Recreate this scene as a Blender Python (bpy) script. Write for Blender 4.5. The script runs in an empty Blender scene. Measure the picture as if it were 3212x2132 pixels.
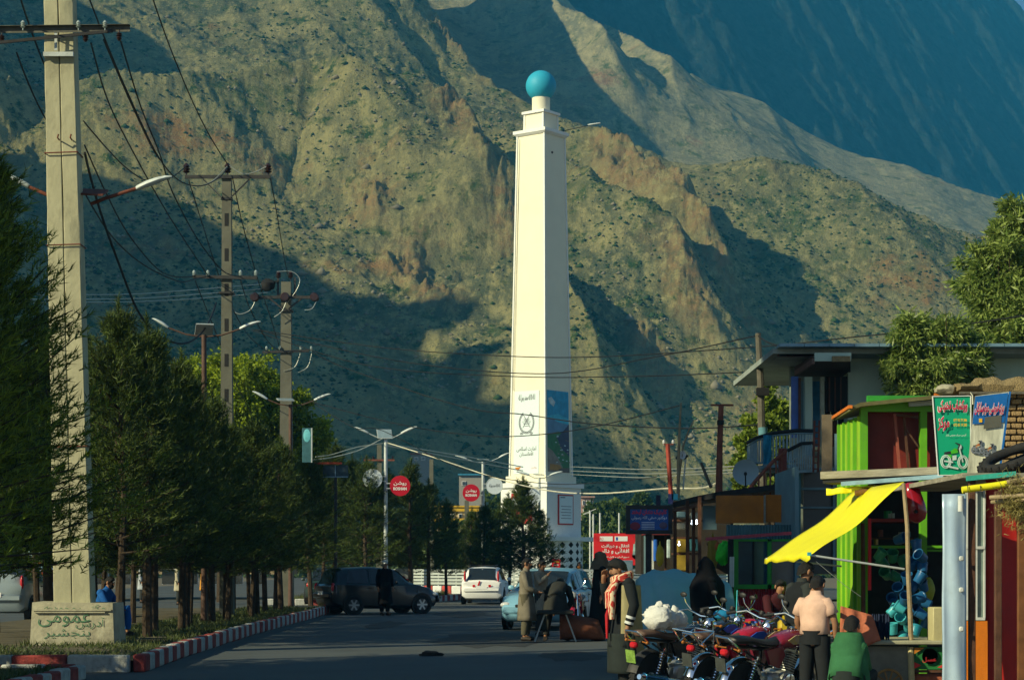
import bpy, math, random
import numpy as np
from mathutils import Vector, Matrix, Euler
R = math.radians
C = bpy.context.scene.collection
scene = bpy.context.scene
F, HZ, CX, EYE = 6246.0, 1772.0, 1606.0, 1.55      # lens of the photograph: focal length and horizon

# ---------------------------------------------------------------- camera, sky, sun, exposure
cam = bpy.data.cameras.new('camera'); camo = bpy.data.objects.new('camera', cam); C.objects.link(camo)
camo.location = (0, 0, EYE); camo.rotation_euler = (R(90), 0, 0)
cam.lens = 70.0; cam.sensor_width = 36.0; cam.shift_y = (HZ - 1066.0) / 3212.0
cam.clip_start = 0.3; cam.clip_end = 20000
scene.camera = camo
SUN_AZ, SUN_EL = 57.0, 27.0                        # degrees left of straight behind the camera; height
world = bpy.data.worlds.new('World'); scene.world = world; world.use_nodes = True
nt = world.node_tree
sky = nt.nodes.new('ShaderNodeTexSky'); sky.sky_type = 'NISHITA'; sky.sun_disc = False
sky.sun_elevation = R(SUN_EL); sky.sun_rotation = R(180 + SUN_AZ)
sky.air_density = 1.0; sky.dust_density = 0.5; sky.ozone_density = 1.6; sky.altitude = 2200
nt.links.new(sky.outputs[0], nt.nodes['Background'].inputs[0])
nt.nodes['Background'].inputs[1].default_value = 0.08
sl = bpy.data.lights.new('sun', 'SUN'); sl.energy = 5.0; sl.angle = R(0.5); sl.color = (1.0, 0.92, 0.60)
so = bpy.data.objects.new('sun', sl); C.objects.link(so)
SD = Vector((math.sin(R(SUN_AZ)) * math.cos(R(SUN_EL)), math.cos(R(SUN_AZ)) * math.cos(R(SUN_EL)), -math.sin(R(SUN_EL))))
so.rotation_euler = SD.to_track_quat('-Z', 'Y').to_euler(); so.location = (-60, -40, 60)
scene.view_settings.view_transform = 'Standard'; scene.view_settings.look = 'None'
scene.view_settings.exposure = 0.25; scene.view_settings.gamma = 1.0
scene.render.engine = 'CYCLES'
cy = scene.cycles
cy.max_bounces = 5; cy.diffuse_bounces = 2; cy.glossy_bounces = 3; cy.transmission_bounces = 4
cy.transparent_max_bounces = 8; cy.volume_bounces = 0; cy.use_denoising = True
cy.sample_clamp_indirect = 6

# ---------------------------------------------------------------- helpers
def P(px, py, Y): return Vector(((px - CX) * Y / F, Y, EYE + (HZ - py) * Y / F))
def GX(px, Y): return (px - CX) * Y / F
def GZ(py, Y): return EYE + (HZ - py) * Y / F
def GY(py): return F * EYE / (py - HZ)

def tag(o, label=None, cat=None, group=None, kind=None):
    if label: o['label'] = label
    if cat: o['category'] = cat
    if group: o['group'] = group
    if kind: o['kind'] = kind
    return o
def thing(name, label, cat, loc=(0, 0, 0), rz=0.0, group=None):
    o = bpy.data.objects.new(name, None); C.objects.link(o); o.empty_display_size = .2
    o.location = loc; o.rotation_euler = (0, 0, rz)
    return tag(o, label, cat, group)
def kids(o): return [c for c in bpy.data.objects if c.parent == o]
def dup(root, loc=None, rz=None, label=None, group=None, scale=None):
    def cp(o, par):
        c = o.copy(); C.objects.link(c); c.parent = par
        for k in KID.get(o.name, []): cp(bpy.data.objects[k], c)
        return c
    KID = {}
    for o in bpy.data.objects:
        if o.parent: KID.setdefault(o.parent.name, []).append(o.name)
    r = cp(root, None)
    if loc is not None: r.location = loc
    if rz is not None: r.rotation_euler = (0, 0, rz)
    if scale: r.scale = scale if hasattr(scale, '__len__') else (scale,) * 3
    if label: r['label'] = label
    if group: r['group'] = group
    return r

class MB:
    """collects shapes, builds ONE mesh object"""
    def __init__(s): s.v = []; s.f = []; s.m = []; s.cm = 0
    def add(s, vs, fs, M=None):
        b = len(s.v)
        s.v += [tuple(M @ Vector(p)) for p in vs] if M is not None else [tuple(p) for p in vs]
        s.f += [tuple(b + i for i in f) for f in fs]; s.m += [s.cm] * len(fs)
        return s
    def mat(s, i): s.cm = i; return s
    def box(s, c, size, rot=(0, 0, 0), ch=0.0):
        hx, hy, hz = size[0] / 2, size[1] / 2, size[2] / 2
        M = Matrix.Translation(c) @ Euler(rot).to_matrix().to_4x4()
        if ch <= 0:
            vs = [(x, y, z) for x in (-hx, hx) for y in (-hy, hy) for z in (-hz, hz)]
            return s.add(vs, [(0, 1, 3, 2), (4, 6, 7, 5), (0, 4, 5, 1), (2, 3, 7, 6), (0, 2, 6, 4), (1, 5, 7, 3)], M)
        ch = min(ch, hx * .9, hy * .9, hz * .9); vs = []; idx = {}
        for a in (-1, 1):
            for b in (-1, 1):
                for d in (-1, 1):
                    for ax in range(3):
                        q = [a * (hx - ch), b * (hy - ch), d * (hz - ch)]
                        q[ax] = (a * hx, b * hy, d * hz)[ax]
                        idx[(a, b, d, ax)] = len(vs); vs.append(q)
        fs = []; S = (-1, 1)
        for ax in range(3):
            o1, o2 = [k for k in range(3) if k != ax]
            for g in S:
                q = []
                for e1, e2 in ((-1, -1), (1, -1), (1, 1), (-1, 1)):
                    k = [0, 0, 0]; k[ax] = g; k[o1] = e1; k[o2] = e2; q.append(idx[(*k, ax)])
                fs.append(tuple(q))
            for e1 in S:
                for e2 in S:
                    k1 = [0, 0, 0]; k1[o1] = e1; k1[o2] = e2; k1[ax] = -1; k2 = list(k1); k2[ax] = 1
                    fs.append((idx[(*k1, o1)], idx[(*k2, o1)], idx[(*k2, o2)], idx[(*k1, o2)]))
        for a in S:
            for b in S:
                for d in S: fs.append((idx[(a, b, d, 0)], idx[(a, b, d, 1)], idx[(a, b, d, 2)]))
        return s.add(vs, fs, M)
    def bar(s, p0, p1, w, h=None, up=(0, 0, 1)):
        h = h or w; p0, p1 = Vector(p0), Vector(p1); d = (p1 - p0); L = d.length
        if L < 1e-6: return s
        y = d / L; upv = Vector(up)
        if abs(y.dot(upv)) > .99: upv = Vector((0, 1, 0))
        x = y.cross(upv).normalized(); z = x.cross(y)
        vs = [p + x * a * w / 2 + z * b * h / 2 for p in (p0, p1) for a, b in ((-1, -1), (1, -1), (1, 1), (-1, 1))]
        return s.add(vs, [(3, 2, 1, 0), (4, 5, 6, 7), (0, 1, 5, 4), (1, 2, 6, 5), (2, 3, 7, 6), (3, 0, 4, 7)])
    def tube(s, pts, r, n=8, caps=True, closed=False):
        pts = [Vector(p) for p in pts]; m = len(pts)
        rs = r if hasattr(r, '__len__') else [r] * m
        vs = []; ref = None
        for i, p in enumerate(pts):
            a = pts[i - 1] if (i > 0 or closed) else p; b = pts[(i + 1) % m] if (i < m - 1 or closed) else p
            t = (b - a).normalized() if (b - a).length > 1e-9 else Vector((0, 0, 1))
            if ref is None: ref = Vector((0, 0, 1)) if abs(t.z) < .9 else Vector((1, 0, 0))
            x = t.cross(ref)
            if x.length < 1e-5: x = t.orthogonal()
            x.normalize(); y = x.cross(t).normalized(); ref = y
            for k in range(n):
                g = 2 * math.pi * k / n; vs.append(p + (x * math.cos(g) + y * math.sin(g)) * rs[i])
        fs = []
        for i in range(m if closed else m - 1):
            j = (i + 1) % m
            for k in range(n): l = (k + 1) % n; fs.append((i * n + k, i * n + l, j * n + l, j * n + k))
        if caps and not closed: fs.append(tuple(range(n - 1, -1, -1))); fs.append(tuple((m - 1) * n + k for k in range(n)))
        return s.add(vs, fs)
    def cyl(s, p0, p1, r0, r1=None, n=12): return s.tube([p0, p1], [r0, r0 if r1 is None else r1], n)
    def lathe(s, prof, n=20, M=None):
        vs = []; fs = []
        for r, z in prof:
            for k in range(n): g = 2 * math.pi * k / n; vs.append((r * math.cos(g), r * math.sin(g), z))
        for i in range(len(prof) - 1):
            for k in range(n): l = (k + 1) % n; fs.append((i * n + k, i * n + l, (i + 1) * n + l, (i + 1) * n + k))
        fs.append(tuple(range(n - 1, -1, -1))); fs.append(tuple((len(prof) - 1) * n + k for k in range(n)))
        return s.add(vs, fs, M)
    def ball(s, c, r, n=12, m=8, jit=0, rng=None, rot=(0, 0, 0)):
        rx, ry, rz = r if hasattr(r, '__len__') else (r, r, r)
        vs = [(0, 0, -rz)]; fs = []
        for i in range(1, m):
            a = math.pi * i / m
            for k in range(n):
                g = 2 * math.pi * k / n; j = 1 + (rng.uniform(-jit, jit) if rng else 0)
                vs.append((rx * math.sin(a) * math.cos(g) * j, ry * math.sin(a) * math.sin(g) * j, -rz * math.cos(a) * j))
        vs.append((0, 0, rz)); T = len(vs) - 1
        for k in range(n):
            l = (k + 1) % n; fs.append((0, 1 + l, 1 + k)); fs.append((T, T - n + k, T - n + l))
            for i in range(m - 2): fs.append((1 + i * n + k, 1 + i * n + l, 1 + (i + 1) * n + l, 1 + (i + 1) * n + k))
        return s.add(vs, fs, Matrix.Translation(c) @ Euler(rot).to_matrix().to_4x4())
    def prism(s, poly, d0, d1, M=None, plane='xz'):
        """polygon in a plane (x,z) extruded along y from d0 to d1"""
        n = len(poly)
        def q(a, b, d): return (a, d, b) if plane == 'xz' else ((a, b, d) if plane == 'xy' else (d, a, b))
        vs = [q(a, b, d0) for a, b in poly] + [q(a, b, d1) for a, b in poly]
        fs = [tuple(range(n)), tuple(range(2 * n - 1, n - 1, -1))] + [(i, i + n, (i + 1) % n + n, (i + 1) % n) for i in range(n)]
        return s.add(vs, fs, M)
    def quad(s, a, b, c, d): return s.add([a, b, c, d], [(0, 1, 2, 3)])
    def grid(s, rows, closed=False):
        n = len(rows[0]); vs = [p for r in rows for p in r]; fs = []
        for i in range(len(rows) - 1):
            for k in range(n if closed else n - 1): l = (k + 1) % n; fs.append((i * n + k, i * n + l, (i + 1) * n + l, (i + 1) * n + k))
        return s.add(vs, fs)
    def loft(s, rows):
        s.grid(rows, True); n = len(rows[0]); b = len(s.v) - n * len(rows)
        s.f.append(tuple(b + k for k in range(n - 1, -1, -1))); s.m.append(s.cm)
        s.f.append(tuple(b + (len(rows) - 1) * n + k for k in range(n))); s.m.append(s.cm)
        return s
    def build(s, name, mats, parent=None, world=False, smooth=38, loc=None, flip=True):
        me = bpy.data.meshes.new(name)
        v = s.v
        if world and parent is not None:
            I = (Matrix.Translation(parent_loc(parent)) @ Euler(parent_rot(parent)).to_matrix().to_4x4()).inverted()
            v = [tuple(I @ Vector(p)) for p in v]
        if loc is not None: v = [(p[0] - loc[0], p[1] - loc[1], p[2] - loc[2]) for p in v]
        me.from_pydata(v, [], s.f)
        for m in (mats if isinstance(mats, (list, tuple)) else [mats]): me.materials.append(m)
        if max(s.m, default=0) > 0: me.polygons.foreach_set('material_index', s.m)
        if flip:
            import bmesh
            bm = bmesh.new(); bm.from_mesh(me); bmesh.ops.recalc_face_normals(bm, faces=bm.faces); bm.to_mesh(me); bm.free()
        if smooth:
            me.polygons.foreach_set('use_smooth', [True] * len(me.polygons)); me.set_sharp_from_angle(angle=R(smooth))
        me.update()
        o = bpy.data.objects.new(name, me); C.objects.link(o)
        if parent is not None: o.parent = parent
        if loc is not None: o.location = loc
        return o
def parent_loc(o): return Vector(o.location) + (parent_loc(o.parent) if o.parent else Vector((0, 0, 0)))
def parent_rot(o): return tuple(o.rotation_euler)

# ---------------------------------------------------------------- materials
MC = {}
def mat(name, col, rough=.8, metal=0.0, var=.25, scale=6.0, bump=.15, col2=None, spec=.3, detail=6, dirt=0, coat=0, trans=0, stretch=(1, 1, 1), emit=None, bdist=.02):
    if name in MC: return MC[name]
    m = bpy.data.materials.new(name); m.use_nodes = True; t = m.node_tree; n = t.nodes; b = n['Principled BSDF']
    b.inputs['Roughness'].default_value = rough; b.inputs['Metallic'].default_value = metal
    b.inputs['Specular IOR Level'].default_value = spec
    if coat: b.inputs['Coat Weight'].default_value = coat; b.inputs['Coat Roughness'].default_value = .08
    tc = n.new('ShaderNodeTexCoord'); mp = n.new('ShaderNodeMapping'); mp.inputs['Scale'].default_value = stretch
    t.links.new(tc.outputs['Object'], mp.inputs[0])
    ns = n.new('ShaderNodeTexNoise'); ns.inputs['Scale'].default_value = scale; ns.inputs['Detail'].default_value = detail; ns.inputs['Roughness'].default_value = .65
    t.links.new(mp.outputs[0], ns.inputs['Vector'])
    mr = n.new('ShaderNodeMapRange'); mr.inputs[1].default_value = .3; mr.inputs[2].default_value = .7
    t.links.new(ns.outputs[0], mr.inputs[0])
    mx = n.new('ShaderNodeMix'); mx.data_type = 'RGBA'
    c2 = col2 or tuple(min(1, c * (1 + var)) for c in col); c1 = tuple(c * (1 - var) for c in col)
    if col2: c1 = col
    mx.inputs[6].default_value = (*c1, 1); mx.inputs[7].default_value = (*c2, 1)
    t.links.new(mr.outputs[0], mx.inputs[0]); out = mx.outputs[2]
    if dirt:
        n2 = n.new('ShaderNodeTexNoise'); n2.inputs['Scale'].default_value = scale * .35; n2.inputs['Detail'].default_value = 8; n2.inputs['Roughness'].default_value = .75
        t.links.new(tc.outputs['Object'], n2.inputs['Vector'])
        r2 = n.new('ShaderNodeMapRange'); r2.inputs[1].default_value = .5; r2.inputs[2].default_value = .72; r2.inputs[4].default_value = dirt
        t.links.new(n2.outputs[0], r2.inputs[0])
        m2 = n.new('ShaderNodeMix'); m2.data_type = 'RGBA'; t.links.new(r2.outputs[0], m2.inputs[0]); t.links.new(out, m2.inputs[6])
        m2.inputs[7].default_value = (.09, .075, .055, 1); out = m2.outputs[2]
    t.links.new(out, b.inputs['Base Color'])
    if bump:
        bp = n.new('ShaderNodeBump'); bp.inputs['Strength'].default_value = bump; bp.inputs['Distance'].default_value = bdist
        nb = n.new('ShaderNodeTexNoise'); nb.inputs['Scale'].default_value = scale * 5; nb.inputs['Detail'].default_value = 4
        t.links.new(mp.outputs[0], nb.inputs['Vector']); t.links.new(nb.outputs[0], bp.inputs['Height']); t.links.new(bp.outputs[0], b.inputs['Normal'])
    if trans: b.inputs['Transmission Weight'].default_value = trans
    if emit: b.inputs['Emission Color'].default_value = (*emit[0], 1); b.inputs['Emission Strength'].default_value = emit[1]
    MC[name] = m
    return m

def leafmat(name, c1, c2, tr=.3, scale=1.2, rough=.55):
    if name in MC: return MC[name]
    m = bpy.data.materials.new(name); m.use_nodes = True; t = m.node_tree; n = t.nodes; b = n['Principled BSDF']
    g = n.new('ShaderNodeNewGeometry'); ns = n.new('ShaderNodeTexNoise'); ns.inputs['Scale'].default_value = scale; ns.inputs['Detail'].default_value = 3
    tc = n.new('ShaderNodeTexCoord'); t.links.new(tc.outputs['Object'], ns.inputs['Vector'])
    ad = n.new('ShaderNodeMath'); ad.operation = 'ADD'; t.links.new(g.outputs['Random Per Island'], ad.inputs[0]); t.links.new(ns.outputs[0], ad.inputs[1])
    mr = n.new('ShaderNodeMapRange'); mr.inputs[1].default_value = .45; mr.inputs[2].default_value = 1.5; t.links.new(ad.outputs[0], mr.inputs[0])
    mx = n.new('ShaderNodeMix'); mx.data_type = 'RGBA'; mx.inputs[6].default_value = (*c1, 1); mx.inputs[7].default_value = (*c2, 1)
    t.links.new(mr.outputs[0], mx.inputs[0]); t.links.new(mx.outputs[2], b.inputs['Base Color'])
    b.inputs['Roughness'].default_value = rough; b.inputs['Specular IOR Level'].default_value = .35
    tl = n.new('ShaderNodeBsdfTranslucent'); t.links.new(mx.outputs[2], tl.inputs[0])
    ms = n.new('ShaderNodeMixShader'); ms.inputs[0].default_value = tr
    t.links.new(b.outputs[0], ms.inputs[1]); t.links.new(tl.outputs[0], ms.inputs[2])
    t.links.new(ms.outputs[0], n['Material Output'].inputs[0])
    MC[name] = m
    return m

# ---------------------------------------------------------------- arabic script text
AR = {'ا': 0xFE8D, 'آ': 0xFE81, 'ب': 0xFE8F, 'پ': 0xFB56, 'ت': 0xFE95, 'ث': 0xFE99, 'ج': 0xFE9D, 'چ': 0xFB7A, 'ح': 0xFEA1, 'خ': 0xFEA5, 'د': 0xFEA9,
      'ذ': 0xFEAB, 'ر': 0xFEAD, 'ز': 0xFEAF, 'ژ': 0xFB8A, 'س': 0xFEB1, 'ش': 0xFEB5, 'ص': 0xFEB9, 'ض': 0xFEBD, 'ط': 0xFEC1, 'ظ': 0xFEC5, 'ع': 0xFEC9,
      'غ': 0xFECD, 'ف': 0xFED1, 'ق': 0xFED5, 'ک': 0xFB8E, 'گ': 0xFB92, 'ل': 0xFEDD, 'م': 0xFEE1, 'ن': 0xFEE5, 'ه': 0xFEE9, 'و': 0xFEED, 'ی': 0xFBFC, 'ء': 0xFE80}
NOJ = set('اآدذرزژوء')
def shape(s):
    out = []
    for i, c in enumerate(s):
        if c not in AR: out.append(c); continue
        pj = i > 0 and s[i - 1] in AR and s[i - 1] not in NOJ
        nj = i < len(s) - 1 and s[i + 1] in AR and c not in NOJ and s[i + 1] != 'ء'
        b = AR[c]
        if c in NOJ: out.append(chr(b + (1 if pj else 0)) if c != 'ء' else chr(b))
        else: out.append(chr(b + (3 if pj and nj else 2 if nj else 1 if pj else 0)))
    return ''.join(reversed(out)) if any(c in AR for c in s) else s
def text(s, name, m, center, right, up, width, height, parent=None, off=.004, bold=0.0, depth=.0015, raw=False, local=False):
    """flat lettering: one mesh, fitted in width x height around center"""
    cu = bpy.data.curves.new(name, 'FONT'); cu.body = s if raw else shape(s); cu.extrude = 0; cu.offset = bold; cu.resolution_u = 3
    o = bpy.data.objects.new(name, cu); C.objects.link(o)
    bpy.context.view_layer.update()
    dg = bpy.context.evaluated_depsgraph_get(); me = bpy.data.meshes.new_from_object(o.evaluated_get(dg))
    bpy.data.objects.remove(o); bpy.data.curves.remove(cu)
    n = len(me.vertices); co = np.empty(n * 3); me.vertices.foreach_get('co', co); co = co.reshape(-1, 3)
    if n == 0: return None
    lo, hi = co.min(0), co.max(0); sz = np.maximum(hi - lo, 1e-6)
    right = Vector(right).normalized(); up = Vector(up).normalized(); nn = right.cross(up).normalized()
    sc_x, sc_y = width / sz[0], height / sz[1]
    q = co - (lo + hi) / 2
    r_, u_, n_ = np.array(right), np.array(up), np.array(nn); cc = np.array(center)
    w = cc + q[:, :1] * sc_x * r_ + q[:, 1:2] * sc_y * u_ + n_ * off
    if parent is not None and not local:
        I = np.array((Matrix.Translation(parent_loc(parent)) @ Euler(parent_rot(parent)).to_matrix().to_4x4()).inverted())
        w = w @ I[:3, :3].T + I[:3, 3]
    me.vertices.foreach_set('co', w.ravel()); me.materials.clear(); me.materials.append(m); me.update(); me.name = name
    t = bpy.data.objects.new(name, me); C.objects.link(t)
    if parent is not None: t.parent = parent
    return t

# ---------------------------------------------------------------- vector noise for the terrain
_rs = np.random.RandomState(7); _perm = _rs.permutation(4096); _perm = np.concatenate([_perm, _perm]); _gr = _rs.uniform(0, 2 * np.pi, 4096)
def pn(x, y):
    xi = np.floor(x).astype(int); yi = np.floor(y).astype(int); xf = x - xi; yf = y - yi
    u = xf * xf * xf * (xf * (xf * 6 - 15) + 10); v = yf * yf * yf * (yf * (yf * 6 - 15) + 10)
    def g(a, b, dx, dy): h = _gr[_perm[(_perm[a & 4095] + b) & 4095]]; return np.cos(h) * dx + np.sin(h) * dy
    n00 = g(xi, yi, xf, yf); n10 = g(xi + 1, yi, xf - 1, yf); n01 = g(xi, yi + 1, xf, yf - 1); n11 = g(xi + 1, yi + 1, xf - 1, yf - 1)
    return (n00 * (1 - u) + n10 * u) * (1 - v) + (n01 * (1 - u) + n11 * u) * v
def fbm(x, y, o=5, g=.5, ridged=False):
    s = 0; a = 1
    for i in range(o):
        n = pn(x + 17.3 * i, y - 9.1 * i); s = s + a * ((.5 - np.abs(n)) if ridged else n); x = x * 2.03; y = y * 2.03; a *= g
    return s
def polydist(X, Y, pts):
    """distance to a polyline, signed side (+ = right of its direction), and position along it 0..1"""
    best = np.full(X.shape, 1e9); side = np.zeros(X.shape); al = np.zeros(X.shape); n = len(pts) - 1
    for i in range(n):
        ax, ay = pts[i][:2]; bx, by = pts[i + 1][:2]; dx, dy = bx - ax, by - ay; L = dx * dx + dy * dy
        t = np.clip(((X - ax) * dx + (Y - ay) * dy) / L, 0, 1); ex, ey = X - ax - t * dx, Y - ay - t * dy; d = np.hypot(ex, ey)
        m = d < best; best = np.where(m, d, best); side = np.where(m, np.sign(dy * ex - dx * ey), side); al = np.where(m, (i + t) / n, al)
    return best, side, al
def terrain(name, X, Y, Z, m, kind='structure'):
    r, c = X.shape; co = np.stack([X, Y, Z], -1).reshape(-1, 3).astype(np.float32)
    i = np.arange(r * c).reshape(r, c); q = np.stack([i[:-1, :-1], i[:-1, 1:], i[1:, 1:], i[1:, :-1]], -1).reshape(-1, 4)
    me = bpy.data.meshes.new(name); me.vertices.add(len(co)); me.vertices.foreach_set('co', co.ravel())
    me.loops.add(q.size); me.polygons.add(len(q)); me.loops.foreach_set('vertex_index', q.ravel().astype(np.int32))
    me.polygons.foreach_set('loop_start', np.arange(0, q.size, 4, dtype=np.int32)); me.update(calc_edges=True); me.validate()
    me.polygons.foreach_set('use_smooth', [True] * len(me.polygons)); me.materials.append(m)
    o = bpy.data.objects.new(name, me); C.objects.link(o); o['kind'] = kind
    return o
def soup(name, co, faces, m, parent=None, kind='stuff'):
    """many small faces as one mesh; faces (n,k) int array"""
    me = bpy.data.meshes.new(name); k = faces.shape[1]; me.vertices.add(len(co)); me.vertices.foreach_set('co', co.astype(np.float32).ravel())
    me.loops.add(faces.size); me.polygons.add(len(faces)); me.loops.foreach_set('vertex_index', faces.ravel().astype(np.int32))
    me.polygons.foreach_set('loop_start', np.arange(0, faces.size, k, dtype=np.int32)); me.update(calc_edges=True)
    for q in (m if isinstance(m, (list, tuple)) else [m]): me.materials.append(q)
    o = bpy.data.objects.new(name, me); C.objects.link(o)
    if parent is not None: o.parent = parent
    if kind: o['kind'] = kind
    return o
# ================================================================ MOUNTAINS
def mtnmat(name, tan, grey, rust, green, gs=1.0):
    m = bpy.data.materials.new(name); m.use_nodes = True; t = m.node_tree; n = t.nodes; b = n['Principled BSDF']; L = t.links.new
    b.inputs['Roughness'].default_value = .95; b.inputs['Specular IOR Level'].default_value = .1
    tc = n.new('ShaderNodeTexCoord')
    def noise(sc, lo, hi, det=6, ro=.65, stretch=None):
        a = n.new('ShaderNodeTexNoise'); a.inputs['Scale'].default_value = sc; a.inputs['Detail'].default_value = det; a.inputs['Roughness'].default_value = ro
        if stretch:
            mp = n.new('ShaderNodeMapping'); mp.inputs['Scale'].default_value = stretch; mp.inputs['Rotation'].default_value = (0, 0, R(-20)); L(tc.outputs['Object'], mp.inputs[0]); L(mp.outputs[0], a.inputs['Vector'])
        else: L(tc.outputs['Object'], a.inputs['Vector'])
        r = n.new('ShaderNodeMapRange'); r.inputs[1].default_value = lo; r.inputs[2].default_value = hi; L(a.outputs[0], r.inputs[0]); return r.outputs[0]
    def mix(f, a, c):
        x = n.new('ShaderNodeMix'); x.data_type = 'RGBA'; L(f, x.inputs[0])
        for s, v in ((6, a), (7, c)):
            if isinstance(v, tuple): x.inputs[s].default_value = (*v, 1)
            else: L(v, x.inputs[s])
        return x.outputs[2]
    c = mix(noise(.014, .40, .60), grey, tan)
    c = mix(noise(.05, .5, .64, 8, .7, (1.6, .5, 1)), c, tuple(v * 1.35 for v in tan))
    c = mix(noise(.02, .60, .68), c, rust)
    c = mix(noise(.11 * gs, .53, .62, 7, .75), c, green)
    c = mix(noise(.6 * gs, .56, .66, 5, .8), c, tuple(v * .45 for v in grey))
    c = mix(noise(.8 * gs, .62, .7, 4, .7), c, tuple(min(1, v * 1.5) for v in grey))
    if name == 'scree_slope':
        for an, col_ in (('lawn', (.065, .115, .022)), ('outcrop', (.36, .23, .10))):
            a_ = n.new('ShaderNodeAttribute'); a_.attribute_name = an; mm_ = n.new('ShaderNodeMath'); mm_.operation = 'MULTIPLY'; L(a_.outputs['Fac'], mm_.inputs[0]); L(noise(.3, .35, .6, 6, .75), mm_.inputs[1]); c = mix(mm_.outputs[0], c, col_)
    c = mix(noise(.25 * gs, .50, .62, 6, .8, (1.2, .6, 1)), c, tuple(min(1, v * 1.25) for v in tan))
    L(c, b.inputs['Base Color'])
    bp = n.new('ShaderNodeBump'); bp.inputs['Strength'].default_value = .9; bp.inputs['Distance'].default_value = 2.0
    nb = n.new('ShaderNodeTexNoise'); nb.inputs['Scale'].default_value = .35; nb.inputs['Detail'].default_value = 8; nb.inputs['Roughness'].default_value = .75
    L(tc.outputs['Object'], nb.inputs['Vector']); L(nb.outputs[0], bp.inputs['Height']); L(bp.outputs[0], b.inputs['Normal'])
    return m
m_near = mtnmat('scree_slope', (.31, .275, .12), (.12, .135, .07), (.32, .19, .07), (.045, .09, .018))
m_mid = mtnmat('dry_slope', (.36, .32, .17), (.22, .22, .13), (.36, .22, .11), (.12, .15, .05), .8)
m_far = mtnmat('far_slope', (.06, .09, .08), (.035, .06, .06), (.07, .08, .06), (.02, .05, .035), .5)  # dark colours stand in for shade on the far mountain

K0, Y0 = .5, 400.0
KX = .25
def YF(py, px): return K0 * Y0 / (K0 - KX * (np.asarray(px, float) - CX) / F - (HZ - np.asarray(py, float)) / F)
def MP(px, py): y = float(YF(py, px)); return ((px - CX) * y / F, y)
def plane(X, Y): return K0 * (Y - Y0) - KX * X
pxs = np.linspace(-500, 3700, 940); pys = np.linspace(1800, -420, 500)
PXg, PY = np.meshgrid(pxs, pys); U = (PXg - CX) / F; Yg = YF(PY, PXg); Xg = U * Yg
OUT = [(1400, 610, 60), (1470, 680, 60), (1540, 770, 70), (1370, 560, 40), (1480, 590, 40), (1590, 850, 40), (1980, 700, 75), (2060, 760, 75), (2130, 810, 60), (1900, 660, 50), (2190, 880, 45), (2260, 960, 40), (2330, 1030, 40), (1300, 870, 60), (1340, 930, 60), (1240, 840, 45), (1160, 720, 40), (1440, 130, 70), (1480, 60, 60), (1820, 780, 45), (2040, 1130, 60), (2160, 1080, 60)]
LAWN = [(1000, 330, 130, 40), (900, 300, 80, 25), (1150, 390, 120, 30), (2300, 800, 420, 120), (2500, 900, 300, 160), (1950, 600, 200, 60), (800, 480, 200, 40)]
def spots(px, py, L):
    m = np.zeros_like(px, dtype=float)
    for q in L:
        rx, ry = q[2], q[3] if len(q) > 3 else q[2] * .8; dx, dy = px - q[0], py - q[1]
        if len(q) == 3: dx, dy = dx * .75 + dy * .66 * -.4, dy * .9 - dx * .35
        m = np.maximum(m, np.exp(-((dx / rx) ** 2 + (dy / ry) ** 2)))
    return m
def spur(X, Y, pts, A, wr, wl, p=1.3, fade=(.34, .34)):
    pp = [MP(*q) for q in pts]; wob = 7 * fbm(X * .03, Y * .03, 3)
    d, s, a = polydist(X + wob, Y + wob, pp); w = np.where(s > 0, wl, wr)
    e = np.clip(a / fade[0], 0, 1) * np.clip((1 - a) / fade[1], 0, 1); e = e * e * (3 - 2 * e)
    return A * e * np.clip(1 - d / w, 0, 1) ** p
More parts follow.
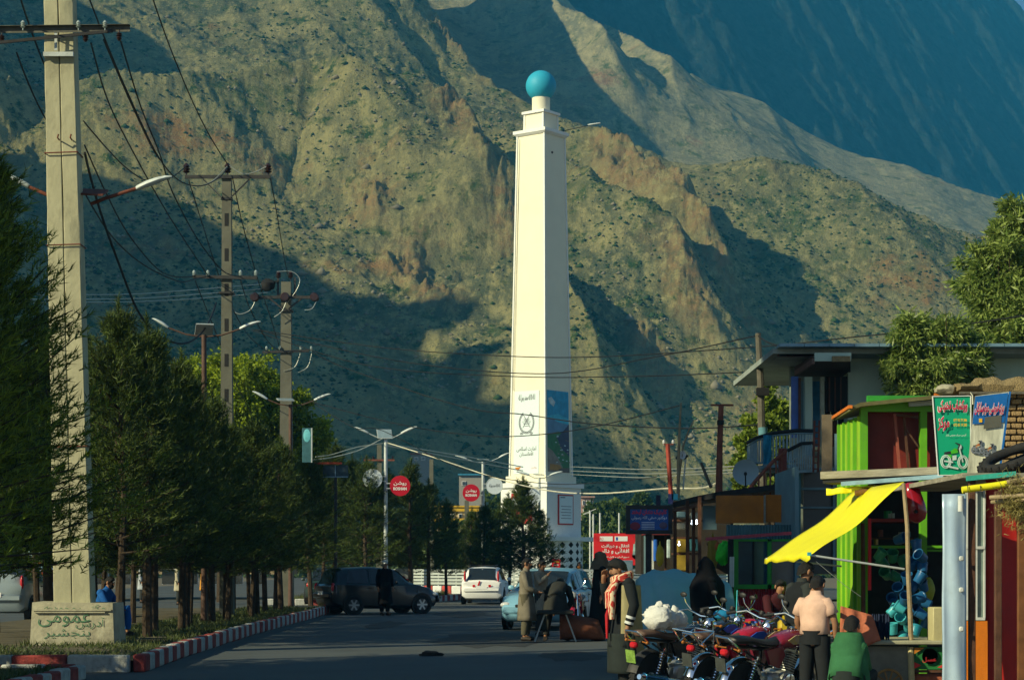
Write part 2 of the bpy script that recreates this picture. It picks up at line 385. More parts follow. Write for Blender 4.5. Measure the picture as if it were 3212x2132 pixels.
def near_h(X, Y):
    z = plane(X, Y)
    # side of the polyline: points run downhill, so + is the camera's left when walking down towards it
    S = [
         ([(-200, 290), (100, 375), (300, 425), (560, 455), (830, 440), (1000, 450), (1150, 560), (1330, 720), (1420, 900)], 26, 34, 40, 1.2),
         ([(650, -150), (930, -10), (1150, 110), (1400, 285)], 15, 12, 70, 1.0),
         ([(950, -300), (1120, -60), (1230, 80), (1330, 200)], 24, 30, 60, 1.2),
         ([(1010, 380), (1230, 500), (1370, 590), (1500, 700), (1570, 830), (1600, 900)], 26, 25, 46, 1.05),
         ([(1560, 300), (1700, 480), (1850, 590), (2010, 700), (2120, 780), (2210, 880), (2330, 990), (2450, 1120)], 25, 23, 50, 1.05),
         ([(1560, 640), (1760, 760), (1900, 860), (2060, 960), (2200, 1090), (2330, 1250)], 25, 22, 46, 1.05),
         ([(2050, 480), (2400, 620), (2700, 760), (2880, 900), (3000, 1080)], 20, 70, 50, 1.2),
         ([(1560, 880), (1700, 1010), (1830, 1200), (1980, 1400)], 22, 20, 36, 1.1)]
    # unseen spur added at the left, shaped to shade the upper left slope
    ed = [(60, -420), (230, -180), (350, 0), (480, 100), (600, 215), (690, 335)]; pts = []; hs = []
    for q in ed:
        x, y = MP(*q); t = 125.0; x2, y2 = x - SD.x * t, y - SD.y * t; pts.append((x2, y2)); hs.append(plane(x, y) - SD.z * t - plane(x2, y2))
    d, s_, a = polydist(X, Y, pts); hh = np.interp(a, np.linspace(0, 1, len(pts)), hs) * np.clip(a / .2, 0, 1)
    z = z + hh * np.clip(1 - d / 52, 0, 1)
    for pts, A, wr, wl, p in S: z = z + spur(X, Y, pts, A, wr, wl, p)
    # loose relief: gullies running down the fall line, lumps, rock
    a0, a1 = MP(930, -10), MP(1400, 285); L = math.hypot(a1[0] - a0[0], a1[1] - a0[1]); dx, dy = (a1[0] - a0[0]) / L, (a1[1] - a0[1]) / L
    al, ac = X * dx + Y * dy, X * dy - Y * dx
    g = fbm(ac * .035 + .3 * fbm(al * .01, ac * .01, 2), al * .006, 4, .5, True) - .55
    z = z + 4.0 * g + 3.5 * fbm(X * .012, Y * .009, 3) + 1.4 * (fbm(ac * .12, al * .03, 3, .5, True) - .5)
    rock = np.clip(fbm(X * .011 + 3, Y * .009 + 1, 3) * 2.6 - .25, 0, 1)
    z = z + rock * (5.0 * (fbm(X * .06, Y * .045, 6, .6, True) - .5)) + .9 * fbm(X * .16, Y * .12, 5, .7)
    return z
Zb = near_h(Xg, Yg); OUTM = np.clip(spots(PXg, PY, OUT) * 1.5 + .9 * fbm(Xg * .05, Yg * .04, 4) - .35, 0, 1); LAWNM = np.clip(spots(PXg, PY, LAWN) + .9 * fbm(Xg * .04 + 9, Yg * .03, 5, .6) - .25, 0, 1); Zb = Zb + OUTM * (7.5 * (fbm(Xg * .085 + 4, Yg * .06, 6, .6, True) - .35))
# the crest of the near slope, seen against the hill behind
cr = [(1180, -140), (1280, -30), (1440, 150), (1560, 250), (1720, 330), (1900, 395), (2120, 478), (2300, 530), (2480, 575), (2700, 625), (2900, 682), (3140, 722), (3600, 800)]
cw = [MP(*q) for q in cr]; cxs = np.array([c[0] for c in cw]); cys = np.array([c[1] for c in cw])
YC = np.interp(Xg, cxs, cys, left=1400, right=cys[-1]) + 5 * fbm(Xg * .05, Xg * 0 + 2, 3)
ZC = plane(Xg, YC) + 1.5 * fbm(Xg * .08, Yg * 0, 3)
cap = ZC - .8 * (Yg - YC)
h_ = np.clip(.5 + .5 * (cap - Zb) / 6, 0, 1); Zs = cap * (1 - h_) + Zb * h_ - 6 * h_ * (1 - h_)
Zs = np.where(Yg < 425, Zs * np.clip((Yg - 385) / 40, 0, 1), Zs) - 1.5
mo = terrain('mountain_slope', Xg, Yg, Zs, m_near)
for nm_, ar in (('outcrop', OUTM), ('lawn', LAWNM)): at_ = mo.data.attributes.new(nm_, 'FLOAT', 'POINT'); at_.data.foreach_set('value', ar.ravel().astype(np.float32))

# shrubs scattered over the slope (nobody could count them)
rs = np.random.RandomState(3); N = 30000
sp = rs.uniform(-350, 3500, N); sy = rs.uniform(30, 1560, N)
sYY = YF(sy, sp); sXX = (sp - CX) / F * sYY
den = fbm(sXX * .02 + 5, sYY * .02, 4) + .28 * np.exp(-((sp - 2350) / 520) ** 2) * np.exp(-((sy - 850) / 260) ** 2) * 2
keep = (rs.uniform(-.35, .35, N) < den) & (sYY < np.interp(sXX, cxs, cys, left=1400, right=cys[-1]) - 6)
sXX, sYY = sXX[keep], sYY[keep]; N = len(sXX); zz = near_h(sXX, sYY) - 1.5
rad = rs.uniform(.25, .75, N) * (1 + .9 * (rs.rand(N) > .93))
ico = np.array([(0, 0, -.4), (1, 0, 0), (0, 1, 0), (-1, 0, 0), (0, -1, 0), (0, 0, .8)]); icf = np.array([(1, 2, 5), (2, 3, 5), (3, 4, 5), (4, 1, 5), (2, 1, 0), (3, 2, 0), (4, 3, 0), (1, 4, 0)])
V = ico[None] * rad[:, None, None] * rs.uniform(.7, 1.3, (N, 6, 1)) + np.stack([sXX, sYY, zz + .1], -1)[:, None]
Fc = icf[None] + (np.arange(N) * 6)[:, None, None]
soup('hillside_shrubs', V.reshape(-1, 3), Fc.reshape(-1, 3), mat('shrub_green', (.035, .07, .018), .9, var=.5, scale=.05, bump=0))
# boulders
N = 9000; sp = rs.uniform(-350, 3500, N); sy = rs.uniform(20, 1500, N); sYY = YF(sy, sp); sXX = (sp - CX) / F * sYY
keep = (fbm(sXX * .012 + 3, sYY * .012, 3) * 2.2 + .2 > rs.uniform(-.1, .8, N)) & (sYY < np.interp(sXX, cxs, cys, left=1400, right=cys[-1]) - 4)
sXX, sYY = sXX[keep], sYY[keep]; N = len(sXX); rad = rs.uniform(.3, .9, N) * (1 + 1.6 * (rs.rand(N) > .97))
V = ico[None] * rad[:, None, None] * rs.uniform(.6, 1.3, (N, 6, 3)) + np.stack([sXX, sYY, near_h(sXX, sYY) - 1.4], -1)[:, None]
Fc = icf[None] + (np.arange(N) * 6)[:, None, None]
soup('hillside_boulders', V.reshape(-1, 3), Fc.reshape(-1, 3), mat('boulder', (.24, .21, .14), .9, var=.5, scale=.05, bump=0))

# hill behind
YH = 1400.0
sk = [(700, -560), (1200, -220), (1480, 0), (1600, 72), (1750, 135), (1900, 180), (2020, 215), (2130, 240), (2220, 262), (2330, 295), (2400, 325), (2450, 370), (2520, 415), (2640, 475), (2720, 503), (2830, 522), (2930, 560), (3050, 605), (3160, 645), (3350, 720), (3700, 800)]
pxs2 = np.linspace(900, 3700, 560); yy = np.linspace(820, 1600, 260)
U2, Y2 = np.meshgrid((pxs2 - CX) / F, yy); X2 = U2 * Y2
skx = np.array([(q[0] - CX) / F * YH for q in sk]); skz = np.array([GZ(q[1], YH) for q in sk])
zc2 = np.interp(X2, skx, skz)
Z2 = zc2 - .42 * (YH - Y2) * (Y2 < YH) - .5 * (Y2 - YH) * (Y2 >= YH)
def H2(px, py):
    # point on the hill's plane that shows at (px, py)
    u = (px - CX) / F
    for y in np.linspace(1395, 830, 200):
        if np.interp(u * y, skx, skz) - .42 * (YH - y) <= EYE + (HZ - py) / F * y: return (u * y, y)
    return (u * 830, 830)
for pts, A, w1, w2 in (([(1590, 78), (1690, 190), (1800, 290), (1950, 400), (2080, 470)], 48, 42, 75), ([(1800, 160), (1960, 270), (2080, 370), (2200, 500)], 34, 40, 70),
                       ([(1440, -60), (1520, 60), (1600, 190)], 50, 60, 60), ([(2120, 245), (2250, 400), (2400, 540)], 16, 50, 60)):
    d, s, a = polydist(X2 + 10 * fbm(X2 * .02, Y2 * .02, 3), Y2, [H2(*q) for q in pts]); w = np.where(s > 0, w2, w1); e = np.clip(a / .2, 0, 1) * np.clip((1 - a) / .3, 0, 1)
    Z2 = Z2 + A * e * np.clip(1 - d / w, 0, 1) ** 1.2
rk = np.clip(fbm(X2 * .008 + 1, Y2 * .008, 3) * 2 + .1, 0, 1)
Z2 = Z2 + 7 * fbm(X2 * .009, Y2 * .007, 4, .45) + rk * 3 * (fbm(X2 * .05, Y2 * .05, 5, .55, True) - .5)
terrain('hill_behind', X2, Y2, Z2, m_mid)

# far mountain: tilted to graze the sun, its shade also put into dark colours
def far(name, Ya, Yb, xr, zr, gx, gy, cap, nx, ny, amp):
    px3 = np.linspace(300, 4100, nx); y3 = np.linspace(Ya, Yb, ny); U3, Y3 = np.meshgrid((px3 - CX) / F, y3); X3 = U3 * Y3
    Z3 = zr + gx * (X3 - xr) + gy * (Y3 - Yb)
    Z3 = np.minimum(Z3, cap + .1 * (X3 - xr) * 0)
    Z3 = Z3 + amp * (fbm(X3 * .004 + .002 * Y3, Y3 * .002, 6, .55, True) - .5) + amp * .35 * fbm(X3 * .02, Y3 * .01, 5, .6, True)
    Z3[-1] -= 300
    terrain(name, X3, Y3, Z3, m_far)
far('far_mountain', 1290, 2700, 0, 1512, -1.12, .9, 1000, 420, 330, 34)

# unseen ridge added at left, its outline shaped to shade the slope's foot
edge = [(-300, 330), (-100, 440), (120, 470), (330, 520), (620, 590), (820, 690), (1010, 770), (1200, 900), (1370, 1010), (1480, 1130), (1620, 1230), (1780, 1010), (1890, 1130), (1960, 1290), (2060, 1410), (2300, 1560)]
prof = []
for px, py in edge:
    x, y = MP(px, py); z = plane(x, y); t = (x + 330) / SD.x; prof.append((y - SD.y * t, z - SD.z * t))
prof.sort(); pyv = np.array([p[0] for p in prof]); pzv = np.array([p[1] for p in prof])
ys = np.linspace(0, pyv.max() + 60, 240); xs = np.linspace(-140, 140, 60)
XX, YY = np.meshgrid(xs, ys); zc = np.interp(YY, pyv, pzv, left=pzv[0] * .7)
zc = np.where(YY < pyv.min(), zc * np.clip((YY - 20) / max(pyv.min() - 20, 1), 0, 1) ** .5, zc)
zc = zc * np.clip((pyv.max() + 60 - YY) / 50, 0, 1)
ZZ = zc * (1 - np.abs(XX / 140)) + 2.5 * fbm(XX * .03, YY * .03, 4) * (np.abs(XX) > 12)
terrain('added_shade_ridge', XX - 330 - 0, YY, ZZ - 4, m_near)

# haze between here and the far mountains
hz = MB(); hz.box((0, 1900, 540), (4400, 4300, 1090)); ho = hz.build('haze', [], smooth=0); ho['kind'] = 'stuff'
hm = bpy.data.materials.new('haze_air'); hm.use_nodes = True; t = hm.node_tree; t.nodes.remove(t.nodes['Principled BSDF'])
pv = t.nodes.new('ShaderNodeVolumePrincipled'); pv.inputs['Density'].default_value = .00024; pv.inputs['Color'].default_value = (.05, .50, 1.0, 1)
pv.inputs['Anisotropy'].default_value = 0.0
t.links.new(pv.outputs[0], t.nodes['Material Output'].inputs['Volume']); ho.data.materials.append(hm)
# ================================================================ GROUND
def sheet(name, poly, z, m, kind='structure'):
    b = MB(); b.add([(x, y, z) for x, y in poly], [tuple(range(len(poly)))]); o = b.build(name, m, smooth=0); o['kind'] = kind; return o
M_dust = mat('dusty_ground', (.17, .145, .10), .95, var=.3, scale=.8, bump=.5, dirt=.3)
M_asph = mat('asphalt', (.078, .088, .088), .78, var=.22, scale=.35, bump=.6, detail=9, dirt=.25, bdist=.01)
M_asph2 = mat('asphalt_patch', (.04, .043, .043), .8, var=.2, scale=1.5, bump=.5)
M_conc = mat('concrete', (.38, .355, .25), .85, var=.22, scale=3.0, bump=.5, dirt=.8)
M_dark = mat('soot_black', (.012, .012, .012), .7, var=.2, bump=0)
sheet('ground', [(-600, -80), (600, -80), (600, 395), (-600, 395)], -.10, M_dust)
sheet('road', [(-26, -30), (2.9, -30), (3.2, 80), (22, 98), (22, 240), (-26, 240)], 0.0, M_asph)
# worn patches and a long seam in the asphalt
rg = random.Random(5)
for cx_, cy_, w_, l_ in ((-.5, 42, 2.6, 9), (-3.3, 52, 1.0, 7), (1.0, 34, 1.2, 4), (-1.5, 63, 1.8, 8)):
    pts = [(cx_ + w_ * math.cos(a) * rg.uniform(.7, 1.15) * .5, cy_ + l_ * math.sin(a) * rg.uniform(.7, 1.15) * .5) for a in [i * math.tau / 18 for i in range(18)]]
    sheet('road_patch', pts, .004, M_asph2)
sheet('road_seam', [(-4.8, 26.6), (2.6, 26.9), (2.6, 26.95), (-4.8, 26.66)], .008, mat('joint_fill', (.02, .02, .02), .9, bump=0))
sheet('pavement', [(2.2, 5), (30, 5), (30, 62), (2.9, 62)], -.06, M_dust)
# a scrap lying on the road
b = MB(); rg = random.Random(2); b.ball((0, 0, .03), (.17, .08, .06), 10, 6, .25, rg); b.ball((.14, .03, .02), (.08, .06, .04), 8, 5, .3, rg)
o = b.build('road_scrap', M_dark); o.location = (GX(1350, GY(2056)), GY(2056), 0); tag(o, 'small dark scrap of rag lying alone on the asphalt', 'rag')

# ---------------------------------------------------------------- medians and kerbs
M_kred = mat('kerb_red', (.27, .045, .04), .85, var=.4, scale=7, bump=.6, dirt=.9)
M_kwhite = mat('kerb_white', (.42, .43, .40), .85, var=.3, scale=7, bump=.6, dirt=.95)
M_grass = leafmat('grass_blade', (.035, .06, .012), (.10, .12, .03), .2)
M_soil = mat('median_soil', (.10, .085, .05), .95, var=.4, scale=1.5, bump=.8)
def kerb(name, path, h=.25, w=.18, L=.55, first=0, Ls=None):
    root = bpy.data.objects.new(name, None); C.objects.link(root); root['kind'] = 'structure'; root.location = (path[0][0], path[0][1], 0)
    seg = []; rg = random.Random(len(path) * 7 + int(path[0][1])); cache = {}
    pts = [Vector((*p, 0)) for p in path]; i = 0; pos = 0.0; k = first; cur = pts[0].copy(); t = 0
    lens = [(pts[j + 1] - pts[j]).length for j in range(len(pts) - 1)]; tot = sum(lens); s = 0
    def at(s):
        for j, l in enumerate(lens):
            if s <= l or j == len(lens) - 1: d = (pts[j + 1] - pts[j]).normalized(); return pts[j] + d * s, d
            s -= l
    q = 0
    while s < tot - .02:
        l = (Ls[q] if Ls and q < len(Ls) else L); q += 1; l = min(l, tot - s); p0, d0 = at(s + l / 2)
        key = round(l, 2)
        if key not in cache:
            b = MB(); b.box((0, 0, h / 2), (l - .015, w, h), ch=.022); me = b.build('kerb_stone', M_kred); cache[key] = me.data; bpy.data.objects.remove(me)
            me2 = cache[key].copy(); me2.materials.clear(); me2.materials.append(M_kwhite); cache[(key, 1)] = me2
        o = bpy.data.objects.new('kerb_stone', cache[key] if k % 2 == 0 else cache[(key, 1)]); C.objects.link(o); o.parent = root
        o.location = p0 - Vector((path[0][0], path[0][1], 0)) + Vector((rg.uniform(-.008, .008), rg.uniform(-.008, .008), rg.uniform(-.015, .01)))
        o.rotation_euler = (rg.uniform(-.02, .02), rg.uniform(-.012, .012), math.atan2(d0.y, d0.x)); k += 1; s += l
    return root
KX0 = -5.95
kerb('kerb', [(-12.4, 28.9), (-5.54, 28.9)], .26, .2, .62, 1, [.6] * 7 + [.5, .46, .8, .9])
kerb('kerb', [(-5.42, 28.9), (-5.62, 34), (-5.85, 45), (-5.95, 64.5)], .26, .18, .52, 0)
sheet('median_bed', [(-12.4, 28.98), (-5.5, 28.98), (-5.7, 34), (-5.95, 45), (-6.05, 64.4), (-12.4, 64.4)], .17, M_soil)
# nearer island whose kerb shows at the bottom left
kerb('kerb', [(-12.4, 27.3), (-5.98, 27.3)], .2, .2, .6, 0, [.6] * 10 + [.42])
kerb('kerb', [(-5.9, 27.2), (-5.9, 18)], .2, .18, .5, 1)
sheet('median_bed', [(-12.4, 18), (-5.99, 18), (-5.99, 27.2), (-12.4, 27.2)], .15, M_soil)
# far median and the splitter in front of the roundabout
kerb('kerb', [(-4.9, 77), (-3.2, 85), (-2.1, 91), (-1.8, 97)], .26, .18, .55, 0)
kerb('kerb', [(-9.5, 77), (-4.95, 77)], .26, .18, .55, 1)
sheet('median_bed', [(-9.5, 77.1), (-5.0, 77.1), (-3.3, 85), (-2.2, 91), (-1.9, 97), (-9.5, 97)], .17, M_soil)
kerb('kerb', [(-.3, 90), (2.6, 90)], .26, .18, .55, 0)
sheet('median_bed', [(-.3, 90.1), (2.6, 90.1), (2.6, 99), (-.3, 99)], .17, M_soil)
# grass: on the beds, thicker at the edges
def grass(name, n, area, z, hgt=.12, seed=1):
    r = np.random.RandomState(seed); x0, x1, y0, y1 = area; x = r.uniform(x0, x1, n); y = r.uniform(y0, y1, n)
    k = fbm(x * .8, y * .5, 3) > r.uniform(-.5, .3, n); x, y = x[k], y[k]; n = len(x)
    h = hgt * r.uniform(.4, 1.4, n); a = r.uniform(0, 6.28, n); w = .012; lx, ly = r.normal(0, .05, n), r.normal(0, .05, n)
    V = np.stack([np.stack([x - w * np.cos(a), y - w * np.sin(a), z + 0 * x], -1), np.stack([x + w * np.cos(a), y + w * np.sin(a), z + 0 * x], -1), np.stack([x + lx, y + ly, z + h], -1)], 1)
    soup(name, V.reshape(-1, 3), np.arange(n * 3).reshape(n, 3), M_grass)
grass('grass', 9000, (-12.3, -5.6, 29.1, 34), .17, .06, 1); grass('grass', 30000, (-8.5, -6.1, 34, 64), .17, .09, 2)
grass('grass', 9000, (-12.3, -6.1, 24, 27.1), .15, .08, 3); grass('grass', 9000, (-9, -3, 77.5, 96), .17, .2, 4)

# ================================================================ MONUMENT
OY = 115.0; OK_ = F / OY
M_cream = mat('cream_render', (.80, .76, .58), .8, var=.035, scale=.6, bump=.25, spec=.2, dirt=.10)
M_white = mat('white_render', (.78, .79, .74), .8, var=.05, scale=.8, bump=.25, dirt=.15)
mon = thing('obelisk_monument', 'tall cream four sided obelisk with a turquoise globe on top, on the roundabout', 'monument', (GX(1697, OY), OY, 0), R(-38))
mon.rotation_euler = (0, 0, R(-38))
def lv(py): return (1856 - py) / OK_
def slab(b, z0, z1, s0, s1=None, ch=0):
    s1 = s1 or s0; h0, h1 = s0 / 2, s1 / 2
    b.add([(-h0, -h0, z0), (h0, -h0, z0), (h0, h0, z0), (-h0, h0, z0), (-h1, -h1, z1), (h1, -h1, z1), (h1, h1, z1), (-h1, h1, z1)],
          [(3, 2, 1, 0), (4, 5, 6, 7), (0, 1, 5, 4), (1, 2, 6, 5), (2, 3, 7, 6), (3, 0, 4, 7)])
b = MB(); slab(b, 6.66, lv(432), 2.56, 1.93); b.build('shaft', M_cream, mon, smooth=0)
b = MB()
for sx in (-1, 1):
    for sy in (-1, 1): b.bar((sx * 1.285, sy * 1.285, 6.66), (sx * .97, sy * .97, lv(432)), .09)
b.build('corner_moulding', M_white, mon, smooth=0)
b = MB(); b.bar((-1.03, -1.29, 11.6), (-.79, -.972, lv(440)), .02); b.build('drain_line', mat('grey_line', (.28, .27, .2), .8), mon, smooth=0)
b = MB(); slab(b, lv(432), lv(426), 2.05, 2.3); slab(b, lv(426), lv(416), 2.32); b.build('capital', M_white, mon, smooth=0)
b = MB(); slab(b, lv(416), lv(362), 1.38, 1.36); b.build('upper_block', M_cream, mon, smooth=0)
b = MB()
for sx in (-1, 1):
    for sy in (-1, 1): b.bar((sx * .68, sy * .68, lv(416)), (sx * .67, sy * .67, lv(362)), .1)
b.build('corner_moulding', M_white, mon, smooth=0)
b = MB(); slab(b, lv(362), lv(354), 1.6); b.build('upper_slab', M_white, mon, smooth=0)
b = MB(); b.lathe([(.52, lv(354)), (.52, lv(308))], 28); b.build('neck', M_cream, mon)
b = MB(); b.ball((0, 0, lv(270)), .88, 40, 24)
b.build('globe', mat('turquoise_paint', (.03, .36, .52), .55, var=.06, scale=1.5, bump=.1, spec=.3), mon)
b = MB(); slab(b, lv(1516), 6.66, 2.9); b.build('plinth', M_cream, mon, smooth=0)
b = MB(); slab(b, lv(1531), lv(1516), 3.56); b.build('ledge', M_white, mon, smooth=0)
b = MB(); slab(b, lv(1692), lv(1531), 3.3); b.build('pedestal', M_white, mon, smooth=0)
b = MB(); slab(b, lv(1697), lv(1684), 4.9); b.build('platform', M_white, mon, smooth=0)
# round base pierced with diamonds
b = MB(); rr = 2.4; nA = 24; nZ = 7; zt = lv(1697); zs = zt / nZ
def cpt(a, z): return (rr * math.cos(a), rr * math.sin(a), z)
for i in range(nA):
    a0 = math.tau * i / nA; a1 = math.tau * (i + 1) / nA; am = (a0 + a1) / 2
    for j in range(nZ):
        z0, z1 = j * zs, (j + 1) * zs; zm = (z0 + z1) / 2; dw = (a1 - a0) * .33; dh = zs * .42
        Lp, Rp, Bp, Tp = cpt(am - dw, zm), cpt(am + dw, zm), cpt(am, zm - dh), cpt(am, zm + dh)
        c = [cpt(a0, z0), cpt(am, z0), cpt(a1, z0), cpt(a1, zm), cpt(a1, z1), cpt(am, z1), cpt(a0, z1), cpt(a0, zm), Lp, Bp, Rp, Tp]
        b.add(c, [(0, 1, 9, 8, 7), (1, 2, 3, 10, 9), (3, 4, 5, 11, 10), (5, 6, 7, 8, 11)])
b.build('pierced_drum', M_white, mon, smooth=20)
b = MB(); b.lathe([(2.2, 0), (2.2, zt - .02)], 24); b.build('inner_core', mat('dark_recess', (.05, .04, .035), .9), mon)
# prints on the shaft: banner (left face), landscape (right face), plaques
def hw(z): return 1.28 - (z - 6.66) / (lv(432) - 6.66) * .315
def LF(x, z, o=.02): return (x, -hw(z) - o, z)             # left face (local -y)
def RF(x, z, o=.02): return (hw(z) + o, x, z)              # right face (local +x), x runs away from the corner
M_banner = mat('banner_white', (.66, .76, .76), .6, var=.02, bump=0); M_ink = mat('black_ink', (.02, .02, .025), .6, bump=0)
b = MB(); z0, z1 = 6.78, lv(1230); b.box((0, 0, 0), (.001, .001, .001))
b = MB(); b.add([LF(-1.0, z0, .006), LF(.82, z0, .006), LF(.80, z1, .006), LF(-.96, z1, .006), LF(-1.0, z0, .03), LF(.82, z0, .03), LF(.80, z1, .03), LF(-.96, z1, .03)], [(4, 5, 6, 7), (3, 2, 1, 0), (0, 1, 5, 4), (1, 2, 6, 5), (2, 3, 7, 6), (3, 0, 4, 7)])
ban = b.build('banner', M_banner, mon, smooth=0)
def onL(s, name, z, w, h, x=-.08, m=None, bold=0): return text(s, name, m or M_ink, LF(x, z, .034), (1, 0, 0), (0, .016, 1), w, h, ban, 0, bold, local=True)
onL('لا اله الا الله محمد رسول الله', 'banner_script', lv(1252), 1.2, .42, bold=.02)
onL('امارت اسلامی', 'banner_lettering', lv(1411), 1.42, .30, bold=.01); onL('افغانستان', 'banner_lettering', lv(1427), .98, .28, bold=.01)
M_ink2 = mat('grey_ink', (.10, .11, .12), .6, bump=0)
def ringL(b, cx, cz, r, w, n=36, a0=0, a1=math.tau, sq=1.15):
    for i in range(n):
        g0, g1 = a0 + (a1 - a0) * i / n, a0 + (a1 - a0) * (i + 1) / n
        q = [(cx + (r - w) * math.cos(g0), cz + (r - w) * sq * math.sin(g0)), (cx + r * math.cos(g0), cz + r * sq * math.sin(g0)), (cx + r * math.cos(g1), cz + r * sq * math.sin(g1)), (cx + (r - w) * math.cos(g1), cz + (r - w) * sq * math.sin(g1))]
        b.add([LF(x, z, .036) for x, z in q], [(0, 1, 2, 3)])
b = MB(); ec = lv(1328)
for r_, w_ in ((.56, .025), (.47, .02)): ringL(b, -.08, ec, r_, w_, a0=R(115), a1=R(425))
for i in range(24):
    a = R(125 + 290 * i / 23); c = (-.08 + .515 * math.cos(a), ec + .515 * 1.15 * math.sin(a)); ringL(b, c[0], c[1], .055, .03, 6)
for i in range(-3, 4): b.bar(LF(-.08 + i * .07, ec - .05, .037), LF(-.08 + i * .1, ec + .16 - abs(i) * .03, .037), .018, .004, up=(0, 1, 0))
b.bar(LF(-.3, ec - .08, .037), LF(.14, ec - .08, .037), .03, .004, up=(0, 1, 0)); b.bar(LF(-.24, ec - .2, .037), LF(.08, ec - .2, .037), .03, .004, up=(0, 1, 0))
b.bar(LF(-.35, ec - .3, .037), LF(.15, ec + .45, .037), .03, .004, up=(0, 1, 0)); b.bar(LF(.19, ec - .3, .037), LF(-.31, ec + .45, .037), .03, .004, up=(0, 1, 0))
for x in (-.43, .27): ringL(b, x, lv(1362), .12, .04, 12, sq=.6); ringL(b, x, lv(1362), .05, .03, 8, sq=.8)
for i in range(3): ringL(b, -.08, ec + .3, .1 + .06 * i, .02, 14, R(200), R(340))
b.build('emblem', M_ink2, ban, smooth=0)
b = MB(); b.add([LF(-.92, lv(1467), .036), LF(-.45, lv(1465), .036), LF(-.58, lv(1473), .036), LF(-.68, lv(1478), .036), LF(-.78, lv(1473), .036)], [(0, 1, 2, 3, 4)]); b.build('orange_mark', mat('print_orange', (.55, .2, .02), .6, bump=0), ban, smooth=0)
onL('روشن', 'red_mark', lv(1469), .4, .12, .5, mat('print_red', (.55, .03, .03), .6, bump=0))
# landscape print
b = MB(); zl0, zl1 = lv(1482), lv(1229)
cols = [(.02, .30, .48), (.05, .42, .55), (.10, .22, .34), (.03, .16, .06), (.03, .05, .10), (.22, .19, .15), (.35, .18, .04), (.45, .55, .55), (.12, .10, .08)]
pm = [mat('print_colour_%s' % n, c, .5, var=.25, scale=3, bump=0) for n, c in zip(('sky', 'pale_sky', 'haze', 'fields', 'dark_peak', 'rock', 'ochre', 'cloud', 'earth'), cols)]
X0, X1 = -1.05, 1.02
def RP(b, poly, i, o): b.mat(i).add([RF(X0 + (X1 - X0) * u, zl0 + (zl1 - zl0) * v, o) for u, v in poly], [tuple(range(len(poly)))])
RP(b, [(0, 0), (1, 0), (1, 1), (0, 1)], 0, .010); RP(b, [(0, .5), (1, .52), (1, .66), (.5, .72), (0, .68)], 1, .012)
RP(b, [(0, .45), (1, .45), (1, .60), (.8, .60), (.45, .62), (.2, .66), (0, .64)], 2, .014); RP(b, [(.05, .9), (.2, .92), (.38, .86), (.3, .8), (.12, .84)], 7, .014)
RP(b, [(0, .0), (1, .0), (1, .46), (.5, .5), (0, .46)], 3, .016); RP(b, [(.45, .42), (1, .60), (1, .2), (.85, .24), (.6, .3)], 4, .018)
RP(b, [(0, 0), (.8, 0), (.5, .16), (.22, .26), (0, .3)], 5, .018); RP(b, [(.08, .02), (.7, .02), (.55, .09), (.1, .1)], 6, .020); RP(b, [(.35, 0), (1, 0), (1, .06), (.6, .05)], 8, .022)
rg = random.Random(8)
for i in range(26): u = rg.uniform(.25, .95); v = rg.uniform(.1, .44); RP(b, [(u, v), (u + .08, v), (u + .08, v + .012), (u, v + .012)], rg.choice([7, 5, 8]), .024)
b.build('landscape_print', pm, mon, smooth=0, flip=False)
M_pred = mat('plaque_red', (.42, .03, .03), .6, var=.1, bump=0)
b = MB(); hh = 1.65; za, zb = lv(1646), lv(1552)
b.box((hh + .03, .12, (za + zb) / 2), (.06, 1.45, zb - za), ch=.01); pl = b.build('plaque', M_pred, mon, smooth=0)
b = MB(); b.box((hh + .065, .12, (za + zb) / 2), (.012, 1.28, zb - za - .16)); fc = b.build('plaque_face', M_banner, pl, smooth=0)
b = MB()
for i in range(5): b.box((hh + .074, .12, za + .95 - i * .17 + .1), (.004, 1.0 - (.12 * (i % 2)), .035))
b.box((hh + .074, -.2, zb - .17), (.004, .45, .06)); b.build('plaque_lettering', mat('print_grey', (.15, .17, .2), .6, bump=0), pl, smooth=0)
b = MB(); b.box((.25 - .35, -hh - .03, (za + zb) / 2 + .05), (1.5, .06, 1.75), ch=.01); pl = b.build('plaque', M_pred, mon, smooth=0)
b = MB(); b.box((.05 - .35, -hh - .064, za + 1.25), (.9, .008, .6)); b.build('plaque_face', M_banner, pl, smooth=0)
# floodlight arm on top and small hole
b = MB(); b.tube([(.7, .7, lv(416) + .05), (2.2, 1.6, lv(395))], .02, 6); b.build('floodlight_arm', M_dark, mon)
b = MB(); b.box((2.5, 1.78, lv(391)), (.75, .16, .08), (0, -.12, .55), ch=.03); b.build('floodlight_head', mat('lamp_shell', (.55, .60, .58), .4, bump=0), mon)
b = MB(); b.ball((hw(lv(487)), -.25, lv(487)), .07, 10, 6); b.build('vent_hole', M_dark, mon)
mon.rotation_euler = (0, 0, R(-38))

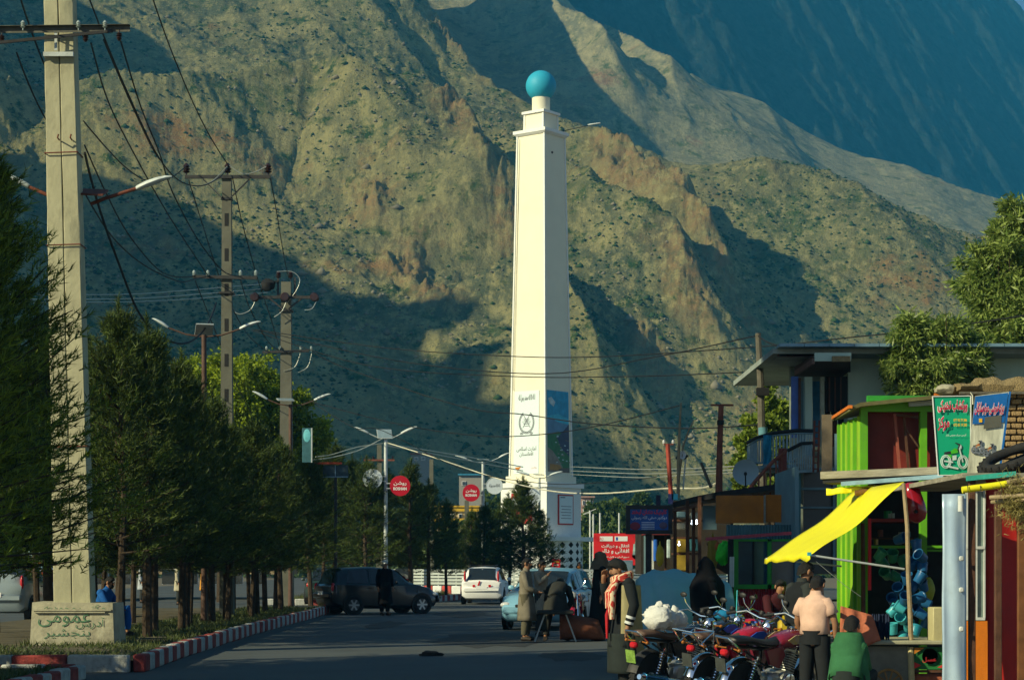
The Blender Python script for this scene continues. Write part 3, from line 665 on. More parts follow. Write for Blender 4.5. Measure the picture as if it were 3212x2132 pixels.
# roundabout island, its striped wall and rail
ic = (GX(1697, OY), OY + 1.0); RR = 12.6
ring = [(ic[0] + RR * math.sin(a), ic[1] - RR * math.cos(a)) for a in [R(-75 + 150 * i / 60) for i in range(61)]]
b = MB(); b.add([(x, y, .35) for x, y in ring] + [(ic[0], ic[1] + 10, .35)], [tuple(range(62))]); o = b.build('roundabout_bed', mat('island_turf', (.06, .09, .03), .95, var=.5, scale=1, bump=.5), smooth=0); o['kind'] = 'structure'
M_wred = mat('wall_red_paint', (.5, .07, .06), .7, var=.15, scale=4, dirt=.2); M_wwhite = mat('wall_white_paint', (.7, .72, .68), .7, var=.1, scale=4, dirt=.25)
wall = thing('roundabout_wall', 'low wall round the roundabout painted in red and white blocks under a rail of grey boards', 'wall', (ic[0], ic[1] - RR, 0))
cm = {}
for i in range(60):
    (xa, ya), (xb, yb) = ring[i], ring[i + 1]; l = math.hypot(xb - xa, yb - ya)
    if not cm:
        for k, mm in enumerate((M_wred, M_wwhite)):
            b = MB(); b.box((0, 0, .24), (l - .02, .22, .48), ch=.03); t = b.build('wall_block', mm); cm[k] = t.data; bpy.data.objects.remove(t)
    o = bpy.data.objects.new('wall_block', cm[i % 2]); C.objects.link(o); o.parent = wall; o.location = ((xa + xb) / 2 - ic[0], (ya + yb) / 2 - (ic[1] - RR), 0); o.rotation_euler = (0, 0, math.atan2(yb - ya, xb - xa))
M_rail = mat('rail_grey', (.45, .50, .46), .5, var=.15, scale=2, dirt=.2)
R2 = RR - .5; cm = {}
for i in range(0, 60, 2):
    a = R(-75 + 150 * (i + 1) / 60); cxp, cyp = ic[0] + R2 * math.sin(a), ic[1] - R2 * math.cos(a); l = 2 * R2 * math.sin(R(2.5)) + .01
    for j in range(5):
        if j not in cm:
            b = MB(); b.box((0, 0, 0), (l, .03, .12), ch=.008); t = b.build('rail_board', M_rail); cm[j] = t.data; bpy.data.objects.remove(t)
        o = bpy.data.objects.new('rail_board', cm[j]); C.objects.link(o); o.parent = wall; o.location = (cxp - ic[0], cyp - (ic[1] - RR), .60 + j * .17); o.rotation_euler = (0, 0, a)
    if 'p' not in cm:
        b = MB(); b.box((0, .05, .68), (.06, .06, 1.36)); t = b.build('rail_post', M_rail); cm['p'] = t.data; bpy.data.objects.remove(t)
    o = bpy.data.objects.new('rail_post', cm['p']); C.objects.link(o); o.parent = wall; o.location = (cxp - ic[0], cyp - (ic[1] - RR), 0); o.rotation_euler = (0, 0, a)
# ================================================================ POLES, LAMPS, SIGNS, WIRES
M_pole = mat('pole_concrete', (.42, .40, .26), .85, var=.16, scale=2.2, bump=.45, dirt=.5, stretch=(1, 1, .5))
M_iron = mat('dark_iron', (.045, .045, .045), .6, metal=.4, var=.3, scale=8, dirt=.3)
M_rust = mat('rusty_steel', (.16, .05, .03), .75, var=.4, scale=8, bump=.3)
M_galv = mat('galvanised', (.48, .52, .50), .5, metal=.3, var=.15, scale=6)
M_insul = mat('insulator_brown', (.03, .012, .01), .3, spec=.6, bump=0)
M_glassin = mat('insulator_glass', (.35, .42, .40), .15, spec=.8, bump=0)
M_shell = mat('lamp_shell', (.55, .60, .58), .4, bump=0)
M_wire = mat('cable_black', (.012, .012, .012), .6, bump=0, var=.1); M_wirel = mat('cable_bare', (.50, .52, .46), .35, metal=.6, bump=0, var=.1)
M_wiret = mat('cable_pale', (.62, .60, .46), .6, bump=0, var=.1)

# -- big twin pole on the left with its block
PY_ = 34.8; bx = GX(235, PY_)
pa = thing('power_pole', 'thick square concrete power pole rising out of the frame from a painted concrete block', 'utility pole', (bx, PY_, 0))
lean = -.0245
def ax(z): return (z - .9) * lean
def leaned(b, cx, w, d, z0, z1, taper=.25, yo=0, rough=None):
    n = 40; rows = []; rg = random.Random(int(cx * 100) + 5)
    for i in range(n + 1):
        z = z0 + (z1 - z0) * i / n; k = 1 - taper * (z - z0) / (z1 - z0); x = cx * k + ax(z); hw_, hd = w * k / 2, d * k / 2
        j = [rg.uniform(-.006, .006) for _ in range(4)]
        rows.append([(x - hw_ + j[0], yo - hd, z), (x - hw_ + .012, yo - hd - .012, z), (x + hw_ - .012, yo - hd - .012 + j[1], z), (x + hw_ + j[2], yo - hd, z), (x + hw_, yo + hd, z), (x - hw_, yo + hd, z)])
    b.loft(rows)
ztop = 12.8
b = MB(); leaned(b, -.165, .315, .42, .9, ztop); b.build('pole_half', M_pole, pa, smooth=25)
b = MB(); leaned(b, .165, .315, .42, .9, ztop); b.build('pole_half', M_pole, pa, smooth=25)
b = MB(); leaned(b, 0, .60, .3, .9, ztop - .02, yo=.06); b.build('pole_core', mat('seam_dark', (.03, .028, .02), .9), pa)
rg = random.Random(3)
for z in (3.6, 7.1, 8.7):        # steel straps round the shaft
    k = 1 - .25 * (z - .9) / (ztop - .9); b = MB()
    b.tube([(ax(z) - .34 * k, -.235, z), (ax(z) + .34 * k, -.235, z + .02), (ax(z) + .34 * k, .22, z + .02), (ax(z) - .34 * k, .22, z)], .012, 5, closed=True); b.build('strap', M_rust, pa)
for x, z in ((-.03, 8.93), (.19, 8.93)): b = MB(); b.tube([(ax(z) + x, -.2, z), (ax(z) + x, -.34, z + .01), (ax(z) + x + .02, -.36, z + .07)], .014, 5); b.build('bolt', M_rust, pa)
# block
b = MB(); rg = random.Random(12); blk = [(-.66, 0), (.78, 0), (.76, .88), (-.63, .9)]
b.add([(-.69, -.42, .13), (.77, -.42, .13), (.73, -.36, .90), (-.66, -.36, .91), (-.69, .5, .13), (.8, .5, .13), (.76, .45, .9), (-.66, .45, .92)], [(0, 1, 2, 3), (4, 7, 6, 5), (1, 5, 6, 2), (0, 3, 7, 4), (3, 2, 6, 7), (0, 4, 5, 1)])
b.build('base_block', M_conc, pa, smooth=0)
b = MB(); b.box((.0, -.4, .74), (1.22, .05, .02), (0, .0, 0)); b.box((.03, -.40, .78), (1.36, .03, .03)); b.build('block_lip', M_conc, pa, smooth=0)
M_gpaint = mat('green_paint', (.07, .17, .095), .8, var=.4, scale=25, bump=0)
for s_, x, z, w, h in (('مکتب محمدیه', .08, .80, 1.05, .14), ('عمومی', -.1, .60, .9, .22), ('آدرس', .35, .55, .5, .2), ('پنجشیر', -.05, .36, .8, .18)):
    text(s_, 'painted_script', M_gpaint, (x, -.428 + .06 * z + .012, z), (1, 0, 0), (0, .08, 1), w, h, pa, .02, -.004, local=True)
# crossarm A: two steel angles bolted round the shaft
def crossarm(b, x0, x1, z, y, w=.09, dz=0, th=.008):
    b.box(((x0 + x1) / 2, y, z), (x1 - x0, th, w), (0, dz, 0)); b.box(((x0 + x1) / 2, y - .04, z + w / 2), (x1 - x0, .08, th), (0, dz, 0))
zA = GZ(107, PY_)
b = MB(); crossarm(b, -1.42, 1.02, zA, -.30, .11, -.012); b.build('crossarm', mat('arm_steel', (.11, .11, .09), .6, metal=.3, var=.4, scale=9, dirt=.4), pa, smooth=0)
b = MB(); b.bar((-1.5, -.5, GZ(163, PY_)), (.72, -.30, GZ(112, PY_)), .035, .05); b.build('crossarm_brace', M_iron, pa, smooth=0)
b = MB(); b.box((ax(11) + .02, -.27, GZ(183, PY_)), (.52, .05, .075)); b.build('clamp', M_galv, pa, smooth=0)
b = MB(); b.box((ax(11) - .02, -.29, GZ(140, PY_)), (.05, .012, .36)); b.build('clamp_strap', M_galv, pa, smooth=0)
def insulator(par, c, s=1.0, m=None, up=1):
    b = MB(); b.lathe([(.012 * s, -.05 * s), (.012 * s, 0), (.03 * s, 0), (.055 * s, .02 * s), (.03 * s, .035 * s), (.06 * s, .055 * s), (.032 * s, .07 * s), (.05 * s, .095 * s), (.03 * s, .12 * s), (.015 * s, .14 * s)], 10, Matrix.Translation(c) @ Matrix.Diagonal((1, 1, up, 1)))
    return b.build('insulator', m or M_insul, par)
for x in (-1.3, -.82, .14, .60): insulator(pa, (x, -.36, zA + .01), .9, M_glassin)
for x, z in ((-1.2, -.1), (.25, -.08), (.83, -.06)): insulator(pa, (x, -.30, zA + z), 1.0, M_insul, -1)
# double lamp arm carried by the same pole
zL = GZ(630, PY_)
def lamp_head(par, p, d, L=.78, m=M_shell):
    """drop-shaped street light head starting at p, pointing along d"""
    d = Vector(d).normalized(); side = d.cross(Vector((0, 0, 1))).normalized(); up = side.cross(d); p = Vector(p); rows = []
    for t, w, h, o in ((0, .055, .055, 0), (.04, .075, .07, 0), (.3, .11, .085, .012), (.6, .125, .08, .018), (.85, .085, .055, .02), (1, .02, .02, .01)):
        s = L / .78; rows.append([p + d * t * L + side * w * s * math.cos(a) + up * (h * s * (math.sin(a) if math.sin(a) > 0 else math.sin(a) * .55) + o) for a in [math.tau * k / 12 for k in range(12)]])
    b = MB(); b.loft(rows); return b.build('lamp_head', m, par)
def armp(px, py, y=.25): v = P(px, py, PY_ + y); return (v.x - bx, y, v.z)
b = MB(); b.tube([armp(285, 640), armp(330, 622), armp(432, 590)], .032, 8); b.build('lamp_arm', M_rust, pa)
b = MB(); b.tube([armp(200, 628), armp(150, 612), armp(88, 585)], .032, 8); b.build('lamp_arm', M_rust, pa)
lamp_head(pa, armp(428, 593), (1, 0, .33), .66); lamp_head(pa, armp(90, 586), (-1, 0, .42), .62)
b = MB(); b.box(armp(292, 603), (.44, .5, .03), (.35, .05, 0)); b.build('panel_back', M_rust, pa, smooth=0)

# -- poles B and C
def hpole(px, ptop, Y, lab, w=.36, w0=.24):
    x = GX(px, Y); z = GZ(ptop, Y); t = thing('power_pole', lab, 'utility pole', (x, Y, 0))
    b = MB(); h = z; rows = []
    for i in range(13):
        k = i / 12; ww = w + (w0 - w) * k; zz = h * k; rows.append([(-ww / 2, -ww * .4, zz), (ww / 2, -ww * .4, zz), (ww / 2, ww * .4, zz), (-ww / 2, ww * .4, zz)])
    b.loft(rows); b.build('pole_shaft', mat('pole_shade_grey', (.12, .12, .09), .85, var=.2, scale=1.5, bump=.5, dirt=.4), t, smooth=0)  # darker concrete: the shade on the tall poles is put into its colour
    return t, x, z
tB, xB, zB = hpole(712, 552, 54, 'tall tapering concrete pole with three brown insulators on its top crossarm', .38, .24)
k = 54 / F
for i in range(9): 
    b = MB(); z_ = zB - 1.2 - i * .95; w_ = .1; b.box((0, -(.24 + (zB - z_) / zB * .14) * .4 - .0, z_), (w_, .02, .34)); b.build('recess', M_dark, tB, smooth=0)
def L_(px, py, Y, x0): v = P(px, py, Y); return (v.x - x0, 0, v.z)
b = MB(); a_, c_ = L_(583, 558, 54, xB), L_(850, 556, 54, xB); b.box(((a_[0] + c_[0]) / 2, -.14, a_[2]), (c_[0] - a_[0], .07, .09)); b.build('crossarm', M_iron, tB, smooth=0)
for s in (-1, 1): b = MB(); b.bar((s * .62, -.14, zB - .12), (s * .12, -.16, zB - .62), .06, .03); b.build('brace', M_iron, tB, smooth=0)
b = MB(); b.box((0, 0, zB - .63), (.30, .26, .06)); b.build('collar', M_iron, tB, smooth=0)
for px in (587, 716, 843): v = L_(px, 548, 54, xB); insulator(tB, (v[0], -.14, v[2] + (0.02)), 1.9)
b = MB(); a_, c_ = L_(608, 870, 54, xB), L_(808, 876, 54, xB); b.box(((a_[0] + c_[0]) / 2, -.17, a_[2] - .02), (c_[0] - a_[0], .06, .09), (0, .02, 0)); b.build('crossarm', M_iron, tB, smooth=0)
for px in (612, 655, 757, 805): v = L_(px, 868, 54, xB); insulator(tB, (v[0], -.17, v[2]), 1.1, M_glassin)
b = MB(); b.box((0, 0, GZ(920, 54)), (.40, .34, .05)); b.build('collar', M_iron, tB, smooth=0)
tC, xC, zC = hpole(898, 885, 75, 'concrete pole further along carrying round dark insulators and a black switch box', .55, .36)
def cz(py): return GZ(py, 75)
b = MB(); b.bar(L_(872, 932, 75, xC), L_(872, 870, 75, xC), .07); b.bar(L_(925, 932, 75, xC), L_(925, 870, 75, xC), .07); b.build('fork', M_iron, tC, smooth=0)
b = MB(); b.bar(L_(868, 925, 75, xC), L_(930, 925, 75, xC), .08); b.build('fork_tie', M_iron, tC, smooth=0)
for px in (874, 912): v = L_(px, 872, 75, xC); insulator(tC, (v[0], 0, v[2]), 1.9)
b = MB(); b.box((0, -.25, cz(935)), (2.45, .09, .11)); b.build('crossarm', M_iron, tC, smooth=0)
for s in (-1, 1): b = MB(); b.bar((s * .62, -.25, cz(937)), (s * .1, -.25, cz(972)), .06); b.build('brace', M_iron, tC, smooth=0)
b = MB(); b.box((0, 0, cz(975)), (.5, .5, .06)); b.build('collar', M_iron, tC, smooth=0)
for px in (803, 898, 990):
    v = L_(px, 936, 75, xC); b = MB()
    for i in range(3): b.tube([(v[0], -.3 - i * .09, v[2]), (v[0], -.35 - i * .09, v[2])], [.17, .14], 14)
    b.build('disc_insulator', M_insul, tC)
v = L_(842, 892, 75, xC); b = MB(); rg = random.Random(4); b.ball((v[0], -.1, v[2] - .03), (.28, .2, .24), 10, 7, .2, rg); b.bar((v[0], -.1, v[2]), (-.25, -.1, v[2] + .12), .06); b.build('switch_box', M_dark, tC)
b = MB(); b.box((0, -.2, cz(1104)), (1.75, .08, .09), (0, -.03, 0)); b.build('crossarm', M_iron, tC, smooth=0)
for px in (838, 880, 945, 978): v = L_(px, 1100, 75, xC); insulator(tC, (v[0], -.2, v[2]), 1.1, M_glassin)
for px, pt, Y, lab in ((1190, 1395, 104, 'slim weathered pole behind the lamp with the white disc sign'), (1353, 1440, 125, 'thin pole standing above the yellow building'), (1464, 1568, 112, 'slotted concrete post below the red disc beside the chevron sign')):
    t, x_, z_ = hpole(px, pt, Y, lab, .34, .24)
    if px == 1190:
        b = MB(); b.box((0, -.16, GZ(1443, Y)), (1.6, .08, .09)); b.build('crossarm', M_rust, t, smooth=0)
        for dx in (-.7, -.3, .3, .7): insulator(t, (dx, -.16, GZ(1440, Y)), 1.2)

# -- solar double lamps along the median
def solar(px, ptop, Y, label, arms, panel, mp=M_galv, pole_r=.055, lamps=.62):
    x = GX(px, Y); zt = GZ(ptop, Y); t = thing('street_lamp', label, 'street lamp', (x, Y, 0), 0, 'solar street lamps down the middle of the road')
    b = MB(); b.tube([(0, 0, 0), (0, 0, 1.2), (0, 0, zt)], [pole_r * 1.5, pole_r * 1.2, pole_r], 10); b.build('pole', mp, t)
    for ax_, ay_, hx, hy in arms:
        a = Vector((0, 0, zt - .05)); e = P(ax_, ay_, Y) - Vector((x, Y, 0)); b = MB(); m_ = a.lerp(e, .5) + Vector((0, 0, -.05)); b.tube([a, m_, e], .022, 6); b.build('arm', mp, t)
        h = P(hx, hy, Y) - Vector((x, Y, 0)); lamp_head(t, e, h - e, (h - e).length + .05)
    if panel:
        c = P(panel[0], panel[1], Y) - Vector((x, Y, 0)); b = MB(); b.box(c, (panel[2], .5, .03), (panel[3], 0, .25)); pn_ = b.build('solar_panel', M_galv, t, smooth=0)
        b = MB(); b.box(c + Vector((0, -.004, .018)), (panel[2] - .06, .44, .012), (panel[3], 0, .25)); b.build('solar_cells', mat('solar_blue', (.25, .33, .36), .25, var=.1, bump=0, spec=.8), pn_, smooth=0)
    return t
M_dpole = mat('pole_brown', (.09, .05, .035), .7, var=.3, scale=6, bump=.2)
solar(640, 1050, 48, 'brown street lamp with drooping arms and a tilted panel in front of the tall pole', [(528, 1028, 482, 1003), (752, 1032, 812, 1012)], (640, 1035, .42, -.5), M_dpole, .06)
solar(911, 1268, 67, 'dark street lamp with two pale heads just above the tops of the pines', [(838, 1252, 795, 1230), (985, 1256, 1033, 1238)], (895, 1253, .55, .2), M_dpole, .06)
solar(1210, 1372, 82, 'white street lamp with a big pale panel beside the red disc sign', [(1155, 1358, 1114, 1342), (1258, 1360, 1305, 1340)], (1206, 1361, .62, .9), M_galv, .075)
solar(1515, 1447, 100, 'galvanised street lamp with the chevron sign on its pole', [(1465, 1440, 1430, 1430), (1565, 1435, 1595, 1422)], (1515, 1440, .5, .1), M_galv, .075)
solar(1692, 1497, 98, 'grey street lamp standing in front of the pedestal of the obelisk', [(1660, 1490, 1622, 1480), (1725, 1490, 1762, 1480)], (1690, 1488, .45, .1), M_galv, .06)

# -- round advertising discs on the lamp poles
M_discR = mat('disc_red', (.42, .006, .02), .45, bump=0, var=.05); M_discW = mat('disc_white', (.55, .62, .66), .5, bump=0, var=.05); M_w = mat('paint_white', (.75, .75, .72), .5, bump=0, var=.04)
def disc(px, py, r, Y, label, red, lampx):
    c = P(px, py, Y); t = thing('disc_sign', label, 'sign', (c.x, Y, c.z), 0, 'round signs on the lamp poles'); rr = r * Y / F
    b = MB(); b.tube([(0, .05, 0), (0, -.05, 0)], rr, 36); b.build('sign_disc', M_discR if red else M_discW, t)
    if not red: b = MB(); b.tube([(rr * math.cos(a), -.055, rr * math.sin(a)) for a in [math.tau * i / 36 for i in range(36)]], .012, 5, closed=True); b.build('rim', M_shell, t)
    if red:
        text('روشن', 'lettering', M_w, (0, -.06, rr * .22), (1, 0, 0), (0, 0, 1), rr * 1.25, rr * .42, t, 0, .015, local=True)
        text('ROSHAN', 'lettering', M_w, (0, -.06, -rr * .28), (1, 0, 0), (0, 0, 1), rr * 1.3, rr * .3, t, 0, .03, local=True)
    else:
        text('لا اله الا الله محمد رسول الله', 'lettering', M_ink2, (0, -.06, 0), (1, 0, 0), (0, 0, 1), rr * 1.3, rr * .5, t, 0, .02, local=True)
    d = GX(lampx, Y) - c.x; b = MB()
    for dz in (-.25, .25): b.bar((d, 0, dz * rr), (rr * .9 * (1 if d > 0 else -1), 0, dz * rr), .03)
    b.build('bracket', M_galv, t, smooth=0)
disc(1169, 1501, 30, 81.8, 'white disc sign left of the white lamp pole, half behind a pine', False, 1210)
disc(1255, 1523, 32, 81.6, 'red disc sign with white lettering nearer the yellow building', True, 1212)
disc(1478, 1545, 27, 99.6, 'red disc sign with white lettering on the chevron lamp pole', True, 1515)
disc(1551, 1523, 26, 99.6, 'white disc sign right of the chevron lamp pole', False, 1515)
disc(1669, 1557, 27, 97.7, 'white disc sign in front of the white pedestal', False, 1692)
b = MB(); c = P(1522, 1648, 99.7); b.box((0, 0, 0), (.42, .04, .38), ch=.01); o = b.build('chevron_sign', M_w, smooth=0); o.location = c; tag(o, 'small square white sign with a black chevron on the lamp pole', 'road sign')
b = MB(); b.add([(-.1, -.024, .15), (.0, -.024, .15), (.13, -.024, 0), (0, -.024, -.15), (-.1, -.024, -.15), (.03, -.024, 0)], [(0, 1, 2, 5), (5, 2, 3, 4)]); b.build('chevron', M_ink, o, smooth=0)

# -- billboards
def board(name, label, px0, py0, px1, py1, Y, m, th=.06, cat='billboard', frame=None, legs=None, skew=0):
    a = P(px0, py1, Y); c = P(px1, py0, Y); w, h = c.x - a.x, c.z - a.z; ctr = ((a.x + c.x) / 2, Y, (a.z + c.z) / 2)
    t = thing(name, label, cat, (ctr[0], Y, ctr[2]), skew)
    b = MB(); b.box((0, 0, 0), (w, th, h), ch=.01); b.build('panel', m, t, smooth=0)
    if frame: 
        b = MB()
        for z in (-h / 2, h / 2): b.box((0, 0, z), (w + .08, th + .03, .07))
        for x in (-w / 2, w / 2): b.box((x, 0, 0), (.07, th + .03, h - .07))
        b.build('frame', frame, t, smooth=0)
    if legs:
        for x in legs: b = MB(); b.bar((x, .1, -ctr[2]), (x, .1, -h / 2 + .1), .1); b.build('post', M_iron, t, smooth=0)
    return t, w, h
M_bred = mat('print_red', (.55, .03, .03), .6, bump=0)
M_bbred = mat('billboard_red', (.62, .02, .025), .5, bump=0, var=.06, scale=1)
t, w, h = board('billboard', 'red billboard with white script lettering and bank notes beyond the stalls', 1862, 1672, 2042, 1772, 62, M_bbred, legs=(-.7, .7))
for s_, x, z, ww, hh in (('انتقال و دریافت', -.22, .10, .86, .13), ('افغانی و دالر', -.22, -.06, .86, .17), ('سریع آسان و قابل اعتماد', -.22, -.24, .86, .08)):
    text(s_, 'lettering', M_w, (x, -.035, z), (1, 0, 0), (0, 0, 1), ww, hh, t, 0, .02, local=True)
for x, m_ in ((-.50, M_w), (-.04, M_w)): b = MB(); b.box((x, -.034, .33), (.40, .008, .15)); b.build('logo_plate', m_, t, smooth=0)
text('RO', 'logo', M_bred, (-.64, -.04, .33), (1, 0, 0), (0, 0, 1), .1, .08, t, 0, local=True); b = MB(); b.box((-.17, -.04, .33), (.06, .006, .1)); b.build('logo', mat('print_blue', (.02, .08, .4), .5, bump=0), t, smooth=0)
M_note = mat('banknote_print', (.30, .45, .42), .6, bump=0, var=.3, scale=9)
for i in range(4): b = MB(); b.box((.56 + i * .05, -.036 - i * .004 * (-1), -.02 + i * .07), (.46, .004, .34), (0, .08, 0)); b.build('note', M_note, t, smooth=0)
b = MB(); b.lathe([(.0, 0), (.3, 0)], 20, Matrix.Translation((.6, -.033, -.2)) @ Matrix.Rotation(R(90), 4, 'X') @ Matrix.Scale(.5, 4, (0, 1, 0))); b.build('glow_shape', mat('print_pale_red', (.6, .25, .22), .6, bump=0), t)
t, w, h = board('signboard', 'grey blue signboard with black script below the red billboard', 1886, 1756, 1985, 1815, 56, mat('board_greyblue', (.16, .24, .30), .7, bump=0, dirt=.2), legs=(-.3, .3))
text('آهنگری', 'lettering', M_ink, (-.1, -.035, .04), (1, 0, 0), (0, 0, 1), .6, .32, t, 0, .01, local=True)
t, w, h = board('clinic_sign', 'dark blue clinic sign with red and white script on a post', 1970, 1590, 2102, 1668, 34, mat('sign_blue', (.015, .09, .34), .4, bump=0, var=.3, scale=3), frame=M_iron, legs=(.0,))
text('کلینیک دندان لبخند', 'lettering', mat('sign_red', (.75, .03, .05), .5, bump=0), (0, -.04, .125), (1, 0, 0), (0, 0, 1), .6, .1, t, 0, .03, local=True)
text('دوکتور صفی الله رسولی', 'lettering', mat('sign_pale', (.7, .75, .78), .5, bump=0), (0, -.04, .03), (1, 0, 0), (0, 0, 1), .6, .07, t, 0, .01, local=True)
for i in range(5): b = MB(); b.box((-.02, -.036, -.045 - i * .028), (.22, .004, .009)); b.build('small_print', mat('sign_pale', (.7, .75, .78)), t, smooth=0)
b = MB(); b.ball((-.24, -.035, -.11), (.09, .006, .07), 12, 6); b.build('picture', mat('sign_tooth', (.25, .03, .06), .5, bump=0), t); b = MB(); b.ball((.24, -.035, -.1), (.07, .006, .06), 12, 6); b.build('picture', mat('sign_tooth2', (.12, .08, .14), .5, bump=0), t)
t, w, h = board('dark_hoarding', 'dark hoarding with a red roof strip above the pines', 1012, 1458, 1092, 1495, 70, mat('hoarding_dark', (.03, .05, .06), .6), legs=(0,))
b = MB(); b.box((-.25, 0, h / 2 + .06), (.95, .25, .07)); b.build('top_strip', mat('roof_red', (.40, .06, .02), .7), t, smooth=0)
b = MB(); b.box((.0, -.04, -h / 2), (w, .03, .03)); b.box((-.0, -.04, 0), (.025, .03, h)); b.build('frame_bar', mat('pale_blue_steel', (.2, .32, .4), .6), t, smooth=0)
t, w, h = board('upright_sign', 'narrow upright sign with a pale edge above the dark pines', 948, 1342, 978, 1450, 66, mat('sign_teal', (.04, .12, .14), .5, bump=0))
b = MB(); b.bar((w / 2, -.04, -h / 2), (w / 2, -.04, h / 2), .04); b.build('edge', M_galv, t, smooth=0)
b = MB(); b.ball((-.0, -.035, h * .28), (.12, .01, .22), 10, 6); b.build('light_patch', mat('print_cyan', (.15, .5, .55), .5, bump=0), t)
t, w, h = board('notice', 'small red notice hung on the pierced drum under the obelisk', 1731, 1753, 1758, 1781, 103.2, M_bbred, cat='notice')
for z, mm, ww in ((.1, mat('print_yellow', (.6, .45, .03), .5, bump=0), .3), (-.06, M_w, .24)): b = MB(); b.box((0, -.036, z), (ww, .006, .06)); b.build('line_of_print', mm, t, smooth=0)
t, w, h = board('shop_banner', 'grey cloth banner with large dark red letters behind the black hatchback', 1240, 1782, 1297, 1836, 88, mat('cloth_grey', (.30, .32, .30), .8), cat='banner', legs=(-.3, .3))
text('دوا', 'lettering', mat('dark_maroon', (.10, .01, .03), .6, bump=0), (0, -.04, 0), (1, 0, 0), (0, 0, 1), .66, .5, t, 0, .03, local=True)
M_post = mat('peeling_post', (.30, .30, .26), .8, dirt=.5)

# -- wires
def wire(label, pts, r=.015, m=None, group='overhead wires', n=6, name='wire'):
    P_ = [P(*q) for q in pts]; out = []
    for i in range(len(P_) - 1):
        p0, p1, p2, p3 = P_[max(i - 1, 0)], P_[i], P_[i + 1], P_[min(i + 2, len(P_) - 1)]
        for k in range(n):
            t = k / n; out.append(.5 * ((2 * p1) + (-p0 + p2) * t + (2 * p0 - 5 * p1 + 4 * p2 - p3) * t * t + (-p0 + 3 * p1 - 3 * p2 + p3) * t ** 3))
    out.append(P_[-1]); b = MB(); b.tube(out, r, 5); o = b.build(name, m or M_wire); tag(o, label, 'wire', group); return o
def Yl(pts, ya, yb): n = len(pts) - 1; return [(p[0], p[1], ya + (yb - ya) * i / n) for i, p in enumerate(pts)]
W = wire
W('wire crossing the top left corner down to behind the concrete pole', Yl([(48, -60), (75, 30), (110, 130), (150, 230)], 33, 36))
W('wire dropping from the left insulator of the near crossarm', Yl([(52, 165), (80, 240), (120, 330), (165, 412)], 34.5, 38))
W('slack wire from the near pole to the left top insulator', Yl([(262, 380), (330, 460), (400, 530), (470, 570), (540, 555), (587, 518)], 37, 54))
W('wire from the top edge to the middle top insulator', Yl([(270, -30), (330, 125), (400, 290), (490, 480), (560, 565), (630, 583), (690, 555), (716, 520)], 36, 54))
W('long straight wire from the top edge to the tall pole', Yl([(470, -30), (530, 140), (600, 310), (660, 430), (716, 518)], 40, 54))
W('wire from the near crossarm passing left of the tall pole', Yl([(285, 135), (340, 320), (430, 500), (520, 660), (590, 770), (655, 868)], 35, 54))
W('wire from the end of the near crossarm passing over the lamp head', Yl([(378, 128), (440, 330), (500, 480), (540, 600), (620, 750), (700, 850), (757, 868)], 35, 54))
W('wire from the arm tip meeting the pale jumper', Yl([(325, 125), (400, 300), (470, 450), (500, 500)], 35, 46))
W('low slack wire sweeping to the small insulators', Yl([(265, 455), (330, 600), (400, 730), (490, 840), (550, 868), (612, 866)], 37, 54))
W('wire beside the low slack wire', Yl([(262, 600), (350, 740), (450, 830), (560, 882), (610, 875), (655, 866)], 37, 54))
W('thick cable bundle hanging from the near pole to the brown lamp', Yl([(266, 480), (285, 560), (320, 680), (370, 820), (430, 970), (490, 1045), (560, 1077), (615, 1060), (655, 1010), (678, 950)], 36, 50), .024)
W('wire from the left top insulator down to the far pole', Yl([(592, 565), (640, 720), (700, 900), (770, 1040), (835, 1100)], 54, 75))
W('wire from the tall pole top down past the switch box', Yl([(730, 560), (760, 700), (810, 880), (850, 1000), (880, 1100)], 54, 75))
W('wire from the right top insulator to the fork of the far pole', Yl([(848, 556), (870, 680), (890, 800), (905, 872)], 54, 75))
W('thin wire behind the tall pole', Yl([(755, 880), (790, 980), (860, 1090), (945, 1100)], 54, 75)); W('thin wire right of the tall pole', Yl([(612, 880), (660, 1000), (700, 1100), (740, 1200), (790, 1300)], 54, 80))
M = M_wirel
W('pale jumper loop between left and middle insulators', Yl([(500, 500), (540, 550), (600, 583), (660, 572), (714, 520)], 52, 53.8), .013, M)
W('pale jumper loop between middle and right insulators', Yl([(720, 520), (760, 545), (800, 540), (843, 518)], 53.8, 53.8), .013, M)
W('pale jumper loop on the far pole crossarm, left', Yl([(800, 945), (785, 972), (755, 985), (735, 978)], 74.6, 74.6), .016, M); W('pale jumper loop on the far pole crossarm, middle', Yl([(898, 945), (885, 975), (860, 995)], 74.6, 74.6), .016, M)
W('pale jumper loop on the far pole crossarm, right', Yl([(992, 945), (978, 968), (955, 972)], 74.6, 74.6), .016, M)
W('pale looped lead over the fork of the far pole', Yl([(868, 852), (915, 852), (940, 875), (930, 910), (900, 950)], 74.8, 74.8), .014, M)
W('pale slack lead under the far pole, outer', Yl([(978, 1108), (965, 1150), (935, 1168)], 74.8, 74.8), .013, M); W('pale slack lead under the far pole, inner', Yl([(942, 1108), (925, 1150), (890, 1163)], 74.8, 74.8), .013, M)
for i, (yl, yr) in enumerate(((924, 903), (938, 918), (948, 931))):
    W(('upper', 'middle', 'lower')[i] + ' of three sunlit bare wires crossing behind the near pole', Yl([(-40, yl + 0), (180, yl), (420, yl - 2), (600, yr + 6), (840, yr - 14)], 44, 76), .014, M)
W('uppermost of the long black wires crossing the obelisk', Yl([(800, 1033), (1200, 1090), (1600, 1117), (1900, 1118), (2372, 1088), (2450, 1082)], 74, 44))
W('black wire sagging across the obelisk to the top of the wooden pole', Yl([(810, 1036), (1250, 1132), (1700, 1172), (2050, 1120), (2376, 1052)], 74, 42))
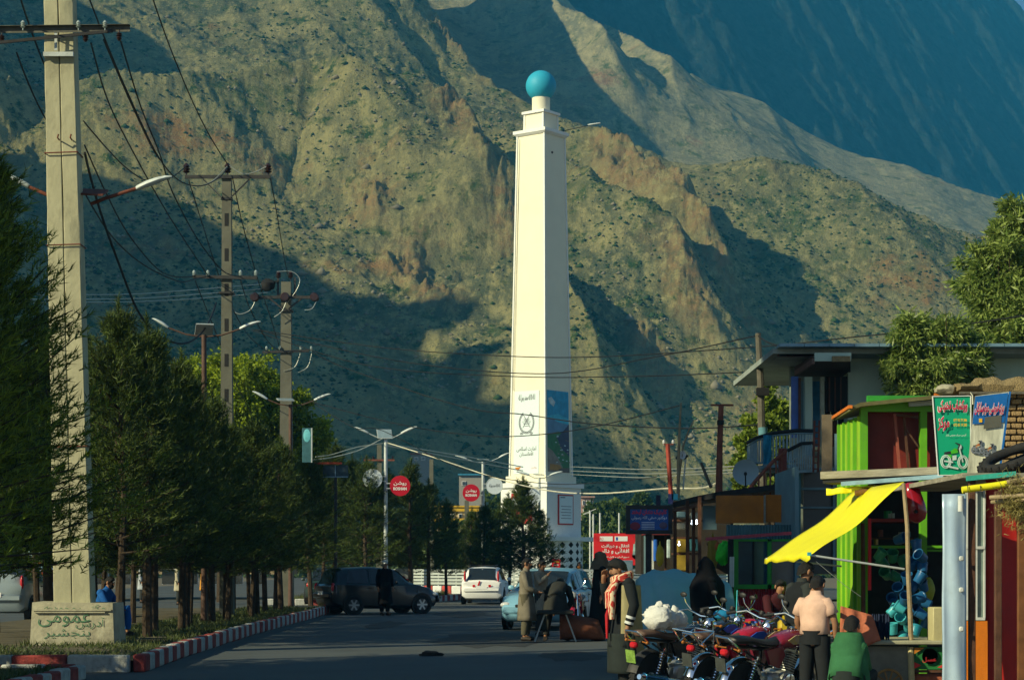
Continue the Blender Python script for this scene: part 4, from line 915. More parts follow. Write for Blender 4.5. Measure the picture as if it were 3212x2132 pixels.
W('black wire from the far pole to the veranda roof', Yl([(790, 1035), (1150, 1145), (1600, 1180), (2000, 1180), (2376, 1165), (2490, 1160)], 74, 42))
W('thick black wire across the printed banner', Yl([(980, 1105), (1100, 1160), (1450, 1275), (1650, 1300), (1850, 1328), (2150, 1343), (2378, 1332)], 74, 42), .016)
W('black wire below the thick one, crossing the emblem', Yl([(985, 1262), (1250, 1330), (1500, 1366), (1700, 1362), (1900, 1330), (2130, 1272)], 72, 50))
W('wire from the wooden pole to the flat roof', Yl([(2376, 1052), (2440, 1083), (2600, 1085)], 42, 40)); W('wire from the flat roof up past the willow', Yl([(2440, 1085), (2650, 1060), (2850, 1040), (3080, 1010), (3240, 985)], 44, 38))
for i, y in enumerate((1463, 1474, 1483)):
    W(('upper', 'middle', 'lower')[i] + ' of three bare wires running right from the obelisk', Yl([(1790, y + i * 2), (2000, y + 8 + i * 3), (2150, y + 6), (2330, y - 2)], 112, 50), .018, M)
for i, (a, c) in enumerate(((1392, 1440), (1397, 1452))):
    W(('upper', 'lower')[i] + ' pale cable from the white lamp towards the pedestal', Yl([(1212, a), (1350, (a + c) / 2 - 3), (1500, c - 2), (1640, c + 24)], 82, 100), .026, M_wiret)
W('pale cable crossing in front of the pedestal to the porch roof', Yl([(1215, 1388), (1380, 1440), (1560, 1500), (1720, 1538), (1880, 1547), (2080, 1532), (2200, 1530), (2255, 1510)], 82, 40), .02, M_wiret)
W('pale cable from the white lamp down to the pines', Yl([(1205, 1372), (1130, 1410), (1050, 1432), (975, 1443)], 82, 74), .02, M_wiret); W('second pale cable to the pines', Yl([(1200, 1390), (1120, 1402), (1040, 1425), (990, 1432)], 82, 74), .016, M_wiret)
W('dark cable from the pine tops to the pedestal ledge', Yl([(970, 1255), (1110, 1340), (1200, 1350), (1450, 1470), (1700, 1515), (1900, 1512), (2060, 1495)], 68, 60), .012)
# -- thin poles among the roofs on the right
def stick(name, label, pts, r, m, group=None, extra=None):
    t = thing(name, label, 'pole', (P(*pts[0]).x, P(*pts[0]).y, 0), 0, group); o = Vector(t.location)
    b = MB(); b.tube([P(*q) - o for q in pts], r, 8); b.build('shaft', m, t); return t, o
M_twig = mat('bare_wood', (.30, .23, .13), .85, var=.3, scale=8, bump=.3); M_wood = mat('grey_wood_pole', (.11, .10, .075), .85, var=.3, scale=8, bump=.4)
t, o = stick('wooden_pole', 'rough wooden pole standing before the balcony with a wire from its top', [(2400, 1790, 42), (2392, 1500, 42), (2386, 1200, 42), (2378, 1045, 42)], [.1, .09, .075, .06], M_wood)
b = MB(); b.box(P(2392, 1228, 41.9) - o, (.26, .15, .16)); b.build('bracket', M_dark, t, smooth=0); b = MB(); b.tube([P(2393, 1340, 41.9) - o, P(2394, 1365, 41.9) - o], .1, 10); b.build('cloth_wrap', mat('cloth_teal', (.10, .24, .28), .8), t)
t, o = stick('steel_post', 'rust red steel post with a T bar on top beside the satellite dish', [(2255, 1545, 38), (2258, 1390, 38), (2262, 1270, 38)], [.07, .055, .05], M_rust)
b = MB(); b.box(P(2265, 1270, 38) - o, (.43, .06, .035)); b.build('t_bar', M_rust, t, smooth=0); b = MB(); b.box(P(2260, 1325, 38) - o, (.12, .14, .09)); b.build('clamp', M_dark, t, smooth=0)
t, o = stick('steel_post', 'red painted post with two white insulators near the clinic sign', [(2105, 1560, 40), (2099, 1470, 40), (2094, 1392, 40)], .045, mat('post_red', (.30, .05, .03), .7, var=.3))
b = MB(); b.box(P(2097, 1393, 40) - o, (.2, .05, .03)); b.build('t_bar', M_rust, t, smooth=0)
for px in (2082, 2111): insulator(t, P(px, 1392, 40) - o, .6, M_w)
stick('twig_pole', 'tall crooked bare stick with a wire at its tip', [(2127, 1560, 39), (2128, 1450, 39), (2132, 1340, 39), (2136, 1262, 39)], [.035, .03, .025, .015], M_twig)
stick('twig_pole', 'shorter leaning stick tied to the tall crooked one', [(2130, 1500, 39.2), (2142, 1400, 39.2), (2160, 1350, 39.2), (2176, 1318, 39.2)], [.02, .02, .016, .01], M_twig)
stick('twig_pole', 'dark stick leaning left by the porch roof', [(2231, 1530, 38.5), (2215, 1490, 38.5), (2199, 1450, 38.5)], [.03, .03, .025], M_wood)
def dish(label, px, py, r, Y, az, el, mm, small=False):
    c = P(px, py, Y); rr = r * Y / F; t = thing('satellite_dish', label, 'satellite dish', (c.x, Y, c.z)); t.rotation_euler = (R(el), 0, R(az))
    b = MB(); rows = [[(k * rr / 8 * math.cos(a), -.32 * rr * (k / 8) ** 2 + .1, k * rr / 8 * math.sin(a)) for a in [math.tau * i / 28 for i in range(28)]] for k in range(1, 9)]
    b.loft(rows[::1] + [[(p[0] * .99, p[1] + .012, p[2] * .99) for p in r_] for r_ in rows[::-1]]); b.build('reflector', mm, t)
    b = MB(); b.tube([(0, 0, -rr * .95), (0, -rr * .75, -rr * .1)], .014, 5); b.tube([(0, -rr * .75, -rr * .1), (0, -rr * .62, -rr * .02)], .03, 8); b.build('feed_arm', M_iron, t)
    b = MB(); b.tube([(0, .12, 0), (.0, .25, -rr * 1.1)], .03, 6); b.build('mount', M_iron, t)
dish('large grey satellite dish above the dark porch roof', 2339, 1481, 41, 37, -8, 6, mat('dish_grey', (.30, .40, .42), .6, var=.08, scale=2, dirt=.15))
dish('small wire mesh satellite dish on the thin pole', 2149, 1428, 13, 39.1, 35, 10, M_w)
stick('dish_pole', 'thin pale pole that holds up the small white dish', [(2143, 1535, 39.1), (2146, 1490, 39.1), (2151, 1440, 39.1)], .014, M_galv)
# ================================================================ TREES
M_bark = mat('pine_bark', (.05, .035, .022), .95, var=.4, scale=9, bump=.6)
M_needle = leafmat('pine_needles', (.009, .022, .007), (.11, .16, .02), .22, .9, .6)
M_needle2 = leafmat('pine_needles_painted_sun', (.015, .035, .007), (.24, .32, .02), .25, .9, .6)  # sunlight on the near pine is put into these brighter needles
def pine_mesh(seed, H=6.4, z0=1.5, Rm=1.7, nb=150, nt=9, nn=16, nl=.17, droop=0.0, pw=.75, open_=0.0):
    r = np.random.RandomState(seed); V = []; tr = MB()
    tr.tube([(0, 0, 0), (r.uniform(-.1, .1), r.uniform(-.1, .1), H * .45), (r.uniform(-.1, .1), r.uniform(-.1, .1), H * .97)], [.085, .06, .012], 7)
    tips = []
    for i in range(nb):
        t = r.rand() ** .85; z = z0 + (H - z0 - .25) * t; a = r.uniform(0, 6.283); env = Rm * (1 - t) ** pw * (.55 + .45 * min(1, t / .12 + .35)) * r.uniform(.55, 1.12) + .12
        el = R(10 + 42 * t + r.uniform(-12, 14)) - droop * (1 - t); d = np.array([math.cos(a) * math.cos(el), math.sin(a) * math.cos(el), math.sin(el)])
        p0 = np.array([0, 0, z - .12 * env]); 
        if r.rand() < .5: tr.tube([tuple(p0), tuple(p0 + d * env * .5), tuple(p0 + d * env * .92 + np.array([0, 0, .06]))], [.022, .014, .006], 4, caps=False)
        for k in range(nt):
            s = .22 + .78 * (k + r.rand()) / nt
            q = p0 + d * env * s + r.normal(0, .05 + .05 * s, 3); dd = d + np.array([0, 0, .45]) + r.normal(0, .25, 3); dd /= np.linalg.norm(dd); tips.append((q, dd))
        if r.rand() < .3: tips.append((p0 + d * env * 1.05, d + np.array([0, 0, .8])))
    for k in range(10): tips.append((np.array([0, 0, H - .3 + .05 * k]), np.array([0, 0, 1.0])))
    Q = np.array([t[0] for t in tips]); D = np.array([t[1] for t in tips]); m = len(Q)
    if open_: kp = r.rand(m) > open_; Q, D = Q[kp], D[kp]; m = len(Q)
    dirs = D[:, None] + r.normal(0, .55, (m, nn, 3)); dirs /= np.linalg.norm(dirs, axis=2, keepdims=True)
    base = Q[:, None] + D[:, None] * r.uniform(-.10, .12, (m, nn, 1)); L = nl * r.uniform(.6, 1.2, (m, nn, 1)); side = np.cross(dirs, r.normal(0, 1, (m, nn, 3))); side /= np.linalg.norm(side, axis=2, keepdims=True)
    w = .009; V = np.stack([base - side * w, base + side * w, base + dirs * L], 2).reshape(-1, 3)
    return V, tr
PINES = []
for sd, kw in enumerate((dict(H=6.3, Rm=1.75), dict(H=6.9, Rm=1.9, nb=165), dict(H=5.6, Rm=1.55, nb=140), dict(H=6.0, Rm=1.35, pw=.9, nb=140), dict(H=7.9, Rm=2.6, nb=460, nt=12, z0=1.5, nl=.16))):
    V, tr = pine_mesh(10 + sd, **kw); n = len(V) // 3
    t = thing('pine_tree', 'x', 'tree'); c = soup('crown', V, np.arange(n * 3).reshape(n, 3), M_needle2 if sd == 4 else M_needle, t, None); k = tr.build('trunk', M_bark, t)
    PINES.append((t, c, k, kw['H']))
used = set()
def pine(v, x, y, H, label, rz=0, grp='pines along the median', bright=False, wide=1.0):
    t, c, k, h0 = PINES[v]; s = H / h0
    if v not in used: used.add(v); o, cc, kk = t, c, k
    else:
        o = t.copy(); cc = c.copy(); kk = k.copy()
        for q in (o, cc, kk): C.objects.link(q)
        cc.parent = o; kk.parent = o
    o.location = (x, y, .12); o.rotation_euler = (0, 0, rz); o.scale = (s * wide, s * wide, s); o['label'] = label; o['group'] = grp; o['category'] = 'tree'
    return o
rg = random.Random(21)
pine(4, -7.75, 28.6, 7.6, 'near pine cut by the left edge of the picture with sunlight painted into its needles', .6, wide=1.12)
pine(4, -7.4, 24.4, 7.4, 'unseen pine added on the near island to shade the road', 2.1)  # out of view, added to throw shade across the road
row = []
for i, y in enumerate(np.arange(36.9, 63.5, 1.75)):
    row.append((-7.15 + rg.uniform(-.25, .25), y + rg.uniform(-.3, .3), 0))
for i, y in enumerate(np.arange(38.5, 63.5, 2.3)): row.append((-8.9 + rg.uniform(-.3, .3), y, 1))
for i, y in enumerate(np.arange(37.5, 60, 3.6)): row.append((-10.8 + rg.uniform(-.3, .3), y, 2))
words = ['front', 'middle', 'back']; cnt = [0, 0, 0]; ordn = 'first second third fourth fifth sixth seventh eighth ninth tenth eleventh twelfth thirteenth fourteenth fifteenth sixteenth'.split()
for n_, (x, y, rw) in enumerate(row):
    H = rg.uniform(5.7, 6.3) if y < 43 else (rg.uniform(5.2, 5.7) if y < 48 else rg.uniform(4.7, 5.4))
    cnt[rw] += 1; lab = '%s dark pine of the %s file of the median, counted from the concrete block' % (ordn[cnt[rw] - 1], words[rw])
    pine(rg.randrange(4), x, y, H, lab, rg.uniform(0, 6), wide=rg.uniform(1.05, 1.25))
for px, Y, H, v, lab in ((1052, 83, 6.4, 3, 'pine with sunlit top just left of the white disc sign'), (1105, 84, 5.9, 1, 'broad pine right behind the black hatchback'), (1150, 82, 5.7, 0, 'pine in front of the white disc sign'), (1215, 86, 5.4, 2, 'pine under the first red disc sign'),
                         (1290, 84, 5.7, 3, 'pine whose top reaches the red disc sign'), (1345, 87, 5.0, 2, 'pine left of the yellow building'), (1400, 90, 4.3, 0, 'low pine before the yellow building'), (1010, 72.5, 5.0, 1, 'pine at the far end of the long row'), (975, 70, 5.2, 0, 'second last pine of the long row')):
    pine(v, GX(px, Y), Y, H, lab, rg.uniform(0, 6), wide=1.35)
for px, Y, H, v, wd, lab in ((1522, 92, 4.2, 0, 1.1, 'pine just right of the chevron sign'), (1565, 94, 4.0, 1, 1.1, 'pine left of the pedestal'), (1596, 93, 4.6, 2, 1.0, 'pointed pine left in front of the pedestal'), (1640, 91, 5.3, 3, 1.25, 'tallest pine in front of the white pedestal'), (1690, 92, 4.0, 0, 1.15, 'pine right in front of the platform'), (1480, 94, 4.0, 2, 1.0, 'pine under the right red disc sign')):
    o = pine(v, GX(px, Y), Y, H, lab, rg.uniform(0, 6), wide=wd * 1.25)

def leaf_tree(label, base, clumps, n, leaf=(.14, .05), m=None, seed=1, droop=.2, trunk_r=.16, name='broadleaf_tree', shell=.25, group=None, bark=None, fold=False, jit=.3, cat='tree'):
    r = np.random.RandomState(seed); t = thing(name, label, cat, base, 0, group); B = np.array(base)
    cs = []
    for px, py, Y, rp, *sq in clumps:
        p = P(px, py, Y); cs.append((np.array(p) - B, rp * Y / F, sq[0] if sq else 1.0))
    tr = MB(); top = max(c[0][2] for c in cs); cen = np.mean([c[0] for c in cs], 0)
    fork = np.array([cen[0] * .15, cen[1] * .15, min(top, 99) * .35]); tr.tube([(0, 0, -.1), tuple(fork * .5 + np.array([.05, 0, 0])), tuple(fork)], [trunk_r, trunk_r * .85, trunk_r * .7], 8)
    for c, rr, sq in cs:
        mid = fork * .5 + c * .5 + r.normal(0, .15, 3); tr.tube([tuple(fork), tuple(mid), tuple(c), tuple(c + r.normal(0, .3, 3) * rr)], [trunk_r * .5, trunk_r * .32, trunk_r * .16, .008], 6)
        for k in range(5): e = c + r.normal(0, .55, 3) * rr; tr.tube([tuple(mid), tuple((mid + e) / 2 + r.normal(0, .08, 3)), tuple(e)], [trunk_r * .14, .014, .005], 4, caps=False)
    tr.build('trunk', bark or M_bark, t)
    w = np.array([c[1] ** 2.2 for c in cs]); w /= w.sum(); idx = r.choice(len(cs), n, p=w)
    # sub-clumps give light and dark tufts
    Cc = np.array([c[0] for c in cs]); Rr = np.array([c[1] for c in cs]); Sq = np.array([c[2] for c in cs])
    ns = 46; sd = r.normal(0, 1, (len(cs), ns, 3)); sd /= np.linalg.norm(sd, axis=2, keepdims=True); sd *= r.uniform(shell, 1, (len(cs), ns, 1))
    j = r.randint(0, ns, n); off = sd[idx, j] * (1 + .5 * (j % 7 == 0))[:, None] + r.normal(0, .13, (n, 3)) * (1 + jit * r.rand(n, 1)); off[:, 2] *= Sq[idx]
    pos = Cc[idx] + off * Rr[idx][:, None]
    out = off / (np.linalg.norm(off, axis=1, keepdims=True) + 1e-6)
    d = out * .6 + r.normal(0, .6, (n, 3)); d[:, 2] -= droop; d /= np.linalg.norm(d, axis=1, keepdims=True)
    s = np.cross(d, r.normal(0, 1, (n, 3))); s /= np.linalg.norm(s, axis=1, keepdims=True); L = leaf[0] * r.uniform(.6, 1.25, (n, 1)); Wd = leaf[1] * r.uniform(.7, 1.2, (n, 1))
    V = np.stack([pos, pos + d * L * .45 + s * Wd / 2, pos + d * L, pos + d * L * .45 - s * Wd / 2], 1).reshape(-1, 3)
    soup('crown', V, np.arange(n * 4).reshape(n, 4), m, t, None)
    return t
M_lf = leafmat('leaf_yellowgreen', (.09, .15, .006), (.36, .44, .02), .4, .5); M_wl = leafmat('leaf_willow', (.05, .11, .01), (.32, .40, .10), .35, .7, .4); M_pop = leafmat('leaf_poplar', (.08, .14, .012), (.30, .38, .04), .4, .8)
M_far = leafmat('leaf_far', (.03, .06, .012), (.11, .16, .03), .3, .4)
leaf_tree('bright yellow green tree rising behind the dark pines at the tall pole', (GX(690, 84), 84, 0), [(640, 1200, 84, 70), (700, 1160, 84, 55), (590, 1180, 85, 55), (770, 1170, 83, 60), (740, 1290, 83, 80), (640, 1330, 84, 80), (690, 1440, 84, 90), (560, 1260, 85, 40)], 26000, (.2, .10), M_lf, 4)
leaf_tree('bright yellow green tree right of the far pole behind the pines', (GX(880, 86), 86, 0), [(820, 1200, 86, 60), (850, 1290, 86, 80), (930, 1270, 86, 60), (985, 1370, 86, 60), (900, 1400, 86, 80), (1020, 1450, 86, 45), (960, 1480, 86, 60), (790, 1380, 86, 60)], 26000, (.2, .10), M_lf, 5)
leaf_tree('sparse feathery tree behind the near pines left of the brown lamp', (GX(470, 66), 66, 0), [(420, 1150, 66, 90), (500, 1180, 66, 70), (380, 1020, 66, 50), (455, 1260, 66, 90), (340, 1150, 66, 80)], 9000, (.22, .05), leafmat('leaf_dusky', (.02, .03, .012), (.06, .07, .02), .2), 6, shell=.3)
leaf_tree('tall willow rising out of the right edge with silvery tips', (GX(3175, 41), 41, 0), [(3200, 690, 41, 75), (3160, 790, 41, 85), (3120, 880, 41, 85), (3230, 860, 41, 110), (3160, 980, 41, 95), (3250, 1020, 41, 120), (3140, 1090, 41, 70), (3240, 1150, 41, 80), (3085, 830, 41, 50), (3110, 960, 41, 70), (3130, 1180, 41, 60), (3180, 1060, 41, 90)], 56000, (.19, .042), M_wl, 7, .35, .22)
leaf_tree('lower willow in front of the flat roofed house', (GX(2960, 39), 39, 0), [(2870, 1050, 39, 75), (2960, 1070, 39, 75), (2820, 1130, 39, 55), (2900, 1170, 39, 85), (3000, 1160, 39, 80), (2860, 1230, 39, 55), (2960, 1235, 39, 60), (3050, 1110, 39, 55)], 34000, (.17, .038), M_wl, 8, .35, .14)
leaf_tree('narrow bright poplar behind the wooden pole', (GX(2430, 58), 58, 0), [(2408, 1215, 58, 22, 1.6), (2405, 1270, 58, 34, 1.4), (2440, 1310, 58, 42, 1.2), (2400, 1350, 58, 52), (2450, 1380, 58, 50), (2345, 1400, 58, 38), (2330, 1450, 58, 32), (2400, 1430, 58, 60), (2470, 1450, 58, 40), (2330, 1520, 58, 30)], 20000, (.15, .11), M_pop, 9, 0, .12)
for x_, y_, h_, nm in ((-10.2, 21.9, 12, 'unseen tall leafy tree added for its shade, nearest the camera'), (-10.2, 24.2, 12, 'unseen tall leafy tree added for its shade, beside the near island'), (-14.5, 21.8, 19, 'unseen very tall poplar added for its shade, nearer one'), (-14.5, 26.2, 20, 'unseen very tall poplar added for its shade, farther one')):  # out of view, added to shade the stalls and the house
    def q(dx, z): return ((x_ + dx) * F / y_ + CX, HZ - (z - EYE) * F / y_)
    kk = F / y_; w_ = 2.3 if h_ < 15 else 1.5
    cl = [(*q(0, h_ * f), y_, w_ * kk * r_, 1.5) for f, r_ in ((.35, .9), (.5, 1.0), (.65, 1.0), (.8, .8), (.93, .5))] + [(*q(dx, h_ * f), y_, w_ * kk * .7, 1.3) for dx, f in ((-.9, .45), (.9, .55), (-.8, .7), (.8, .75))]
    if h_ > 15: cl = [(*q(0, h_ * f), y_, w_ * kk * r_, 1.4) for f, r_ in ((.66, .8), (.74, 1.0), (.82, 1.0), (.9, .8), (.97, .5))]
    leaf_tree(nm, (x_, y_, 0), cl, 9000, (.42, .3), M_pop, int(h_ + y_), .1, .2, group='unseen trees added for shade left of the road')
rg = random.Random(31)
for i, (px, py, Y, rp, nm) in enumerate(((1435, 1700, 150, 42, 'round green tree below the yellow building'), (1380, 1730, 140, 40, 'low green tree left of the slotted post'), (1300, 1690, 160, 45, 'green tree behind the pines, under the yellow building'), (1560, 1620, 170, 45, 'green tree behind the chevron lamp'), (1500, 1690, 150, 45, 'green tree behind the slotted post'),
                                      (1870, 1620, 190, 40, 'dark tree just right of the pedestal'), (1920, 1600, 195, 36, 'dark tree between the distant lamp poles'), (1960, 1650, 185, 45, 'dark tree behind the red billboard'), (1860, 1720, 150, 45, 'tree between the pierced drum and the red billboard'), (2010, 1570, 210, 22, 'pale tree top showing above the clinic sign'))):
    leaf_tree(nm, (GX(px, Y), Y, 0), [(px, py, Y, rp), (px - rp * .7, py + rp * .8, Y, rp * .8), (px + rp * .7, py + rp * .9, Y, rp * .8)], 3200, (.5, .3), M_far, 40 + i, .1, .15, group='trees beyond the roundabout')
# tree line further off
rs2 = np.random.RandomState(5); n = 60000; px = rs2.uniform(-600, 3900, n); Yt = rs2.uniform(255, 330, n); x = (px - CX) / F * Yt
top = 3.0 + 3.5 * (fbm(x * .06, Yt * .02, 4) + .4) ; z = rs2.rand(n) ** .8 * np.clip(top, 1, 9)
d = rs2.normal(0, 1, (n, 3)); d /= np.linalg.norm(d, axis=1, keepdims=True); s = np.cross(d, rs2.normal(0, 1, (n, 3))); s /= np.linalg.norm(s, axis=1, keepdims=True)
p = np.stack([x, Yt, z], -1); V = np.stack([p, p + d * .5 + s * .3, p + d, p + d * .5 - s * .3], 1).reshape(-1, 3)
soup('tree_line', V, np.arange(n * 4).reshape(n, 4), M_far)
# ================================================================ VEHICLES
M_tyre = mat('tyre_rubber', (.018, .018, .018), .85, var=.3, scale=20, bump=.3); M_rim = mat('alloy_rim', (.42, .45, .46), .3, metal=.8, bump=0, var=.1); M_chrome = mat('chrome', (.75, .77, .78), .12, metal=1.0, bump=0, var=.04)
M_glass = mat('car_glass', (.015, .02, .022), .06, spec=.9, bump=0, var=.1); M_lampr = mat('lamp_red', (.5, .01, .015), .2, bump=0, spec=.6); M_lampw = mat('lamp_clear', (.6, .62, .6), .1, bump=0, spec=.8); M_plast = mat('black_plastic', (.02, .02, .02), .5, bump=0)
def paint(name, c, dirt=.15): return mat(name, c, .28, var=.06, scale=1.5, bump=0, spec=.5, coat=.5, dirt=dirt)
def lerp_st(st, x):
    for i in range(len(st) - 1):
        a, c = st[i], st[i + 1]
        if a[0] <= x <= c[0]:
            t = (x - a[0]) / (c[0] - a[0]); t = t * t * (3 - 2 * t) * .35 + t * .65
            return [a[k] + (c[k] - a[k]) * t for k in range(7)]
    return list(st[-1] if x > st[-1][0] else st[0])
def ring(st, x):
    _, zb, zt, zr, ws, wb, wr = lerp_st(st, x)
    gh = zr > zt + .04
    h = [(0, zb), (ws * .82, zb), (ws, zb + .1), (ws + .02, zb * .45 + zt * .55), (wb, zt - .02)]
    if gh: h += [(wb - .03, zt + .01), (wr + (wb - wr) * .35, zt + (zr - zt) * .55), (wr, zr - .07), (wr * .86, zr - .015), (0, zr + .015)]
    else: h += [(wb - .04, zt + .005), (wb * .8, zt + .02), (wb * .6, zt + .03), (wb * .4, zt + .035), (0, zt + .04)]
    return [(x, y, z) for y, z in h] + [(x, -y, z) for y, z in reversed(h[1:-1])]
def sidept(st, x, f, s, o=.012):
    _, zb, zt, zr, ws, wb, wr = lerp_st(st, x); z = zt + (zr - zt) * f
    y = (wb - .03) + ((wr + (wb - wr) * .35) - (wb - .03)) * min(1, f / .55) if f < .55 else (wr + (wb - wr) * .35) + (wr - (wr + (wb - wr) * .35)) * (f - .55) / .45
    return (x, s * (y + o), z)
def car(name, label, loc, rz, st, mp, wins, wx, wr=.3, front=None, rear=None, cat='car', rack=False, group=None, wind=None, hatch=None, hw_=.66):
    t = thing(name, label, cat, loc, rz, group); b = MB(); x0, x1 = st[0][0], st[-1][0]; n = 44
    rows = [ring(st, x0 + (x1 - x0) * i / n) for i in range(n + 1)]; b.loft(rows); body = b.build('body', mp, t, smooth=40)
    for wxx in wx:
        for s in (-1, 1):
            yo = lerp_st(st, wxx)[4]
            b = MB(); b.tube([(wxx, s * (yo - .12), wr + .02), (wxx, s * (yo + .03), wr + .02)], wr + .055, 20); b.build('wheel_arch', M_plast, t)
            w = bpy.data.objects.new('wheel', None); C.objects.link(w); w.parent = t; w.location = (wxx, s * (yo - .04), wr)
            b = MB(); Mx = Matrix.Rotation(R(90), 4, 'X'); b.lathe([(wr * .6, -.085), (wr * .9, -.09), (wr, -.06), (wr, .06), (wr * .9, .09), (wr * .6, .085)], 24, Mx); b.build('tyre', M_tyre, w)
            b = MB(); b.lathe([(wr * .62, -.092), (wr * .60, -.086), (wr * .55, -.06), (wr * .12, -.075)], 20, Mx); b.lathe([(wr * .62, .092), (wr * .60, .086), (wr * .55, .06), (wr * .12, .075)], 20, Mx)
            b.build('rim', mat('rim_dark', (.08, .085, .09), .5, metal=.5, bump=0), w)
            for k in range(6):
                a = k * math.tau / 6; b = MB(); b.bar((0, s * .085, 0), (wr * .6 * math.cos(a), s * .088, wr * .6 * math.sin(a)), .055, .02, up=(0, 1, 0)); b.build('spoke', M_rim, w, smooth=0)
    for s in (-1, 1):
        for a, c, f0, f1, *sl in wins:
            sa = sl[0] if sl else 0; sb = sl[1] if len(sl) > 1 else 0; b = MB(); m_ = 5
            lo = [sidept(st, a + (c - a) * k / m_, f0, s) for k in range(m_ + 1)]; hi = [sidept(st, a + sa + (c + sb - a - sa) * k / m_, f1, s) for k in range(m_ + 1)]; mid = [sidept(st, a + sa / 2 + (c + sb / 2 - a - sa / 2) * k / m_, .55, s) for k in range(m_ + 1)]
            b.grid([lo, mid, hi]); b.build('side_window', M_glass, t)
    def cross(xa, xb, f, name, m_=M_glass):
        rows = []
        for k in range(5):
            x = xa + (xb - xa) * k / 4; q = lerp_st(st, x); zz = q[3] + .022 if q[3] > q[2] + .04 else q[2] + .03; w_ = (q[6] if q[3] > q[2] + .1 else q[5] * .84) * f; rows.append([(x, w_ * u, zz - abs(u) ** 4 * .02) for u in (-1, -.8, -.4, 0, .4, .8, 1)])
        b = MB(); b.grid(rows); b.build(name, m_, t)
    if wind: cross(*wind, .93, 'windscreen')
    if hatch: cross(*hatch, .88, 'rear_window')
    for s in (-1, 1):
        b = MB(); xm = (wind[1] if wind else 0) - .12; b.ball((xm, s * (lerp_st(st, xm)[5] + .09), lerp_st(st, xm)[2] + .09), (.05, .09, .065), 10, 6); b.build('mirror', mp, t)
        xf, zf = x1, lerp_st(st, x1 - .12)[2]
        b = MB(); b.ball((x1 - .13, s * hw_, zf - .07), (.13, .14, .075), 12, 8); b.build('headlight', M_lampw, t)
        b = MB(); b.ball((x0 + .06, s * (hw_ + .06), rear[0]), (.07, .05, rear[1] * .9), 10, 8); b.build('tail_light', M_lampr, t)
    b = MB(); q = lerp_st(st, x0); b.box((x0 - .02, 0, q[1] + .18), (.12, 1.45, .2), ch=.05); b.build('rear_bumper', mp, t)
    q = lerp_st(st, x1); b = MB(); b.box((x1 - .01, 0, q[1] + .16), (.12, 1.45, .22), ch=.05); b.build('front_bumper', mp, t)
    b = MB(); b.box((x1 + .03, 0, zf - .1), (.05, .8, .09), ch=.02); b.build('grille', M_plast, t)
    b = MB(); b.box((x0 - .085, 0, q[1] + .34), (.012, .44, .12)); b.build('number_plate', M_w, t)
    for s in (-1, 1):
        for xd in (wx[0] + .55, wx[0] + 1.35): 
            if xd < wx[1] - .3: p = lerp_st(st, xd); b = MB(); b.box((xd, s * (p[5] + .012), p[2] - .1), (.16, .025, .028)); b.build('door_handle', M_plast, t)
            if xd < wx[1] - .3: b = MB(); b.box((xd + .12, s * (p[4] + .018), (p[1] + p[2]) / 2 + .05), (.008, .006, p[2] - p[1] - .2)); b.build('door_seam', M_plast, t)
    if rack:
        for s in (-1, 1): b = MB(); b.tube([(x0 + .5, s * .5, 1.46), (x0 + .55, s * .5, 1.54), (x0 + 1.9, s * .5, 1.56), (x0 + 1.95, s * .5, 1.47)], .018, 6); b.build('roof_rail', M_plast, t)
        for xx in (x0 + .8, x0 + 1.3, x0 + 1.75): b = MB(); b.bar((xx, -.5, 1.55), (xx, .5, 1.55), .03); b.build('rack_bar', M_plast, t)
    return t
# (x, underside, belt, roof, sill half width, belt half width, roof half width)
hatchb = [(-1.84, .42, .86, .87, .66, .70, .55), (-1.76, .28, .93, .98, .76, .78, .58), (-1.60, .22, .96, 1.36, .80, .80, .58), (-1.30, .20, .95, 1.47, .81, .82, .60), (-.4, .18, .93, 1.50, .82, .83, .61), (.35, .18, .92, 1.44, .82, .83, .60), (1.0, .18, .93, .98, .82, .80, .6), (1.1, .18, .92, .93, .82, .79, .6), (1.55, .2, .82, .83, .80, .74, .6), (1.80, .26, .66, .67, .70, .62, .5), (1.86, .34, .56, .57, .6, .52, .4)]
car('hatchback', 'black hatchback turning across the road with its red tail light lit', (GX(1180, 63.8), 63.9, 0), R(27), hatchb, paint('paint_black', (.008, .011, .014), .05), [(-1.35, -.62, .08, .86, .12, -.0), (-.56, .22, .06, .88, .0, .0), (.28, .80, .06, .86, -.0, -.34)], (-1.13, 1.22), .30, rear=(.86, .16), wind=(.98, .42), hatch=(-1.78, -1.42), group=None)
wag = [(-2.1, .42, .86, .87, .66, .72, .55), (-2.02, .26, .90, .96, .78, .79, .6), (-1.72, .22, .93, 1.38, .81, .81, .60), (-1.45, .2, .93, 1.47, .82, .82, .61), (-.3, .18, .92, 1.49, .83, .83, .62), (.35, .18, .91, 1.43, .83, .83, .60), (1.05, .18, .92, .97, .83, .81, .6), (1.15, .18, .91, .92, .83, .8, .6), (1.85, .2, .80, .81, .80, .76, .6), (2.08, .26, .64, .65, .72, .66, .5), (2.14, .34, .56, .57, .6, .54, .4)]
M_cwhite = paint('paint_white', (.62, .62, .54), .35)
cw = car('estate_car', 'dusty white estate car with a roof rack driving away in the middle of the road', (GX(1524, 80.5), 80.6, 0), R(86), wag, M_cwhite, [(-1.6, -.85, .08, .86, .1), (-.8, .1, .06, .88), (.16, .85, .06, .86, 0, -.35)], (-1.3, 1.3), .31, rear=(1.12, .24), rack=True, wind=(1.03, .42), hatch=(-2.02, -1.6), hw_=.60)
for y_, z_, w_ in ((-.33, .74, .1), (.30, .74, .1)): b = MB(); b.box((-2.16, y_, z_), (.02, w_, .09)); b.build('reflector', M_lampr, cw, smooth=0)
